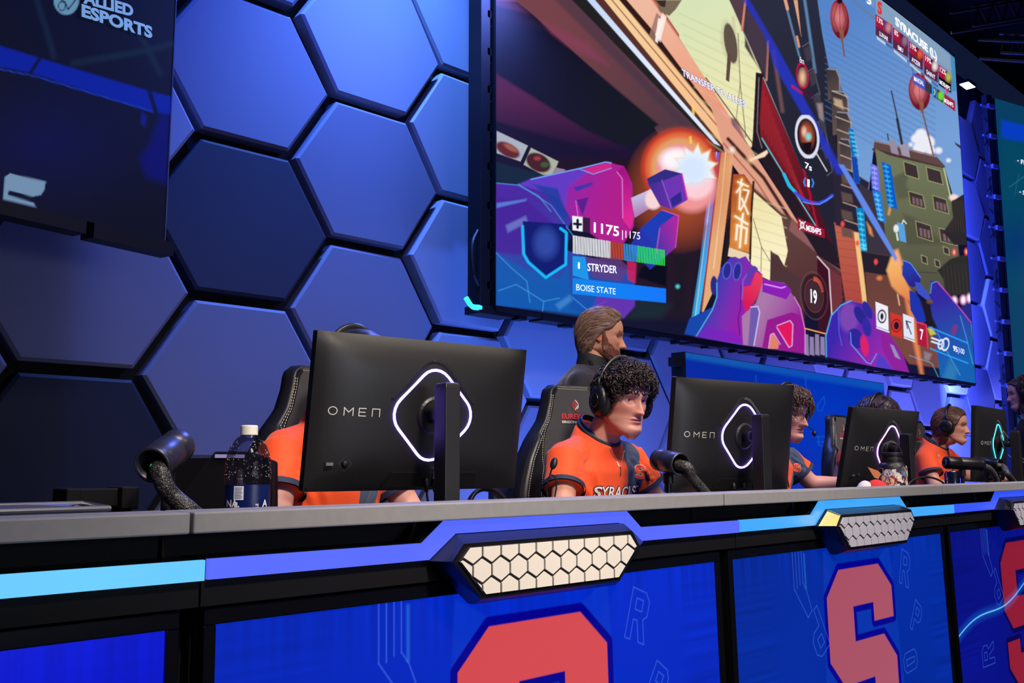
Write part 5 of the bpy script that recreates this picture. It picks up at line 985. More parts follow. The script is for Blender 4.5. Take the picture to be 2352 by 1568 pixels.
def tube_cam(label, rear, aim, rad, ln, cable, m, stand=True, led=False):
    rear = Vector(rear); ax = (Vector(aim)-rear).normalized(); O = thing('camera_housing', label, 'camera', (rear.x, rear.y, DT), 0, 'player cameras in tube housings')
    b = MB(); b.lathe([(rad*.80, .05), (rad*.84, 0), (rad, -.004), (rad*1.03, .006), (rad*.98, .014), (rad, .018), (rad, ln*.62), (rad*.985, ln*.625), (rad*.985, ln*.635), (rad, ln*.64), (rad, ln-.004), (rad*.93, ln), (0, ln)], rear, ax, 36, cap=False); b.build('housing', m, O, smooth=True, bevel=0)
    b = MB(); b.lathe([(0, .03), (rad*.8, .03), (rad*.8, .035), (0, .035)], rear, ax, 24); b.build('inner_plate', M_void, O)
    b = MB(); b.lathe([(rad*.5, ln), (rad*.5, ln+.006), (rad*.4, ln+.004), (0, ln+.004)], rear, ax, 20); b.build('lens', mat('lens_glass', (10, 12, 30), .08, coat=1, noise_=(9, .1)), O, smooth=True)
    b = MB(); P = catmull(cable, 8); b.tube(P, [rad*.50]*len(P), 14); b.build('braided_sleeve', braid_mat(), O, smooth=True)
    mid = rear+ax*ln*.55
    b = MB(); b.tube([mid-Vector((0, 0, rad)), (mid.x, mid.y, DT+.01)], .009, 10); b.lathe([(.016, -.02), (.016, .012)], (mid.x, mid.y, mid.z-rad-.012), n=12); b.build('stand_post', M_steel, O, smooth=False)
    b = MB(); b.lathe([(.045, 0), (.045, .008), (.012, .012)], (mid.x, mid.y, DT), n=24); b.build('stand_base', M_steel, O)
    b = MB(); b.lathe([(.0125, 0), (.0125, .018)], (mid.x, mid.y, .955-.07), n=12); b.build('stand_collar', M_chrome, O)
    if led:
        g = rear+ax*.004+Vector((0, 0, -.0))-Vector((0, 0, rad*.1)); b = MB(); b.ell(g, (.006, .006, .006)); b.build('status_light', mat('green_light', (20, 160, 80), .4, emit=(20, 170, 90), es=1, noise_=(3, .02)), O, smooth=True)
r0 = px_at(350, 1068, 1.74)
tube_cam('grey tube camera housing with green light and braided cable at the left end', r0, r0+Vector((.62, .50, .30)), .0335, .115, [r0+Vector((.02, .02, .0)), r0+Vector((.01, -.012, -.012)), px_at(378, 1115, 1.72), px_at(400, 1142, 1.72), px_at(436, 1172, 1.70), px_at(470, 1200, 1.72)], M_cam, led=True)
r1 = px_at(1563, 1066, 1.70)
tube_cam('grey tube camera housing pointing at the curly haired player', r1, r1+Vector((.26, .74, .10)), .034, .12, [r1+Vector((.01, .02, 0)), r1+Vector((.012, -.016, -.01)), px_at(1585, 1092, 1.69), px_at(1600, 1110, 1.69), px_at(1622, 1135, 1.69), px_at(1650, 1175, 1.69)], M_cam)
r2 = px_at(2253, 1066, 1.72)
tube_cam('long black tube camera housing lying level above the silver can', r2, r2+Vector((-.62, .36, .03)), .030, .20, [r2+Vector((-.01, .01, 0)), r2+Vector((.02, -.01, -.01)), px_at(2275, 1078, 1.70), px_at(2288, 1100, 1.70), px_at(2292, 1130, 1.70)], M_camk)
r3 = px_at(2296, 1068, 1.78)
tube_cam('dark tube camera housing in front of the cyan lit monitor', r3, r3+Vector((.12, .8, .12)), .032, .13, [r3+Vector((0, .02, 0)), r3+Vector((.015, -.014, -.01)), px_at(2312, 1085, 1.72), px_at(2325, 1102, 1.72), px_at(2345, 1130, 1.72)], M_camk)
# ---- plastic water bottle
pb = px_at(569, 1100, 1.70); zt = px_at(571, 976, 1.70).z; bz = DT; dep = float((np.array(pb)-CAM)@_f); sc = 1.0
rb = 53/2/FPX*dep*2/1.0*1.0; rb = 52/FPX*dep
O = thing('water_bottle', 'large clear plastic water bottle with blue label and white cap', 'bottle', (pb.x, pb.y, bz))
pz = lambda y: px_at(570, y, 1.70).z
prof = [(rb*.85, bz), (rb*.98, bz+.006), (rb, bz+.02), (rb*.97, bz+.06), (rb*.965, pz(1150)), (rb*.97, pz(1115)), (rb*1.0, pz(1100)), (rb*1.0, pz(1085)), (rb*.975, pz(1060)), (rb*.9, pz(1040)), (rb*.76, pz(1022)), (rb*.56, pz(1008)), (rb*.36, pz(1000)), (rb*.33, pz(996)), (rb*.33, pz(988))]
M_pet = mat('clear_plastic', (34, 32, 44), .06, spec=.9, bump=(45, .35, .006))
_nt = M_pet.node_tree; _tr = _nt.nodes.new('ShaderNodeBsdfTransparent'); _tr.inputs[0].default_value = (.86, .82, .90, 1); _lw = _nt.nodes.new('ShaderNodeLayerWeight'); _lw.inputs[0].default_value = .35
_mr = _nt.nodes.new('ShaderNodeMapRange'); _mr.inputs['To Min'].default_value = .13; _mr.inputs['To Max'].default_value = .75; _nt.links.new(_lw.outputs['Fresnel'], _mr.inputs['Value']); _ms = _nt.nodes.new('ShaderNodeMixShader')
_nt.links.new(_mr.outputs[0], _ms.inputs[0]); _nt.links.new(_tr.outputs[0], _ms.inputs[1]); _nt.links.new(_nt.nodes['Principled BSDF'].outputs[0], _ms.inputs[2]); _nt.links.new(_ms.outputs[0], _nt.nodes['Material Output'].inputs[0])
b = MB(); b.lathe(prof, (pb.x, pb.y, 0), n=48, cap=False); 
for k, v in enumerate(b.v): pass
bo = b.build('bottle_body', M_pet, O, smooth=True)
b = MB(); b.lathe([(rb*.30, pz(989)), (rb*.375, pz(998.5)), (rb*.375, pz(992)), (rb*.365, pz(991.6)), (rb*.372, pz(991)), (rb*.368, pz(979)), (rb*.34, pz(976.5)), (0, pz(976))], (pb.x, pb.y, 0), n=48); b.build('cap', mat('cap_white', (236, 232, 216), .45, noise_=(30, .03)), O, smooth=False)
b = MB(); b.lathe([(0, bz+.004), (rb*.94, bz+.006), (rb*.94, pz(1150)), (0, pz(1150))], (pb.x, pb.y, 0), n=40); b.build('water', mat('water', (200, 214, 240), .02, trans=1.0, ior=1.15, noise_=(3, .02)), O, smooth=False)
b = MB(); b.lathe([(rb*.985, bz+.05), (rb*.985, pz(1112))], (pb.x, pb.y, 0), n=48, cap=False); lb = b.build('label', mat('label_blue', (8, 26, 82), .3, spec=.5, noise_=(25, .45)), O, smooth=True)
vdir = Vector((-pb.x, -pb.y, 0)).normalized(); vr = Vector((-vdir.y, vdir.x, 0))    # vr: to image right when looking from camera
def onb(u, z, r=rb*.995):   # u: arc length to the right
    t = u/r; d_ = vdir*math.cos(t)+vr*math.sin(t); return (pb.x+d_.x*r, pb.y+d_.y*r, z)
def patch(u0, u1, z0, z1, m, nm, r=rb*.995, par=None):
    b = MB(); n = 8; V = []; F = []
    for k in range(n+1):
        u = u0+(u1-u0)*k/n; V += [onb(u, z0, r), onb(u, z1, r)]
        if k: F.append((2*k-2, 2*k, 2*k+1, 2*k-1))
    b.add(V, F); return b
mpx = dep/FPX
M_lw = mat('label_white', (226, 228, 232), .5, noise_=(30, .03)); M_lk = mat('label_ink', (40, 56, 110), .5, noise_=(30, .03))
u_ = lambda x: (x-570)*mpx
b = patch(u_(539), u_(562), pz(1146), pz(1115), M_lw, 'b'); b.build('barcode_field', M_lw, lb)
for k in range(8): b = patch(u_(541), u_(559-(k % 3)), pz(1120+k*3.3), pz(1118.6+k*3.3), M_lk, 'x', rb*.999); b.build('barcode_line', M_lk, lb)
def cyl_text(t, x, y, size, m=M_lw, rot=False, bold=.01):
    V, F = subdiv(*text_mesh(t, size, bold=size*.02), .003); b = MB(); b.add([onb(u_(x)+(v[0] if not rot else -v[1]), pz(y)+(v[1] if not rot else v[0]), rb*1.0) for v in V], F); b.build('label_text', m, lb)
cyl_text('NA.', 517, 1162, .019); cyl_text('LE', 596, 1164, .008, rot=True); cyl_text('A', 607, 1162, .019)
b = patch(u_(541), u_(549), pz(1163), pz(1151), M_lw, 'x', rb*.999); b.build('recycling_mark', M_lw, lb)
# droplets
b = MB(); rr_ = random.Random(4)
for k in range(150):
    z = pz(rr_.uniform(1012, 1100)); rr = float(np.interp(z, [p[1] for p in prof], [p[0] for p in prof])); t = rr_.uniform(-1.4, 1.4); d_ = vdir*math.cos(t)+vr*math.sin(t); s_ = rr_.uniform(.0004, .0009); b.ell((pb.x+d_.x*rr, pb.y+d_.y*rr, z), (s_, s_, s_*1.3), 6, 4)
b.build('droplets', mat('droplet', (250, 245, 245), .05, trans=.6, ior=1.3, noise_=(9, .02)), O, smooth=True)['kind'] = 'stuff'
# ---- steel flask with stickers
c = px_at(2049, 1080, 1.72); mp = float((np.array(c)-CAM)@_f)/FPX; pzf = lambda y: px_at(2049, y, 1.72).z; rf = 31*mp
O = thing('steel_flask', 'black water flask covered in stickers with a loop handle lid', 'bottle', (c.x, c.y, DT))
b = MB(); b.lathe([(rf*.95, DT), (rf, DT+.006), (rf, pzf(1075)), (rf*.93, pzf(1068)), (rf*.80, pzf(1062))], (c.x, c.y, 0), n=40)
fb = b.build('flask_body', M_black, O, smooth=True)
b = MB(); b.lathe([(rf*.78, pzf(1063)), (rf*.78, pzf(1052)), (rf*.72, pzf(1052)), (rf*.72, pzf(1046)), (rf*.80, pzf(1046)), (rf*.80, pzf(1040)), (rf*.76, pzf(1039)), (0, pzf(1039))], (c.x, c.y, 0), n=32); b.build('lid', M_black, O, smooth=False, bevel=.001)
rt = Vector((_r[0], _r[1], 0)); up_ = Vector((0, 0, 1)); b = MB(); b.tube([c*0+Vector((c.x, c.y, pzf(1043)))+rt*(24*mp*math.cos(t))+up_*(28*mp*math.sin(t)) for t in np.linspace(0, PI, 20)], .0032, 8, flat=1.6); b.build('loop_handle', M_black, O, smooth=True)
vdir = Vector((-c.x, -c.y, 0)).normalized(); vr = Vector((-vdir.y, vdir.x, 0))
rs_ = random.Random(12); cols = [(226, 216, 196), (150, 40, 60), (40, 40, 60), (196, 190, 200), (224, 206, 150), (110, 120, 170), (232, 230, 226), (190, 120, 110), (80, 120, 90), (50, 46, 70)]
for k in range(150):
    t = rs_.uniform(-1.5, 1.5); z = rs_.uniform(.79, pzf(1078)); s_ = rs_.uniform(.012, .022); n = rs_.choice([4, 5, 6, 9]); r2 = rf*(1.004+k*.0004); ro = rs_.uniform(0, 3)
    V = []
    for j in range(n):
        a_ = ro+2*PI*j/n; q_ = rs_.uniform(.75, 1.1); tt = t+math.cos(a_)*s_*q_/r2; d_ = vdir*math.cos(tt)+vr*math.sin(tt); V.append((c.x+d_.x*r2, c.y+d_.y*r2, z+math.sin(a_)*s_*q_))
    b = MB(); b.add(V, [tuple(range(n))]); b.build('sticker', mat('sticker_%d' % (k % 10), cols[k % 10], .5, noise_=(50, .25)), fb)
# ---- can
c = px_at(2187, 1098, 1.72); mp = float((np.array(c)-CAM)@_f)/FPX; O = thing('drink_can', 'shiny silver drink can below the long black camera housing', 'can', (c.x, c.y, DT))
rc = 16.5*mp; zc_ = px_at(2187, 1082, 1.72).z; b = MB(); b.lathe([(rc*.8, DT), (rc, DT+.01), (rc, zc_-.012), (rc*.86, zc_-.002), (rc*.86, zc_), (rc*.8, zc_-.004), (0, zc_-.005)], (c.x, c.y, 0), n=32); b.build('can_body', mat('can_silver', (150, 150, 175), .16, 1, noise_=(14, .5)), O, smooth=True)
b = MB(); b.lathe([(.006, zc_-.003), (.006, zc_-.001), (0, zc_-.001)], (c.x, c.y+.006, 0), n=12); b.build('pull_tab', M_chrome, O)
# ---- red and white cap, orange paper
c = px_at(2012, 1108, 1.74); mp = float((np.array(c)-CAM)@_f)/FPX; O = thing('cap', 'red and white cap lying upside down beside the sticker covered flask', 'cap', (c.x, c.y, DT))
zb_ = px_at(2012, 1100, 1.66).z
b = MB(); b.ell((c.x, c.y, DT+.092), (.062, .062, .092), 24, 12); b.build('crown', mat('felt_red', (205, 44, 40), .9, bump=(300, .3, .001), noise_=(20, .08)), O, smooth=True)
b = MB(); b.ell((c.x-.035, c.y+.03, DT+.090), (.05, .045, .090), 24, 12); b.build('white_panel', mat('felt_white', (214, 200, 206), .9, bump=(300, .3, .001)), O, smooth=True)
b = MB(); b.ell((c.x+.06, c.y-.03, DT+.092), (.06, .05, .070), 20, 10); b.build('brim', mat('felt_red'), O, smooth=True)
p = [px_at(1993, 1072, 1.68), px_at(2017, 1081, 1.68), px_at(2024, 1088, 1.68), px_at(2017, 1100, 1.68), px_at(2008, 1096, 1.68)]; b = MB(); b.loft([[tuple(q) for q in p], [(q.x, q.y+.002, q.z) for q in p]]); tag(b.build('folded_paper', mat('paper_orange', (196, 120, 76), .7, noise_=(20, .1))), 'small orange folded paper sticking up behind the red cap', 'paper')
# ---- mesh tray, side bracket and cabinet at the left end
pl_ = px_at(-20, 1176, 1.60); pr2 = px_at(278, 1158, 1.60); z_ = .938
O = thing('mesh_laptop_stand', 'silver expanded metal mesh tray on the left end of the counter', 'tray', (float(pl_.x), 1.70, DT))
b = MB(); xs0, xs1 = float(px_at(-60, 1170, 1.64).x), float(px_at(262, 1165, 1.64).x); ya, yb2 = 1.66, 1.80; zf, zr_ = .932, .936
nn = 34
for k in range(nn):
    t0 = k/nn
    for s_ in (-1, 1):
        xa = xs0+(xs1-xs0)*t0; xb = xa+s_*.09
        A_ = [xa, ya, zf]; B_ = [xb, yb2, zr_]
        if xb < xs0 or xb > xs1: continue
        b.tube([A_, B_], .0016, 4)
b.build('mesh', mat('mesh_metal', (150, 152, 160), .35, .8, noise_=(20, .1)), O)
b = MB(); b.box((xs0, ya, zf-.006), (xs1, yb2, zf-.003)); b.v = [(x, y, z+(y-ya)/(yb2-ya)*(zr_-zf)) for x, y, z in b.v]; b.build('tray', mat('tray_grey', (110, 112, 124), .5, .3, noise_=(20, .1)), O)
b = MB(); b.tube([(xs0, ya, zf), (xs1, ya, zf), (xs1+.01, yb2, zr_), (xs0, yb2, zr_)], .005, 8); b.build('rim', mat('mesh_metal'), O)
b = MB()
for x in (xs0+.1, xs1-.03): b.box((x, 1.68, DT), (x+.02, 1.74, zf))
b.build('leg', M_steel, O)
O = thing('monitor_clamp', 'black double clamp bracket standing at the left end of the desk', 'bracket', (float(px_at(215, 1150, 1.95).x), 1.95, DT))
P_ = lambda x, y: atY(x, y, 1.95)
b = MB(); a_ = P_(168, 1136); c_ = P_(265, 1133); b.box((a_[0], 1.93, a_[2]-.024), (c_[0], 1.96, a_[2]+.012)); b.build('cross_bar', M_blackm, O, bevel=.003)
for (x0, x1, y0) in ((136, 170, 1121), (262, 302, 1117)):
    a_ = P_(x0, y0); c_ = P_(x1, y0); b = MB(); b.box((a_[0], 1.91, a_[2]-.045), (c_[0], 1.985, a_[2])); b.tube([((a_[0]+c_[0])/2, 1.95, a_[2]-.04), ((a_[0]+c_[0])/2, 1.95, DT)], .02, 10); b.build('clamp_post', M_blackm, O, bevel=.003)
P_ = lambda x, y, Y=2.02: atY(x, y, Y)
O = thing('pc_case', 'angular black computer case at the left end behind the camera housing', 'computer', (float(P_(470, 1100)[0]), 2.02, DT))
pp = [P_(398, 1150), P_(483, 1037), P_(560, 1037), P_(615, 1060), P_(615, 1200), P_(380, 1200)]
b = MB(); b.loft([[(p[0], 2.00, max(p[2], DT)) for p in pp], [(p[0]+.1, 2.14, max(p[2], DT)) for p in pp]]); b.build('case', M_void, O, bevel=.004)
a_ = P_(492, 1045, 1.998); c_ = P_(560, 1046, 1.998); b = MB(); b.box((a_[0], 1.994, a_[2]-.006), (c_[0], 1.999, a_[2]+.002)); b.build('silver_bar', mat('bar_pale', (150, 150, 200), .4, .5, noise_=(9, .05)), O)
O = thing('partition_board', 'low dark board edge behind the computer case on the stage', 'board', (float(atY(440, 1100, 3.0)[0]), 3.0, 0))
a_ = atY(418, 1053, 3.0); c_ = atY(500, 1053, 3.0); MB().box((a_[0]-.02, 3.0, 0), (c_[0]+.6, 3.03, a_[2])).build('board', M_void, O)
# ---- spare headset and loose cables between first and second player
c = px_at(1130, 1125, 1.95)
O = thing('headset', 'black headset with red detail lying on the desk right of the nearest monitor', 'headset', (c.x, c.y, DT), group='headsets')
b = MB(); b.tube([(c.x+.085*math.cos(t), c.y+.03*math.sin(t), DT+.09+.085*math.sin(t)) for t in np.linspace(-.2, PI+.2, 24)], .011, 8, flat=.6); b.build('headband', M_camk, O, smooth=True)
for s_ in (-1, 1): b = MB(); b.ell((c.x+s_*.085, c.y, DT+.06), (.025, .045, .048), 20, 12); b.build('ear_cup', mat('cup_navy', (30, 32, 60), .45, noise_=(9, .1)), O, smooth=True)
b = MB(); b.tube(catmull([(c.x-.08, c.y-.04, DT+.07), (c.x-.02, c.y-.09, DT+.085), (c.x+.06, c.y-.07, DT+.08), (c.x+.1, c.y-.02, DT+.07)], 6), .0025, 5); b.build('red_cable', mat('cable_red', (150, 30, 40), .5, noise_=(9, .1)), O, smooth=True)
c = px_at(2135, 1110, 1.8); b = MB(); b.tube(catmull([px_at(2080, 1125, 1.8), px_at(2095, 1104, 1.8), px_at(2128, 1095, 1.8), px_at(2160, 1104, 1.8), px_at(2178, 1122, 1.8)], 8), .005, 6); tag(b.build('looped_cable', M_cable, None, smooth=True), 'thick black cable arching between flask and silver can', 'cable')
b = MB(); 
for k, q in enumerate(([(2302, 993), (2300, 1010), (2315, 1045), (2352, 1062), (2400, 1085)], [(2304, 990), (2318, 1010), (2335, 1040), (2380, 1080)])):
    b = MB(); b.tube(catmull([px_at(x, y, 1.9-.03*k) for x, y in q], 8), .0035, 6); tag(b.build('thin_cable', mat('cable_grey', (120, 124, 140), .4, noise_=(9, .1)), None, smooth=True), 'thin grey cable hanging from the cyan lit monitor, '+('the longer one' if k == 0 else 'the inner one'), 'cable')
# ---- far corner of a seat beside the second chair, blue light put into its colour
a_ = atY(1178, 1040, 3.4); O = thing('blue_lit_chair', 'blue-lit padded chair edge seen behind the desk left of the second chair', 'chair', (float(a_[0])+.1, 3.45, 0))
b = MB(); b.box((a_[0]-.12, 3.4, .72), (a_[0]+.30, 3.47, a_[2])); b.build('backrest', mat('blue_lit_vinyl', (16, 28, 70), .5, noise_=(9, .1)), O, bevel=.03, seg=3)
b = MB(); b.box((a_[0]-.12, 2.98, .42), (a_[0]+.30, 3.4, .48)); b.build('seat', mat('blue_lit_vinyl'), O, bevel=.02)
for sx in (-.1, .28):
    for sy in (3.0, 3.44): b = MB(); b.tube([(a_[0]+sx, sy, 0), (a_[0]+sx, sy, .42 if sy < 3.2 else .75)], .012, 8); b.build('leg', M_steel, O)
# ================================================================ people
def smooth_tab(z, v, n=400, s=14):
    zz = np.linspace(min(z), max(z), n); o = np.argsort(z); y = np.interp(zz, np.array(z)[o], np.array(v)[o]); k = np.hanning(2*s+1); k /= k.sum()
    yp = np.pad(y, s, mode='edge'); return zz, np.convolve(yp, k, 'valid')
class HeadShape:
    def __init__(s, nose=1.0, chin=1.0, jaw=1.0, nose_w=1.0, brow=1.0, lips=1.0):
        s.nose, s.chin, s.jaw, s.nw, s.brow, s.lips = nose, chin, jaw, nose_w, brow, lips
        s.F = smooth_tab([-.21, -.136, -.130, -.124, -.118, -.111, -.1, -.088, -.07, -.05, -.03, 0, .015, .03, .06], [.068, .070, .075, .081, .086, .0905, .0935, .089, .0905, .0905, .0905, .0895, .0965, .0975, .094])
        s.B = smooth_tab([-.21, -.136, -.12, -.105, -.09, -.07, -.05, -.02, .03, .06], [-.062, -.060, -.036, -.004, .035, .070, .088, .097, .104, .100]); s.C = smooth_tab([-.21, -.136, -.115, -.095, -.075, -.05, .06], [-.072, -.066, -.052, -.032, -.012, 0, 0])
        s.W = smooth_tab([-.21, -.136, -.125, -.115, -.105, -.09, -.07, -.05, -.02, .01, .04, .06], [.008, .012, .027, .038*jaw, .046*jaw, .0555*jaw, .0625*jaw, .067, .0720, .0755, .0775, .076])
        s.K = smooth_tab([-.21, -.14, -.12, -.105, -.09, -.07, -.045, -.01, .03, .06], [.0, .02, .08, .14/jaw, .20/jaw, .20, .13, .05, .0, .0])
    def prof(s, z):
        zc = np.clip(z, -.21, .06); f = np.interp(zc, *s.F); b = np.interp(zc, *s.B); w = np.interp(zc, *s.W); k = np.interp(zc, *s.K)
        t = np.clip((z-.04)/.078, 0, 1); q = np.sqrt(np.clip(1-t**2.3, 0, 1)); s.yc = np.interp(zc, *s.C); return f*q, b*q, w*q, k
    def surf(s, th, z, feat=True):
        """th: 0 = face front (-y), positive to +x"""
        f, b, w, k = s.prof(z); c = np.cos(th); sn = np.sin(th); n = 2/2.25
        x = w*np.sign(sn)*np.abs(sn)**n; yc = s.yc; y = np.where(c > 0, yc-(f+yc)*np.abs(c)**(2/2.15), yc+(b-yc)*np.abs(c)**(2/2.1))
        x = x*(1-k*np.clip(c, 0, 1)**1.0)
        if not feat: return x, y, z
        fr = np.clip(c*1.6, 0, 1); G = lambda x0, z0, sx, sz: np.exp(-((x-x0)/sx)**2-((z-z0)/sz)**2)
        d = 0
        # nose
        tz = np.clip((.016-z)/.056, 0, 1); amp = (.003+.0265*tz**1.15)*(z > -.047)+(.0295*np.exp(-((z+.047)/.0055)**2))*(z <= -.047)
        amp = np.where(z > .016, .003*np.exp(-((z-.016)/.012)**2), amp); sx = .0072+.0050*tz*s.nw
        d = d+s.nose*amp*np.exp(-(np.abs(x)/sx)**2.2)
        for sg in (-1, 1):
            d = d+.0095*s.nw*G(sg*.0125, -.041, .0062, .0075)-.006*G(sg*.0075, -.0485, .0035, .003)
            d = d-.0135*G(sg*.032, .000, .0165, .0125)-.004*G(sg*.017, .002, .008, .01)
            d = d+.0048*s.brow*G(sg*.030, .0195, .020, .0065)+.0050*G(sg*.042, -.028, .020, .016)+.003*G(sg*.052, -.012, .012, .012)
            d = d-.0035*G(sg*.030, -.062, .012, .022)
        d = d+.0055*s.lips*G(0, -.0635, .021, .0042)+.0065*s.lips*G(0, -.0755, .018, .0050)-.0045*G(0, -.0692, .024, .0016)-.0035*G(0, -.0855, .018, .0045)+.0055*s.chin*G(0, -.101, .019, .012)-.0016*G(0, -.056, .0035, .006)
        d = d+.0028*G(0, .05, .05, .025)
        y = y-d*fr
        return x, y, z
Zh = np.concatenate([.118*np.cos(np.linspace(0.001, .62*PI/1.45, 26)), np.linspace(.026, -.118, 98), np.linspace(-.1195, -.136, 9)])
Zh = np.sort(np.unique(np.round(Zh, 5)))
uu = np.linspace(-1, 1, 141); TH = np.sign(uu)*(.45*np.abs(uu)+.55*np.abs(uu)**2.2)*PI
def rot_xyz(p): return Matrix.Rotation(p[2], 4, 'Z')@Matrix.Rotation(p[0], 4, 'X')@Matrix.Rotation(p[1], 4, 'Y')
def head_part(H, Mh, skin, lip, brow, stub=0.0, eyes=(0, 0), lid=.38, stubc=(120, 84, 70), age=0):
    """returns vertex/face/colour lists of the head skin in world space"""
    TT, ZZ = np.meshgrid(TH[:-1], Zh); x, y, z = H.surf(TT, ZZ); V = np.stack([x, y, z], -1).reshape(-1, 3); n = len(TH)-1; h = len(Zh)
    F = []
    for i in range(h-1):
        for j in range(n): k = (j+1) % n; F.append((i*n+j, i*n+k, (i+1)*n+k, (i+1)*n+j))
    F.append(tuple((h-1)*n+j for j in range(n))); F.append(tuple(range(n))[::-1])
    X, Y, Z = V.T; c = np.tile(lin(skin), (len(V), 1)); fr = (Y < -.03)
    def mx(w, col): nonlocal c; w = np.clip(w, 0, 1)[:, None]; c = c*(1-w)+lin(col)*w
    g = lambda x0, z0, sx, sz: np.exp(-((X-x0)/sx)**2-((Z-z0)/sz)**2)*fr
    red = tuple(min(255, a*b) for a, b in zip(skin, (1.0, .84, .82)))
    for s_ in (-1, 1):
        mx(.5*g(s_*.042, -.034, .022, .018), red); mx(.35*g(s_*.03, -.008, .016, .007), tuple(a*.86 for a in red))
        xb = np.abs(X-s_*.031); zb = .0225+.0035*(1-(xb/.02)**2)-.001; wv = np.clip(1.25-np.abs(Z-zb)/.0046, 0, 1)*(xb < .0215)*fr
        mx(np.clip(wv*1.8, 0, 1)*.9, brow)
    mx(.55*g(0, -.04, .012, .012), red)
    w_ = np.clip(1.25-((X/.0235)**2+((Z+.0695)/.0098)**2), 0, 1)*fr; mx(np.clip(w_*3, 0, 1)*.85, lip); mx(np.clip(1-np.abs(Z+.0692)/.0016, 0, 1)*(np.abs(X) < .0235)*fr*.8, tuple(a*.45 for a in lip))
    if stub:
        sb = np.clip((-.045-Z)/.02, 0, 1)*np.clip((Z+.15)/.02, 0, 1)*np.clip((.03-Y)/.03, 0, 1)*np.clip(((X/.026)**2+((Z+.069)/.012)**2-1)*2, 0, 1); mx(sb*stub, stubc)
    # eyes
    eye = []; cols = []
    def nearest(x0, z0): 
        m = np.argmin((X-x0)**2+(Z-z0)**2+100*(Y > 0)); return V[m].copy()
    parts = [(V, F, c)]; EY = []
    for s_ in (-1, 1):
        p = nearest(s_*.0315, .001); ctr = Vector((s_*.0315, p[1]+.0080, .001)); R = .0122
        b = MB(); b.ell((0, 0, 0), (R, R, R), 20, 14); gv = np.array(b.v); gz = Vector((math.sin(eyes[0]), -math.cos(eyes[0])*math.cos(eyes[1]), math.sin(eyes[1]))).normalized()
        ca = gv@np.array(gz)/R; cc = np.tile(lin((196, 186, 184)), (len(gv), 1)); cc[ca > .85] = lin((70, 54, 44)); cc[ca > .962] = lin((8, 8, 10)); EY.append((gv+np.array(ctr), b.f, cc))
        for up, a0 in ((1, lid), (-1, -.42)):       # lids as spherical shells
            b = MB(); rings = []; R2 = .0134
            for i in range(9):
                el = a0+(i/8)*(1.45*up-a0) if up > 0 else a0+(i/8)*(-1.45-a0); ring = []
                for k in range(17):
                    az = -1.35+2.7*k/16; fl_ = el*(1-.55*(abs(az)/1.35)**2) if i == 0 else el*(1-.55*(abs(az)/1.35)**2*(1-i/8)); ring.append((R2*math.sin(az)*math.cos(fl_), -R2*math.cos(az)*math.cos(fl_), R2*math.sin(fl_)))
                rings.append(ring)
            b.loft(rings, False, False); lc = np.tile(lin(tuple(a*.93 for a in skin)), (len(b.v), 1))
            if up > 0: lc[:17] = lin(tuple(a*.3 for a in brow)) if True else lc[:17]
            parts.append((np.array(b.v)+np.array(ctr), b.f, lc))
    # ears
    for s_ in (-1, 1):
        b = MB(); pts = [(.000, .024), (.010, .030), (.019, .026), (.023, .012), (.020, -.004), (.012, -.020), (.003, -.030), (-.003, -.024), (-.003, 0)]; P = catmull([(0, a, z_) for a, z_ in pts], 4)
        b.tube([(s_*(.0745+.30*max(0, p[1])), .006+p[1], p[2]-.006) for p in P], .0042, 7); b.ell((s_*.076, .012, -.006), (.004, .012, .024), 12, 8); b.ell((s_*.079, .006, -.030), (.005, .007, .009), 10, 7)
        parts.append((np.array(b.v), b.f, np.tile(lin(tuple(min(255, a*b_) for a, b_ in zip(skin, (.98, .84, .8)))), (len(b.v), 1))))
    M4 = np.array(Mh); tr = lambda v: np.asarray(v)@M4[:3, :3].T+M4[:3, 3]
    return [(tr(v), f, cc) for v, f, cc in parts], [(tr(v), f, cc) for v, f, cc in EY]
def colored_mesh(name, parts, m, parent, smooth=True):
    V = []; F = []; Cc = []
    for v, f, c in parts:
        n = len(V); V.extend([tuple(p) for p in v]); F.extend([tuple(i+n for i in q) for q in f]); Cc.append(c)
    me = bpy.data.meshes.new(name); me.from_pydata(V, [], F); me.update()
    if parent is not None: me.transform(basis(parent).inverted())
    at = me.color_attributes.new('tint', 'FLOAT_COLOR', 'POINT'); cc = np.ones((len(V), 4), np.float32); cc[:, :3] = np.concatenate(Cc); at.data.foreach_set('color', cc.ravel())
    me.polygons.foreach_set('use_smooth', [smooth]*len(me.polygons)); me.materials.append(m); o = bpy.data.objects.new(name, me); C.objects.link(o)
    if parent is not None: o.parent = parent
    return o
def remesh(b, vox, it=6, fac=.5):
    me = bpy.data.meshes.new('t'); me.from_pydata(b.v, [], b.f); me.update(); bm = bmesh.new(); bm.from_mesh(me); bmesh.ops.recalc_face_normals(bm, faces=bm.faces); bm.to_mesh(me); bm.free()
    o = bpy.data.objects.new('t', me); C.objects.link(o); r = o.modifiers.new('r', 'REMESH'); r.mode = 'VOXEL'; r.voxel_size = vox
    s = o.modifiers.new('s', 'SMOOTH'); s.iterations = it; s.factor = fac
    dg = bpy.context.evaluated_depsgraph_get(); m2 = bpy.data.meshes.new_from_object(o.evaluated_get(dg)); n = len(m2.vertices)
    v = np.empty(n*3); m2.vertices.foreach_get('co', v); v = v.reshape(-1, 3); nn = np.empty(n*3); m2.vertices.foreach_get('normal', nn); nn = nn.reshape(-1, 3)
    f = [tuple(p.vertices) for p in m2.polygons]; bpy.data.objects.remove(o); bpy.data.meshes.remove(me); bpy.data.meshes.remove(m2); return v, f, nn
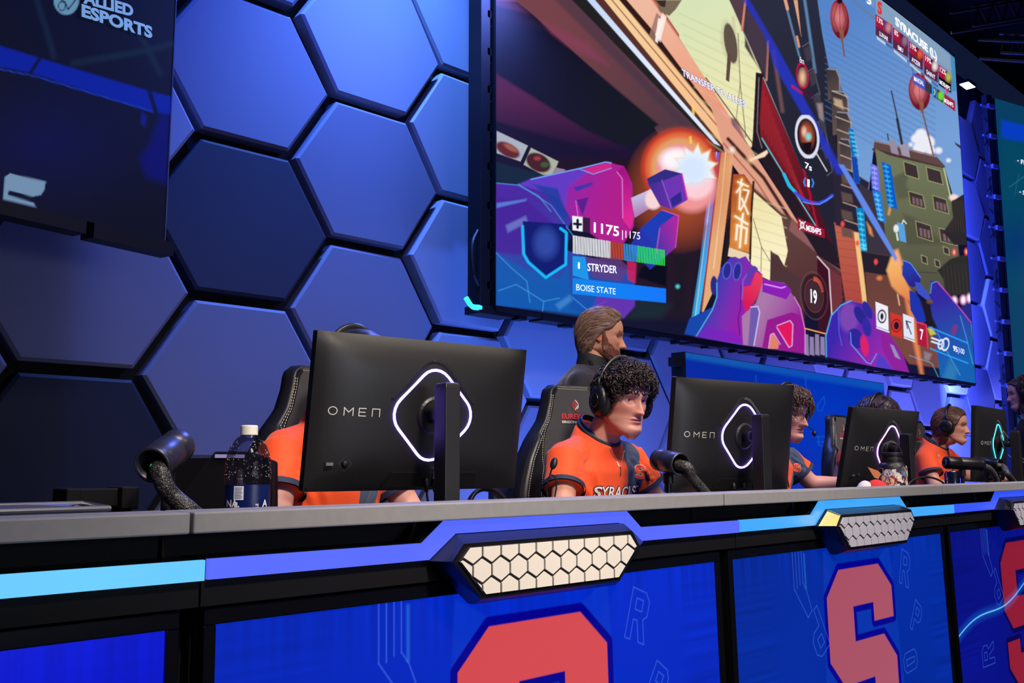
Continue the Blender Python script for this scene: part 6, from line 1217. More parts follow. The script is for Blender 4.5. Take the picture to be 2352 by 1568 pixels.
def limb(b, pts, rs, n=14):
    """tapered limb with rounded ends"""
    P = catmull(pts, 6) if len(pts) > 2 else [np.array(p, float)*(1-t)+np.array(pts[1])*t if False else np.array(pts[0], float)*(1-t)+np.array(pts[1], float)*t for t in np.linspace(0, 1, 8)]
    k = len(P); R_ = np.interp(np.linspace(0, len(rs)-1, k), range(len(rs)), rs); b.tube(P, list(R_), n)
    b.ell(P[0], (R_[0],)*3, n, 8); b.ell(P[-1], (R_[-1],)*3, n, 8)
def torso(b, rings, n=28):
    """rings: centre, half width, half depth, slope towards the back"""
    out = []
    for (c, hw, hd, *tl) in rings:
        q = tl[0] if tl else 0
        out.append([(c[0]+hw*np.sign(math.cos(t))*abs(math.cos(t))**.85, c[1]+hd*np.sign(math.sin(t))*abs(math.sin(t))**.85, c[2]+q*hd*math.sin(t)) for t in [2*PI*k/n for k in range(n)]])
    b.loft(out)
def hand(b, wrist, d, up, s=1.0, curl=.5, side=1):
    """palm and five fingers: d points to the fingertips, up is the back of the hand, side gives the thumb side"""
    w_ = Vector(wrist); d = Vector(d).normalized(); up = Vector(up); up = (up-d*up.dot(d)).normalized(); lt = d.cross(up)*side
    for k in range(5):
        t = (k-2)*.0165*s; b.tube([w_+lt*t*.6, w_+d*.05*s+lt*t*.95, w_+d*.088*s+lt*t*1.05], [.014*s, .0125*s, .0095*s], 8)
    for k, ln in enumerate((.070, .080, .075, .060)):
        o = w_+d*.086*s+lt*(.026-.0172*k)*s; P = [o]; dd = d.copy()
        for j in range(3):
            dd = (dd*math.cos(curl*.7)-up*math.sin(curl*.7)).normalized(); P.append(P[-1]+dd*ln*s*(.44, .32, .24)[j])
            up2 = up
        b.tube(P, [.0088*s, .0084*s, .0076*s, .0064*s], 8); b.ell(P[-1], (.0064*s,)*3, 8, 6)
    o = w_+d*.028*s+lt*.028*s; P = [o, o+(d*.6+lt*.8)*.032*s, o+(d*.9+lt*.55-up*curl*.5)*.062*s, o+(d*1.1+lt*.42-up*curl)*.078*s]; b.tube(P, [.0125*s, .0105*s, .0092*s, .0075*s], 8); b.ell(P[-1], (.0075*s,)*3, 8, 6)
# ---- hair
def hair_shell(H, Mh, fn, name, m, parent, col, noise_s=22, amp=.006, zlow=-.080):
    zz = np.concatenate([np.linspace(-.20, .02, 60), .118*np.sin(np.linspace(.19, PI/2-.002, 44))]); tt = np.linspace(-PI, PI, 121)[:-1]; TT, ZZ = np.meshgrid(tt, zz); x, y, z = H.surf(TT, np.maximum(ZZ, zlow), False); z = ZZ; V = np.stack([x, y, z], -1)
    nrm = np.stack([x/.075**2, y/.1**2, np.clip(z, -.02, 1)/.115**2], -1); nrm /= np.linalg.norm(nrm, axis=-1, keepdims=True)+1e-9
    th = fn(TT, ZZ); N = np.array([[noise.noise(Vector(p)*noise_s)+.5*noise.noise(Vector(p)*noise_s*2.3) for p in r] for r in V]); th2 = np.where(th > 0, th*(1+0*N)+amp*N*np.clip(th/.01, 0, 1), -.012)
    V = V+nrm*th2[..., None]; h, w_ = th.shape; F = [(i*w_+j, i*w_+(j+1) % w_, (i+1)*w_+(j+1) % w_, (i+1)*w_+j) for i in range(h-1) for j in range(w_) if max(th[i, j], th[i, (j+1) % w_], th[i+1, j], th[i+1, (j+1) % w_]) > 0]+[tuple((h-1)*w_+j for j in range(w_))]
    M4 = np.array(Mh); P = V.reshape(-1, 3)@M4[:3, :3].T+M4[:3, 3]; c = np.tile(lin(col), (len(P), 1))*(1+.25*N.reshape(-1, 1)); o = colored_mesh(name, [(P, F, np.clip(c, 0, 1))], m, parent); return V, nrm, th, o
def strands(Vn, nrm, th, Mh, n, dirf, ln, r, curl, freq, col, m, parent, seed=1, lift=.004, droop=0, zmin=-.2, name='hair_strands'):
    rg = random.Random(seed); ok = np.argwhere(th > .003); b = MB(); Cc = []; M4 = Mh
    for _ in range(n):
        i, j = ok[rg.randrange(len(ok))]; p = Vector(Vn[i, j]); nn = Vector(nrm[i, j]); d = Vector(dirf(p, nn, rg)); d = (d-nn*d.dot(nn)).normalized(); q = nn.cross(d); L = ln*rg.uniform(.6, 1.3); ph = rg.uniform(0, 6.28); f = freq*rg.uniform(.7, 1.3)*rg.choice((-1, 1)); P = []; ns = 12 if curl else 7
        for k in range(ns):
            t = k/(ns-1); s_ = t*L; e = curl*min(1, t*3)
            pt = p+d*s_+nn*(lift*math.sin(t*PI)*1.5-(s_**2)*4.5+lift)+(q*math.cos(ph+f*t)+nn*math.sin(ph+f*t))*e; pt.z -= droop*t*t; P.append(M4@pt)
        n0 = len(b.v); b.tube(P, [r*(1-.75*abs(2*k/(ns-1)-.7)/1.3) for k in range(ns)], 4); u = rg.uniform(.7, 1.5); Cc += [lin(col)*u]*(len(b.v)-n0)
    me_parts = [(np.array(b.v), b.f, np.clip(np.array(Cc), 0, 1))]; return colored_mesh(name, me_parts, m, parent)
M_skin = mat('skin', (210, 160, 140), .48, vcol='tint', bump=(900, .12, .0006), spec=.4); M_skin.node_tree.nodes['Principled BSDF'].inputs['Subsurface Weight'].default_value = .12; M_skin.node_tree.nodes['Principled BSDF'].inputs['Subsurface Radius'].default_value = (.02, .008, .004)
M_eye = mat('eye', (230, 225, 220), .12, vcol='tint', coat=.5)
M_hair = mat('hair', (30, 22, 20), .42, vcol='tint', spec=.5, bump=(500, .3, .001))
M_org = mat('jersey_orange', (238, 84, 30), .72, sheen=.15, bump=(1400, .15, .0005), noise_=(7, .05)); M_navy = mat('jersey_navy', (58, 72, 98), .72, sheen=.1, bump=(1400, .15, .0005), noise_=(7, .05)); M_nv2 = mat('trim_navy', (30, 40, 66), .7, noise_=(20, .06))
M_suit = mat('suit_dark', (11, 10, 22), .8, sheen=.2, bump=(900, .1, .0005), noise_=(8, .08)); M_coll = mat('shirt_dark_green', (22, 27, 28), .75, bump=(900, .1, .0005), noise_=(8, .08)); M_jean = mat('trousers_dark', (26, 28, 40), .85, bump=(600, .2, .0008), noise_=(9, .1))
M_hs = mat('headset_black', (15, 15, 18), .35, bump=(300, .06, .0005), noise_=(9, .1)); M_pad = mat('headset_pad', (22, 22, 26), .8, bump=(200, .2, .001))
def jersey_mat(name, xa, xb, slope=0.0, back=False):
    """orange cloth with one dark stripe down the wearer's left, in the jersey's own coordinates"""
    if name in _mats: return _mats[name]
    m = mat(name, (232, 68, 18), .72, sheen=.15, bump=(1400, .15, .0005)); nt = m.node_tree; b = nt.nodes['Principled BSDF']; tc = nt.nodes['Texture Coordinate']; sp = nt.nodes.new('ShaderNodeSeparateXYZ'); nt.links.new(tc.outputs['Object'], sp.inputs[0])
    ad = nt.nodes.new('ShaderNodeMath'); ad.operation = 'MULTIPLY_ADD'; nt.links.new(sp.outputs['Z'], ad.inputs[0]); ad.inputs[1].default_value = slope; nt.links.new(sp.outputs['X'], ad.inputs[2])
    g = []
    for v, op in ((xa, 'GREATER_THAN'), (xb, 'LESS_THAN')):
        q = nt.nodes.new('ShaderNodeMath'); q.operation = op; nt.links.new(ad.outputs[0], q.inputs[0]); q.inputs[1].default_value = v; g.append(q)
    mu = nt.nodes.new('ShaderNodeMath'); mu.operation = 'MULTIPLY'; nt.links.new(g[0].outputs[0], mu.inputs[0]); nt.links.new(g[1].outputs[0], mu.inputs[1])
    mx = nt.nodes.new('ShaderNodeMix'); mx.data_type = 'RGBA'; nt.links.new(mu.outputs[0], mx.inputs[0]); mx.inputs[6].default_value = (*lin((236, 80, 22)), 1); mx.inputs[7].default_value = (*lin((54, 68, 94)), 1); nt.links.new(mx.outputs[2], b.inputs['Base Color']); return m
def folds(v, nn, lines, amp=.006, base=.0025, sc=14):
    d = np.array([noise.noise(Vector(p)*sc)*base+noise.noise(Vector((p[0]*sc*.5, p[1]*sc*.5, p[2]*sc*2.2)))*base*.8 for p in v])
    for (a, b_, wd, am) in lines:
        a = np.array(a); b_ = np.array(b_); ab = b_-a; t = np.clip(((v-a)@ab)/(ab@ab), 0, 1); dist = np.linalg.norm(v-(a+t[:, None]*ab), axis=1); env = np.sin(np.clip(t, 0.02, .98)*PI)**.5
        d += am*np.exp(-(dist/wd)**2)*env-am*.6*np.exp(-((dist-wd*1.9)/wd)**2)*env
    return v+nn*d[:, None]
def seated_player(name_label, hc, hs=1.0, hyaw=0, hpitch=0.0, hroll=0.0, arms=None, lean=.10, stripe=(.045, .125), slope=0.0, H=None, skin=(204, 148, 130), lip=(176, 94, 90), brow=(46, 32, 28), stub=0, eyes=(0, -.1), lid=.30, jm='jersey_cloth', vox=.0065, yaw=0.0, neck_shift=(0, 0), sw=1.0, elbows=None):
    """hc: head centre in the world; local frame faces -y"""
    hc = Vector(hc); nb = Vector((hc.x+neck_shift[0], hc.y+.075+neck_shift[1], hc.z-.116*hs)); O = thing('person', name_label, 'person', (nb.x, nb.y+.25, 0), 0)
    Rz = Matrix.Translation(nb)@Matrix.Rotation(yaw, 4, 'Z'); W_ = lambda x, y, z: tuple(Rz@Vector((x, y, z)))
    Mh = Matrix.Translation(hc)@rot_xyz((hpitch, hroll, hyaw))@Matrix.Scale(hs, 4); H = H or HeadShape(); k_ = sw
    # skin body: neck, arms, hands, hidden torso and legs in one continuous surface
    b = MB(); hb = Mh@Vector((0, .018, -.075)); limb(b, [W_(0, .045, -.05), (Vector(W_(0, .035, .02))+hb)/2, tuple(hb)], [.064, .059, .060])
    seat = .50-nb.z
    torso(b, [((nb.x, nb.y+.15, .50), .155, .10), ((nb.x, nb.y+.13, .70), .145, .095), ((nb.x, nb.y+.08, nb.z-.22), .165, .095), ((nb.x, nb.y+.06, nb.z-.08), .15, .085)])
    A = arms or [(-1, (-.27, -.02, -.33), (-.20, -.30, -.335)), (1, (.27, -.02, -.33), (.16, -.30, -.335))]
    sleeves = []
    for s_, el, wr in A:
        sh = (s_*.175*k_, .055, -.088); limb(b, [W_(*sh), W_(*el)], [.050, .043]); limb(b, [W_(*el), W_(*wr)], [.042, .027]); d_ = (Vector(wr)-Vector(el)).normalized(); dw = (Rz.to_3x3()@d_); hand(b, W_(*wr), dw, (0, 0, 1), 1.0, .35, -s_)
        sleeves.append((sh, el, s_))
        limb(b, [(nb.x+s_*.09, nb.y+.15, .52), (nb.x+s_*.12, nb.y-.17, .53)], [.085, .062]); limb(b, [(nb.x+s_*.12, nb.y-.17, .53), (nb.x+s_*.12, nb.y-.14, .09)], [.058, .04]); limb(b, [(nb.x+s_*.12, nb.y-.12, .05), (nb.x+s_*.13, nb.y-.30, .035)], [.042, .034])
    v, f, nn = remesh(b, .0075 if vox > .006 else .006, 4); parts, ey = head_part(H, Mh, skin, lip, brow, stub, eyes, lid)
    parts.append((v, f, np.tile(lin(skin), (len(v), 1)))); body = colored_mesh('body', parts, M_skin, O); colored_mesh('eyes', ey, M_eye, body)
    # jersey
    b = MB(); torso(b, [((nb.x, nb.y+.15, .52), .172, .12), ((nb.x, nb.y+.135, .66), .170, .12), ((nb.x, nb.y+.10, nb.z-.34), .176, .118), ((nb.x, nb.y+.078, nb.z-.22), .190*k_, .118), ((nb.x, nb.y+.062, nb.z-.14), .188*k_, .110), ((nb.x, nb.y+.060, nb.z-.085), .160*k_, .090, .2), ((nb.x, nb.y+.052, nb.z-.042), .120*k_, .080, .35), ((nb.x, nb.y+.044, nb.z-.012), .092, .078, .62), ((nb.x, nb.y+.042, nb.z+.004), .077, .073, .70)])
    for sh, el, s_ in sleeves:
        c = Vector(sh).lerp(Vector(el), .64); limb(b, [W_(s_*.10*k_, .06, -.075), W_(s_*.170*k_, .052, -.100)], [.062, .070]); b.tube([W_(*sh), W_(*Vector(sh).lerp(Vector(el), .4)), W_(*c)], [.072, .071, .076], 20)
    v, f, nn = remesh(b, vox, 8, .6)
    lines = []; rg = random.Random(int(hc.x*100))
    for sh, el, s_ in sleeves:
        for k in range(6):
            t = .12+.13*k; c = Vector(sh).lerp(Vector(el), t); lines.append((W_(c.x-s_*.085, c.y-.07, c.z+.035), W_(c.x+s_*.06, c.y-.03, c.z-.05+.02*k), .0075, .0052))
        lines.append((W_(s_*.16*k_, -.04, -.06), W_(s_*.11*k_, -.06, -.25), .009, .006)); lines.append((W_(s_*.19*k_, .0, -.12), W_(s_*.05, -.06, -.36), .012, .006)); lines.append((W_(s_*.12*k_, -.03, -.10), W_(s_*.02, -.06, -.42), .013, .005))
    v = folds(v, nn, lines)
    o = colored_mesh('jersey', [(v, f, np.ones((len(v), 3)))], jersey_mat(jm, *[q for q in stripe], slope), O); o['_fx'] = 0; del o['_fx']
    # collar, cuffs, trousers
    b = MB(); b.tube([W_(.0785*math.cos(t), .042+.074*math.sin(t), .004+.052*math.sin(t)) for t in np.linspace(0, 2*PI, 40)], .0065, 8); b.build('collar', M_nv2, o, smooth=True)
    b = MB(); b.loft([[W_(r_*math.cos(t), .044+r_*.94*math.sin(t), dz+.050*math.sin(t)) for t in [2*PI*q/40 for q in range(40)]] for r_, dz in ((.077, -.004), (.071, .012), (.0665, .021), (.062, .020))], False); b.build('undershirt_neck', M_black, o, smooth=True)
    for sh, el, s_ in sleeves:
        c0 = Vector(sh).lerp(Vector(el), .585); c1 = Vector(sh).lerp(Vector(el), .665); b = MB(); b.tube([W_(*c0), W_(*c1)], [.0775, .0785], 26, cap=False); b.tube([W_(*c1), W_(*c0)], [.072, .070], 26, cap=False); b.build('sleeve_cuff', M_nv2, o, smooth=True)
    b = MB()
    for s_ in (-1, 1): limb(b, [(nb.x+s_*.09, nb.y+.15, .53), (nb.x+s_*.12, nb.y-.17, .535)], [.10, .076]); limb(b, [(nb.x+s_*.12, nb.y-.17, .535), (nb.x+s_*.12, nb.y-.14, .13)], [.075, .058])
    v2, f2, _ = remesh(b, .015, 4); colored_mesh('trousers', [(v2, f2, np.ones((len(v2), 3)))], M_jean, O)
    return O, body, o, Mh, H, Rz
def bvh_of(o):
    M = basis(o); me = o.data; return BVHTree.FromPolygons([M@v.co for v in me.vertices], [tuple(p.vertices) for p in me.polygons])
def stick(o_parent, bv, px, V, F, size, name, m, up=(0, 0, 1), off=.0022, ux=None, rotz=0):
    """lay flat shapes on a surface around the point seen at px"""
    d = Vector(ray(*px)).normalized(); hit = bv.ray_cast(Vector(CAM), d)
    if hit[0] is None: return None
    p, n = hit[0], hit[1]; n = n if n.dot(d) < 0 else -n
    nf = Vector((n.x, n.y, n.z*.6)).normalized(); upv = (Vector(up)-nf*Vector(up).dot(nf)).normalized(); ux = upv.cross(nf)
    if rotz: R_ = Matrix.Rotation(rotz, 3, nf); ux = R_@ux; upv = R_@upv
    out = []
    for x, y, z in V:
        q = p+ux*x*size+upv*y*size; h = bv.ray_cast(q+nf*.12, -nf)
        out.append((h[0] if h[0] is not None else q)+nf*(off+z*0))
    b = MB(); b.add(out, F); return b.build(name, m, o_parent)
def block_S(sc=1.0, grow=0): return [(x*sc, y*sc, 0) for x, y in SP]
def headset_for(label, Mh, hs_=1.0, mic=None, silver=False, side=-1):
    o0 = Mh@Vector((0, 0, .1)); O = thing('headset', label, 'headset', tuple(o0), 0, 'headsets'); T_ = lambda x, y, z: tuple(Mh@Vector((x, y, z)))
    b = MB(); b.tube([T_(.102*math.sin(t), .012+.004*math.cos(t), .003+.141*math.cos(t)) for t in np.linspace(-1.50, 1.50, 36)], [.016]*36, 10, flat=.42, up=(0, 1, 0) ); b.build('headband', M_hs, O, smooth=True)
    for s_ in (-1, 1):
        ax = (Mh.to_3x3()@Vector((s_, .06, -.02))).normalized(); c = Mh@Vector((s_*.078, .006, -.010)); k = Mh.to_scale().x
        b = MB(); rings = []; u_ = (Mh.to_3x3()@Vector((0, 1, 0))).normalized(); w_ = (Mh.to_3x3()@Vector((0, 0, 1))).normalized()
        def rg_(rx, rz, h): return [c+ax*h*k+u_*rx*1.16*math.cos(t)*k+w_*rz*1.16*math.sin(t)*k for t in [2*PI*q/28 for q in range(28)]]
        b.loft([rg_(.034, .044, -.006), rg_(.039, .049, .0), rg_(.039, .049, .014), rg_(.034, .044, .018)]); b.build('ear_pad', M_pad, O, smooth=True)
        b = MB(); b.loft([rg_(.033, .044, .016), rg_(.038, .048, .020), rg_(.037, .046, .032), rg_(.028, .034, .042), rg_(.010, .012, .044)]); cup = b.build('ear_cup', M_hs, O, smooth=True)
        b = MB(); b.tube([c+ax*.0425*k+u_*.020*math.cos(t)*k+w_*.024*math.sin(t)*k for t in np.linspace(0, 2*PI, 30)], .0016, 6, cap=False); b.build('cup_ring', mat('ring_copper', (206, 150, 130), .2, 1, noise_=(9, .05)) if silver else M_hs, cup, smooth=True)
        b = MB(); b.tube([c+ax*.03*k-u_*.0*k+w_*.03*k, c+ax*.030*k+w_*.075*k, Mh@Vector((s_*.097, .012, .065))], .007, 8); b.build('slider', M_hs, O, smooth=True)
    if mic:
        b = MB(); P = catmull([T_(side*.105, -.01, -.03), T_(side*.098, -.06, -.058), mic[0], mic[1]], 8); b.tube(P, .0022, 6); b.ell(P[-1], (.011, .011, .014), 14, 10); b.build('boom_mic', M_hs, O, smooth=True)
    return O
# ---- player one (hidden behind the nearest monitor)
A_L = lambda: [(-1, (-.27, -.05, -.27), (-.15, -.30, -.32)), (1, (.27, -.05, -.27), (.15, -.30, -.32))]
h1 = Vector(atY(822, 867, 2.33)); O1, B1_, J1, Mh1, H1, R1 = seated_player('player in orange jersey hidden behind the nearest monitor, sleeve and arm showing', h1, 1.04, arms=[(-1, (-.235, -.03, -.285), (-.10, -.30, -.32)), (1, (.245, -.03, -.285), (.20, -.30, -.32))], sw=.95)
V_, N_, T_h, _ = hair_shell(H1, Mh1, lambda t, z: np.where(z > .05-.09*np.clip(np.abs(t)/1.2, 0, 1), .020, -1), 'hair', M_hair, O1, (20, 17, 22))
headset_for('headset of the player hidden behind the nearest monitor', Mh1)
# ---- player two
h2 = Vector(atD(1431, 917, 3.52)); HS2 = HeadShape(nose=1.0, chin=.9, jaw=1.06, nose_w=1.0)
O2, B2, J2, Mh2, H2, R2_ = seated_player('curly dark haired young man in orange jersey with headphones and a thin necklace', h2, 1.03, hyaw=math.radians(-13), hpitch=math.radians(7), hroll=math.radians(2), H=HS2, skin=(206, 148, 128), lip=(178, 92, 88), brow=(40, 28, 26), eyes=(.22, -.12), lid=.20, vox=.0055, stripe=(.068, .168), slope=.0, arms=[(-1, (-.275, -.02, -.27), (-.16, -.28, -.32)), (1, (.275, -.02, -.27), (.14, -.30, -.32))], sw=1.0, jm='jersey_cloth_two')
def h_curly(t, z):
    a = np.abs(t); line = np.interp(a, [0, .5, .9, 1.25, 1.6, 2.2, 3.15], [.050, .046, .035, -.010, -.028, -.052, -.070]); th = np.interp(z, [-.08, 0, .05, .118], [.010, .014, .017, .009])+.016*np.clip(np.cos(t), 0, 1)*np.clip((z-.03)/.05, 0, 1); return np.where(z > line, th*np.clip((z-line)/.010+.35, .35, 1), -1)
V_, N_, T_h, _ = hair_shell(H2, Mh2, h_curly, 'hair', M_hair, O2, (26, 19, 20), 38, .012)
rr2 = lambda p, n, g: (g.uniform(-1, 1), g.uniform(-1.2, .6), g.uniform(-1.2, .5))
strands(V_, N_, T_h, Mh2, 2600, rr2, .038, .0029, .0075, 4.8, (38, 28, 27), M_hair, O2, 5, .001)
headset_for('black headphones with copper ring worn by the curly haired player', Mh2, silver=True)
bv = bvh_of(J2)
V, F = subdiv(block_S(.088), [tuple(range(len(SP)))[::-1]], .008); V0, F0 = V, F
def outl(pts, wd):
    v, f = line_strip([(p[0], p[1]) for p in pts]+[(pts[0][0], pts[0][1])], wd, (0, 0, 0), (1, 0, 0), (0, 1, 0), 0); return [(x, y, z) for x, y, z in v], f
So = block_S(.088); vo, fo = outl(So, .0040); vo, fo = subdiv(vo, fo, .010)
M_lcream = mat('print_cream', (236, 214, 196), .7, noise_=(40, .04)); M_lor = mat('print_orange', (236, 74, 34), .7, noise_=(40, .04)); M_lblk = mat('print_black', (24, 22, 28), .7, noise_=(40, .04)); M_lwh = mat('print_white', (240, 232, 222), .7, noise_=(40, .04))
stick(J2, bv, (1470, 1084), V0, F0, 1, 'letter_badge', M_lor, off=.003); stick(J2, bv, (1470, 1084), vo, fo, 1, 'badge_outline', M_lcream, off=.0016)
def chest_word(J, bv, px, size, txt='SYRACUSE', rotz=0.0):
    V, F = text_mesh(txt, 1.0, bold=.065, align='CENTER'); Vb, Fb = subdiv(V, F, .25); stick(J, bv, px, [(x, y, 0) for x, y, z in Vb], Fb, size, 'chest_lettering_edge', M_lblk, off=.0022, rotz=rotz)
    V, F = text_mesh(txt, 1.0, bold=.018, align='CENTER'); Vb, Fb = subdiv(V, F, .25); stick(J, bv, px, [(x, y, 0) for x, y, z in Vb], Fb, size, 'chest_lettering', M_lwh, off=.0034, rotz=rotz)
chest_word(J2, bv, (1425, 1142), .058)
# necklace and headset cord
def on_surface(bv, pts, off=.004):
    out = []
    for p in pts:
        d = Vector(ray(*p)).normalized(); h = bv.ray_cast(Vector(CAM), d)
        if h[0] is not None: out.append(h[0]-d*off)
    return out
b = MB(); P = on_surface(bv, [(1379, 975), (1388, 1002), (1402, 1030), (1415, 1055), (1424, 1072), (1427, 1062), (1434, 1035), (1440, 1010), (1440, 995)], .003)
if len(P) > 3: b.tube(catmull(P, 4), .0013, 5); N2 = b.build('necklace', mat('silver_chain', (206, 196, 186), .3, .9, bump=(900, .5, .001)), O2)
P = on_surface(bv, [(1425, 1072), (1425, 1092)], .003)
if len(P) > 1: b = MB(); b.tube(P, .003, 6); b.build('pendant', mat('pendant_dark', (110, 80, 76), .4, .6, noise_=(300, .3)), O2)
P = on_surface(bv, [(1466, 1000), (1470, 1025), (1476, 1055), (1484, 1080), (1490, 1100), (1495, 1130)], .004)
if len(P) > 3: b = MB(); b.tube(catmull(P, 4), .0022, 6); tag(b.build('headset_cable', M_cable, None, smooth=True), 'thin black headset cable running down the jersey with the stripe of the curly haired player', 'cable')
P = on_surface(bv, [(1484, 1082), (1490, 1104)], .006)
if len(P) > 1: b = MB(); b.tube(P, .0065, 8); tag(b.build('inline_remote', M_black, None, smooth=True), 'small black inline control on the headset cable of the curly haired player', 'remote')
c = Vector(atD(1272, 1064, 2.95)); b = MB(); b.ell(c, (.010, .012, .020), 14, 10, rot=Matrix.Rotation(.4, 3, 'Y')); cm = b.build('webcam_mic', M_black, None, smooth=True); tag(cm, 'small black clip microphone on a curved wire left of the curly haired player', 'microphone')
for q in ([(1268, 1074), (1262, 1095), (1256, 1118), (1258, 1150)], [(1266, 1090), (1275, 1094), (1278, 1118), (1274, 1150)]):
    pts_ = [atD(x, y, 2.95) for x, y in q]; e_ = pts_[-1].copy(); e_[2] = .768; b = MB(); b.tube(catmull(pts_+[e_], 6), .0024, 6); b.build('wire', M_cable, cm, smooth=True)
e_ = atD(1266, 1150, 2.95); b = MB(); b.lathe([(.035, .766), (.035, .775), (.008, .78)], (e_[0], e_[1], 0), n=20); b.build('microphone_base', M_black, cm)
# ---- player three (glasses)
h3 = Vector(atD(1809, 951, 4.72)); HS3 = HeadShape(nose=1.15, chin=1.1, jaw=.96)
O3, B3, J3, Mh3, H3, R3 = seated_player('wavy brown haired player with glasses and boom microphone in orange jersey', h3, 1.0, hyaw=math.radians(-9), hpitch=math.radians(8), H=HS3, skin=(200, 144, 130), lip=(164, 88, 88), brow=(60, 42, 36), eyes=(.1, -.15), lid=.2, stripe=(.105, .205), slope=.0, arms=[(-1, (-.26, -.02, -.28), (-.12, -.28, -.33)), (1, (.28, -.04, -.225), (.50, -.20, -.225))], jm='jersey_cloth_three')
def h_wavy(t, z):
    a = np.abs(t); line = np.interp(a, [0, .5, .9, 1.25, 1.6, 2.2, 3.15], [.052, .046, .022, -.028, -.05, -.07, -.085]); th = np.interp(z, [-.08, 0, .05, .118], [.012, .018, .018, .012])+.012*np.clip(np.cos(t), 0, 1)*np.clip((z-.02)/.05, 0, 1); return np.where(z > line, th*np.clip((z-line)/.012+.35, .35, 1), -1)
V_, N_, T_h, _ = hair_shell(H3, Mh3, h_wavy, 'hair', M_hair, O3, (62, 44, 40), 30, .012)
strands(V_, N_, T_h, Mh3, 1500, lambda p, n, g: (g.uniform(-.8, .8), g.uniform(-1, .4), g.uniform(-1.3, .1)), .048, .0028, .0065, 4.6, (80, 58, 50), M_hair, O3, 6, .001)
headset_for('headset with boom microphone worn by the wavy haired player with glasses', Mh3, mic=(tuple(Mh3@Vector((.075, -.115, -.072))), tuple(Mh3@Vector((.045, -.130, -.080)))), side=1)
G3 = thing('eyeglasses', 'thin dark rimmed glasses worn by the wavy haired player', 'glasses', tuple(h3+Vector((0, -.1, 0))))
for s_ in (-1, 1):
    b = MB(); b.tube([Mh3@Vector((s_*.033+.024*math.cos(t), -.106+.010*abs(s_*.033+.024*math.cos(t))/.05, -.003+.018*math.sin(t))) for t in np.linspace(0, 2*PI, 26)], .0014, 6, cap=False); b.build('rim', M_hs, G3, smooth=True)
    b = MB(); b.tube([Mh3@Vector((s_*.057, -.096, .004)), Mh3@Vector((s_*.078, -.04, .004)), Mh3@Vector((s_*.080, .01, .0))], .0013, 5); b.build('temple_arm', M_hs, G3)
b = MB(); b.tube([Mh3@Vector((-.010, -.107, .0)), Mh3@Vector((0, -.110, .004)), Mh3@Vector((.010, -.107, .0))], .0013, 5); b.build('bridge', M_hs, G3)
bv = bvh_of(J3); stick(J3, bv, (1831, 1074), [(x*.8, y*.8, 0) for x, y, z in V0], F0, 1, 'letter_badge', M_lor, off=.003); stick(J3, bv, (1831, 1074), [(x*.8, y*.8, 0) for x, y, z in vo], fo, 1, 'badge_outline', M_lcream, off=.0016); chest_word(J3, bv, (1822, 1120), .075, rotz=.0)
P = on_surface(bv, [(1808, 1030), (1810, 1060), (1808, 1090), (1812, 1118)], .004)
if len(P) > 2: b = MB(); b.tube(catmull(P, 4), .0028, 6); tag(b.build('headset_cable', M_cable, None, smooth=True), 'black cable on the orange chest of the wavy haired player, left of the badge', 'cable')
P = on_surface(bv, [(1834, 1030), (1840, 1060), (1846, 1090), (1850, 1118)], .004)
if len(P) > 2: b = MB(); b.tube(catmull(P, 4), .0028, 6); tag(b.build('headset_cable', M_cable, None, smooth=True), 'black cable with control on the chest of the wavy haired player, right of the badge', 'cable')
b = MB(); b.tube([R3@Vector((.072*math.cos(t), .035+.066*math.sin(t), .022+.02*math.sin(t))) for t in np.linspace(0, 2*PI, 40)], .0085, 8); b.build('white_collar_band', mat('band_white', (230, 232, 240), .5, noise_=(30, .05)), O3, smooth=True)
# ---- player four (only the hair and headband show)
h4_ = Vector(atD(2014, 966, 5.55)); O4, B4, J4, Mh4, H4, R4 = seated_player('player behind the third monitor with only dark hair and headband showing', h4_, 1.05, hpitch=math.radians(14), jm='jersey_cloth', hyaw=math.radians(0), sw=.78, neck_shift=(.13, .06), arms=[(-1, (-.10, -.04, -.32), (-.04, -.28, -.34)), (1, (.22, -.04, -.29), (.12, -.28, -.33))])
V_, N_, T_h, _ = hair_shell(H4, Mh4, lambda t, z: np.where(z > .045-.1*np.clip(np.abs(t)/1.2, 0, 1), .020, -1), 'hair', M_hair, O4, (38, 26, 34), 26, .008)
strands(V_, N_, T_h, Mh4, 350, lambda p, n, g: (p[0]*8+g.uniform(-.3, .3), g.uniform(-.3, .3), -.3), .05, .0022, .001, 3, (48, 34, 42), M_hair, O4, 8, .002)
headset_for('dark blue headband headset of the player hidden behind the third monitor', Mh4)
# ---- player five
h5 = Vector(atD(2187, 978, 6.5)); HS5 = HeadShape(nose=1.05, chin=1.15, jaw=1.05)
O5, B5, J5, Mh5, H5, R5 = seated_player('player with swept back brown hair and big black headphones at the far end', h5, .95, hyaw=math.radians(6), hpitch=math.radians(3), H=HS5, skin=(204, 148, 124), lip=(166, 94, 86), brow=(110, 80, 60), eyes=(.0, -.1), lid=.16, stripe=(.05, .11), arms=[(-1, (-.22, -.02, -.28), (-.12, -.28, -.33)), (1, (.25, -.06, -.225), (.44, -.24, -.25))], sw=.88, jm='jersey_cloth_five')
def h_back(t, z):
    a = np.abs(t); line = np.interp(a, [0, .5, .8, 1.1, 1.5, 2.0, 3.15], [.078, .070, .050, .0, -.02, -.10, -.165]); th = np.interp(z, [-.16, -.05, .05, .118], [.026, .026, .018, .014])*np.interp(a, [0, 1.2, 1.7, 3.2], [.7, .6, 1.3, 1.6]); return np.where(z > line, th*np.clip((z-line)/.012+.2, .2, 1), -1)
V_, N_, T_h, _ = hair_shell(H5, Mh5, h_back, 'hair', M_hair, O5, (84, 56, 46), 18, .004)
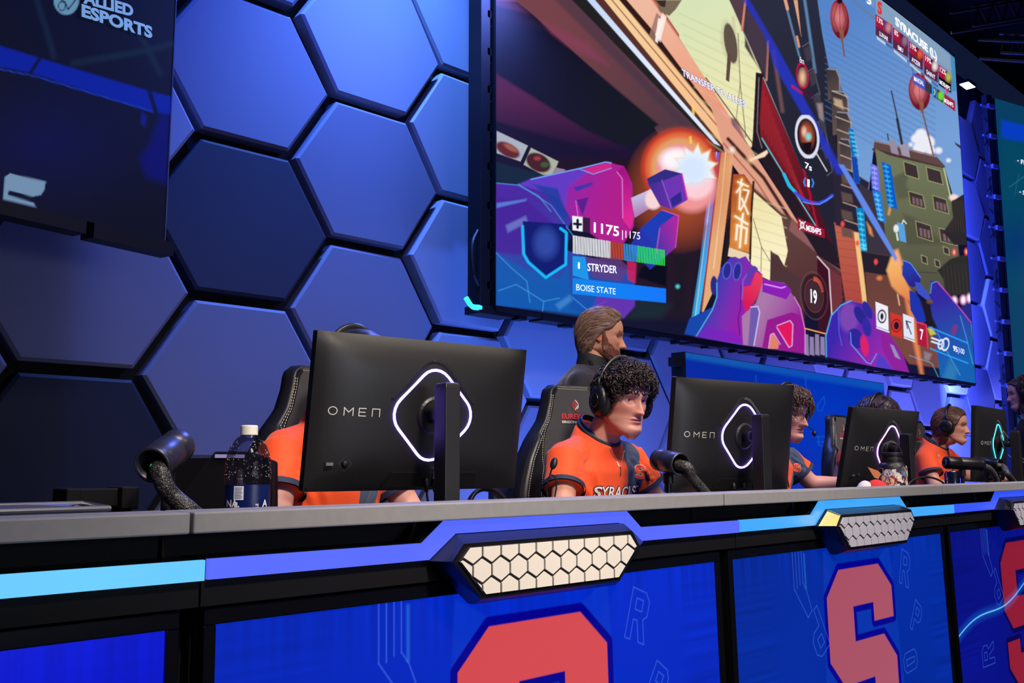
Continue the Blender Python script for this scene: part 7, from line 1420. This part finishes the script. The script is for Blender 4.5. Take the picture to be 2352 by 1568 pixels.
strands(V_, N_, T_h, Mh5, 900, lambda p, n, g: (g.uniform(-.15, .15), 1.0, -.9 if p[1] > .02 else .1), .06, .0013, .0012, 3, (120, 84, 62), M_hair, O5, 9, .003)
headset_for('big black headphones with boom microphone worn by the player at the far end', Mh5, mic=(tuple(Mh5@Vector((.07, -.125, -.07))), tuple(Mh5@Vector((.03, -.142, -.062)))), side=1)
bv = bvh_of(J5); chest_word(J5, bv, (2216, 1099), .07)
# ---- standing man in the dark suit
hm = Vector(atD(1381, 771, 4.45)); HSm = HeadShape(nose=1.1, chin=1.15, jaw=1.12, brow=1.5); ym = math.radians(42)
Om = thing('person', 'bearded man in a dark suit standing and leaning behind the second chair', 'person', (hm.x-.18, hm.y+.34, 0))
Mhm = Matrix.Translation(hm)@rot_xyz((math.radians(7), math.radians(0), ym))@Matrix.Scale(.99, 4)
fw = Vector((math.sin(ym), -math.cos(ym), 0)); lf = Vector((math.cos(ym), math.sin(ym), 0))      # forward, wearer's left
nbm = hm-fw*.050+Vector((0, 0, -.140)); hip = nbm-fw*.22+Vector((0, 0, -.50))
nk = nbm+fw*.005; b = MB(); hb = Mhm@Vector((0, .018, -.07)); limb(b, [tuple(nk+Vector((0, 0, -.05))), tuple((nk+hb)/2), tuple(hb)], [.066, .060, .058])
sR = nbm-lf*.180-fw*.05+Vector((0, 0, -.105)); sL = nbm+lf*.180-fw*.03+Vector((0, 0, -.105))
hR = Vector(atD(1384, 966, 3.93)); eR = sR.lerp(hR, .5)+fw*-.06+Vector((.02, .10, -.17)); hL = hip+lf*.26+fw*.12+Vector((0, 0, -.06)); eL = sL+Vector((.02, .0, -.29))
limb(b, [tuple(sR), tuple(eR)], [.05, .042]); limb(b, [tuple(eR), tuple(hR)], [.04, .027]); hand(b, hR, Vector((-.55, -.6, .25)), (0, 0, 1), .95, .9, 1)
limb(b, [tuple(sL), tuple(eL)], [.05, .042]); limb(b, [tuple(eL), tuple(hL)], [.04, .027]); hand(b, hL, (0, -.1, -1), tuple(lf), 1.0, .4, 1)
for s_ in (-1, 1):
    a_ = hip+lf*s_*.09; kz = Vector((a_.x+fw.x*.03, a_.y+fw.y*.03, .50)); an = Vector((a_.x-fw.x*.02, a_.y-fw.y*.02, .09)); limb(b, [tuple(a_), tuple(kz)], [.085, .058]); limb(b, [tuple(kz), tuple(an)], [.055, .04]); limb(b, [(an.x, an.y, .045), (an.x+fw.x*.17, an.y+fw.y*.17, .035)], [.042, .034])
def oring(c, hw, hd, n=28): return [tuple(c+lf*(hw*np.sign(math.cos(t))*abs(math.cos(t))**.85)+fw*(hd*np.sign(math.sin(t))*abs(math.sin(t))**.85)) for t in [2*PI*k/n for k in range(n)]]
b.loft([oring(hip, .15, .10), oring(hip.lerp(nbm, .5), .145, .10), oring(nbm-fw*.03+Vector((0, 0, -.1)), .15, .09)])
v, f, nn = remesh(b, .0075, 4); parts, ey = head_part(HSm, Mhm, (200, 142, 112), (166, 92, 80), (112, 78, 56), .8, (.05, -.25), .30, (112, 66, 46)); parts.append((v, f, np.tile(lin((200, 142, 112)), (len(v), 1)))); Bm = colored_mesh('body', parts, M_skin, Om); colored_mesh('eyes', ey, M_eye, Bm)
b = MB(); b.loft([oring(hip+Vector((0, 0, -.12)), .185, .135), oring(hip, .175, .13), oring(hip.lerp(nbm, .35), .17, .125), oring(hip.lerp(nbm, .66), .20, .135), oring(nbm-fw*.055+Vector((0, 0, -.12)), .205, .115), oring(nbm-fw*.05+Vector((0, 0, -.07)), .185, .098), oring(nbm-fw*.035+Vector((0, 0, -.035)), .13, .085), oring(nbm-fw*.01+Vector((0, 0, -.005)), .088, .076)]); limb(b, [tuple(nbm-fw*.03+Vector((0, 0, -.055))), tuple(sR)], [.075, .066]); limb(b, [tuple(nbm-fw*.03+Vector((0, 0, -.055))), tuple(sL)], [.075, .066])
for s0, e0, w0 in ((sR, eR, hR), (sL, eL, hL)):
    limb(b, [tuple(s0), tuple(e0)], [.068, .058]); b.tube([tuple(e0), tuple(e0.lerp(w0, .86))], [.060, .046], 16); b.ell(e0, (.06,)*3, 14, 8)
v, f, nn = remesh(b, .007, 7, .6); ln_ = [(tuple(nbm-lf*.2+Vector((0, 0, -.1+.02*k))), tuple(nbm-lf*.05+fw*.1+Vector((0, 0, -.2-.05*k))), .012, .006) for k in range(4)]
v = folds(v, nn, ln_, base=.003, sc=9); Js = colored_mesh('suit_jacket', [(v, f, np.ones((len(v), 3)))], M_suit, Om)
b = MB(); rings = []
for k, (r_, dz, fwd) in enumerate(((.078, -.020, .0), (.074, .020, .004), (.070, .040, .006), (.0665, .041, .006), (.070, .0, .0))):
    rings.append([tuple(nk+fw*fwd+lf*(r_*math.cos(t))+fw*(r_*.95*math.sin(t))+Vector((0, 0, dz-.020*math.sin(t)+.006))) for t in [2*PI*q/36 for q in range(36)]])
b.loft(rings, False); b.build('shirt_collar', M_coll, Js, smooth=True)
for s_ in (-1, 1):
    b = MB(); q = [nk+lf*s_*.076-fw*.02+Vector((0, 0, .020)), nk+lf*s_*.040+fw*.066+Vector((0, 0, -.018)), nk+lf*s_*.030+fw*.075+Vector((0, 0, -.12)), nk+lf*s_*.100+fw*.035+Vector((0, 0, -.10))]; q2 = [p+(fw*.012+lf*s_*.006) for p in q]; b.loft([[tuple(p) for p in q], [tuple(p) for p in q2]]); b.build('lapel', M_coll, Js)
b = MB()
for s_ in (-1, 1):
    a_ = hip+lf*s_*.09; kz = Vector((a_.x+fw.x*.03, a_.y+fw.y*.03, .50)); an = Vector((a_.x-fw.x*.02, a_.y-fw.y*.02, .10)); limb(b, [tuple(a_), tuple(kz)], [.10, .075]); limb(b, [tuple(kz), tuple(an)], [.072, .06])
v2, f2, _ = remesh(b, .015, 4); colored_mesh('trousers', [(v2, f2, np.ones((len(v2), 3)))], M_suit, Om)
def h_man(t, z):
    a = np.abs(t); line = np.interp(a, [0, .5, .85, 1.1, 1.3, 1.45, 1.9, 2.4, 3.15], [.083, .074, .058, .032, .018, .014, -.055, -.085, -.10]); th = np.interp(z, [-.1, -.03, .05, .118], [.016, .018, .014, .017])*np.interp(a, [0, 1.2, 1.8, 3.2], [.9, .5, 1.0, 1.15]); return np.where(z > line, th*np.clip((z-line)/.012+.2, .2, 1), -1)
V_, N_, T_h, _ = hair_shell(HSm, Mhm, h_man, 'hair', M_hair, Om, (112, 86, 72), 16, .004)
strands(V_, N_, T_h, Mhm, 1500, lambda p, n, g: (g.uniform(-.12, .12), 1.0, (-1.1 if p[1] > .045 else (.5 if p[1] < -.04 else -.25))), .075, .0011, .0006, 3, (146, 114, 92), M_hair, Om, 10, .002)
def h_beard(t, z):
    a = np.abs(t); up = np.interp(a, [0, .25, .45, .8, 1.2, 1.45, 1.6], [-.082, -.080, -.062, -.055, -.030, .012, .012]); lo = np.interp(a, [0, .8, 1.5], [-.122, -.118, -.085]); return np.where((z < up) & (z > lo) & (a < 1.55), .0075+.004*np.clip(1-a/.9, 0, 1), -1)
V_, N_, T_h, _ = hair_shell(HSm, Mhm, h_beard, 'beard', M_hair, Om, (110, 62, 44), 60, .003, -.2)
strands(V_, N_, T_h, Mhm, 900, lambda p, n, g: (g.uniform(-.3, .3), .3, -1.0), .012, .0006, .0008, 3, (124, 74, 52), M_hair, Om, 11, .002, name='beard_strands')
# ---- woman at the right edge looking left
hw_ = Vector(atD(2347, 904, 7.3)); yw = math.radians(-150); Mw = Matrix.Translation(hw_)@rot_xyz((math.radians(6), 0, yw))@Matrix.Scale(.95, 4); fw = Vector((math.sin(yw), -math.cos(yw), 0)); lf = Vector((math.cos(yw), math.sin(yw), 0)); Hw = HeadShape(nose=.95, jaw=.92)
Ow = thing('person', 'long haired person in black with headset microphone at the right edge, facing left', 'person', (hw_.x-fw.x*.1, hw_.y-fw.y*.1, 0)); nbw = hw_-fw*.05+Vector((0, 0, -.165)); hpw = nbw+Vector((0, 0, -.52))
b = MB(); limb(b, [tuple(nbw+Vector((0, 0, -.05))), tuple(Mw@Vector((0, .015, -.07)))], [.056, .05]); b.loft([oring(hpw, .16, .11), oring(hpw.lerp(nbw, .5), .12, .09), oring(nbw+Vector((0, 0, -.1)), .15, .09)])
for s_ in (-1, 1):
    sh = nbw+lf*s_*.16+Vector((0, 0, -.08)); el = sh+lf*s_*.05+Vector((0, 0, -.28))-fw*.02; wr = el+fw*.16+Vector((0, 0, -.16)); limb(b, [tuple(sh), tuple(el)], [.044, .036]); limb(b, [tuple(el), tuple(wr)], [.036, .024]); hand(b, wr, (fw-Vector((0, 0, 1))), tuple(lf*s_), .92, .4, 1)
    a_ = hpw+lf*s_*.08; kz = Vector((a_.x, a_.y, .48)); an = Vector((a_.x, a_.y, .09)); limb(b, [tuple(a_), tuple(kz)], [.085, .055]); limb(b, [tuple(kz), tuple(an)], [.05, .036]); limb(b, [(an.x, an.y, .04), (an.x+fw.x*.15, an.y+fw.y*.15, .032)], [.038, .03])
v, f, nn = remesh(b, .009, 4); parts, ey = head_part(Hw, Mw, (206, 156, 142), (180, 90, 92), (50, 34, 32)); parts.append((v, f, np.tile(lin((206, 156, 142)), (len(v), 1)))); Bw = colored_mesh('body', parts, M_skin, Ow); colored_mesh('eyes', ey, M_eye, Bw)
b = MB(); b.loft([oring(hpw+Vector((0, 0, -.1)), .19, .14), oring(hpw, .18, .13), oring(hpw.lerp(nbw, .5), .15, .115), oring(nbw+Vector((0, 0, -.12)), .18, .115), oring(nbw+Vector((0, 0, -.03)), .09, .07)])
for s_ in (-1, 1):
    sh = nbw+lf*s_*.16+Vector((0, 0, -.08)); el = sh+lf*s_*.05+Vector((0, 0, -.28))-fw*.02; wr = el+fw*.16+Vector((0, 0, -.16)); limb(b, [tuple(sh), tuple(el)], [.058, .048]); limb(b, [tuple(el), tuple(el.lerp(wr, .85))], [.048, .036])
    a_ = hpw+lf*s_*.08; kz = Vector((a_.x, a_.y, .48)); an = Vector((a_.x, a_.y, .10)); limb(b, [tuple(a_), tuple(kz)], [.10, .07]); limb(b, [tuple(kz), tuple(an)], [.065, .05])
v, f, nn = remesh(b, .011, 5); colored_mesh('black_clothes', [(v, f, np.ones((len(v), 3)))], mat('cloth_black', (14, 13, 18), .85, noise_=(9, .1)), Ow)
def h_long(t, z):
    a = np.abs(t); line = np.interp(a, [0, .5, 1.0, 1.35, 3.15], [.085, .078, .06, -.15, -.25]); return np.where(z > line, np.interp(z, [-.2, -.1, .05, .118], [.05, .035, .022, .018])*np.interp(a, [0, 1.0, 1.5], [.6, .7, 1]), -1)
V_, N_, T_h, _ = hair_shell(Hw, Mw, h_long, 'hair', M_hair, Ow, (46, 26, 26), 14, .006)
strands(V_, N_, np.where(np.abs(np.linspace(-PI, PI, 121)[:-1])[None, :] > 1.2, T_h, -1), Mw, 500, lambda p, n, g: (g.uniform(-.15, .15), g.uniform(0, .4), -1), .11, .002, .002, 3, (70, 40, 36), M_hair, Ow, 12, .004)
headset_for('dark headset with boom microphone worn by the person at the right edge', Mw, mic=(tuple(Mw@Vector((-.05, -.13, -.075))), tuple(Mw@Vector((-.02, -.165, -.07)))), side=-1)
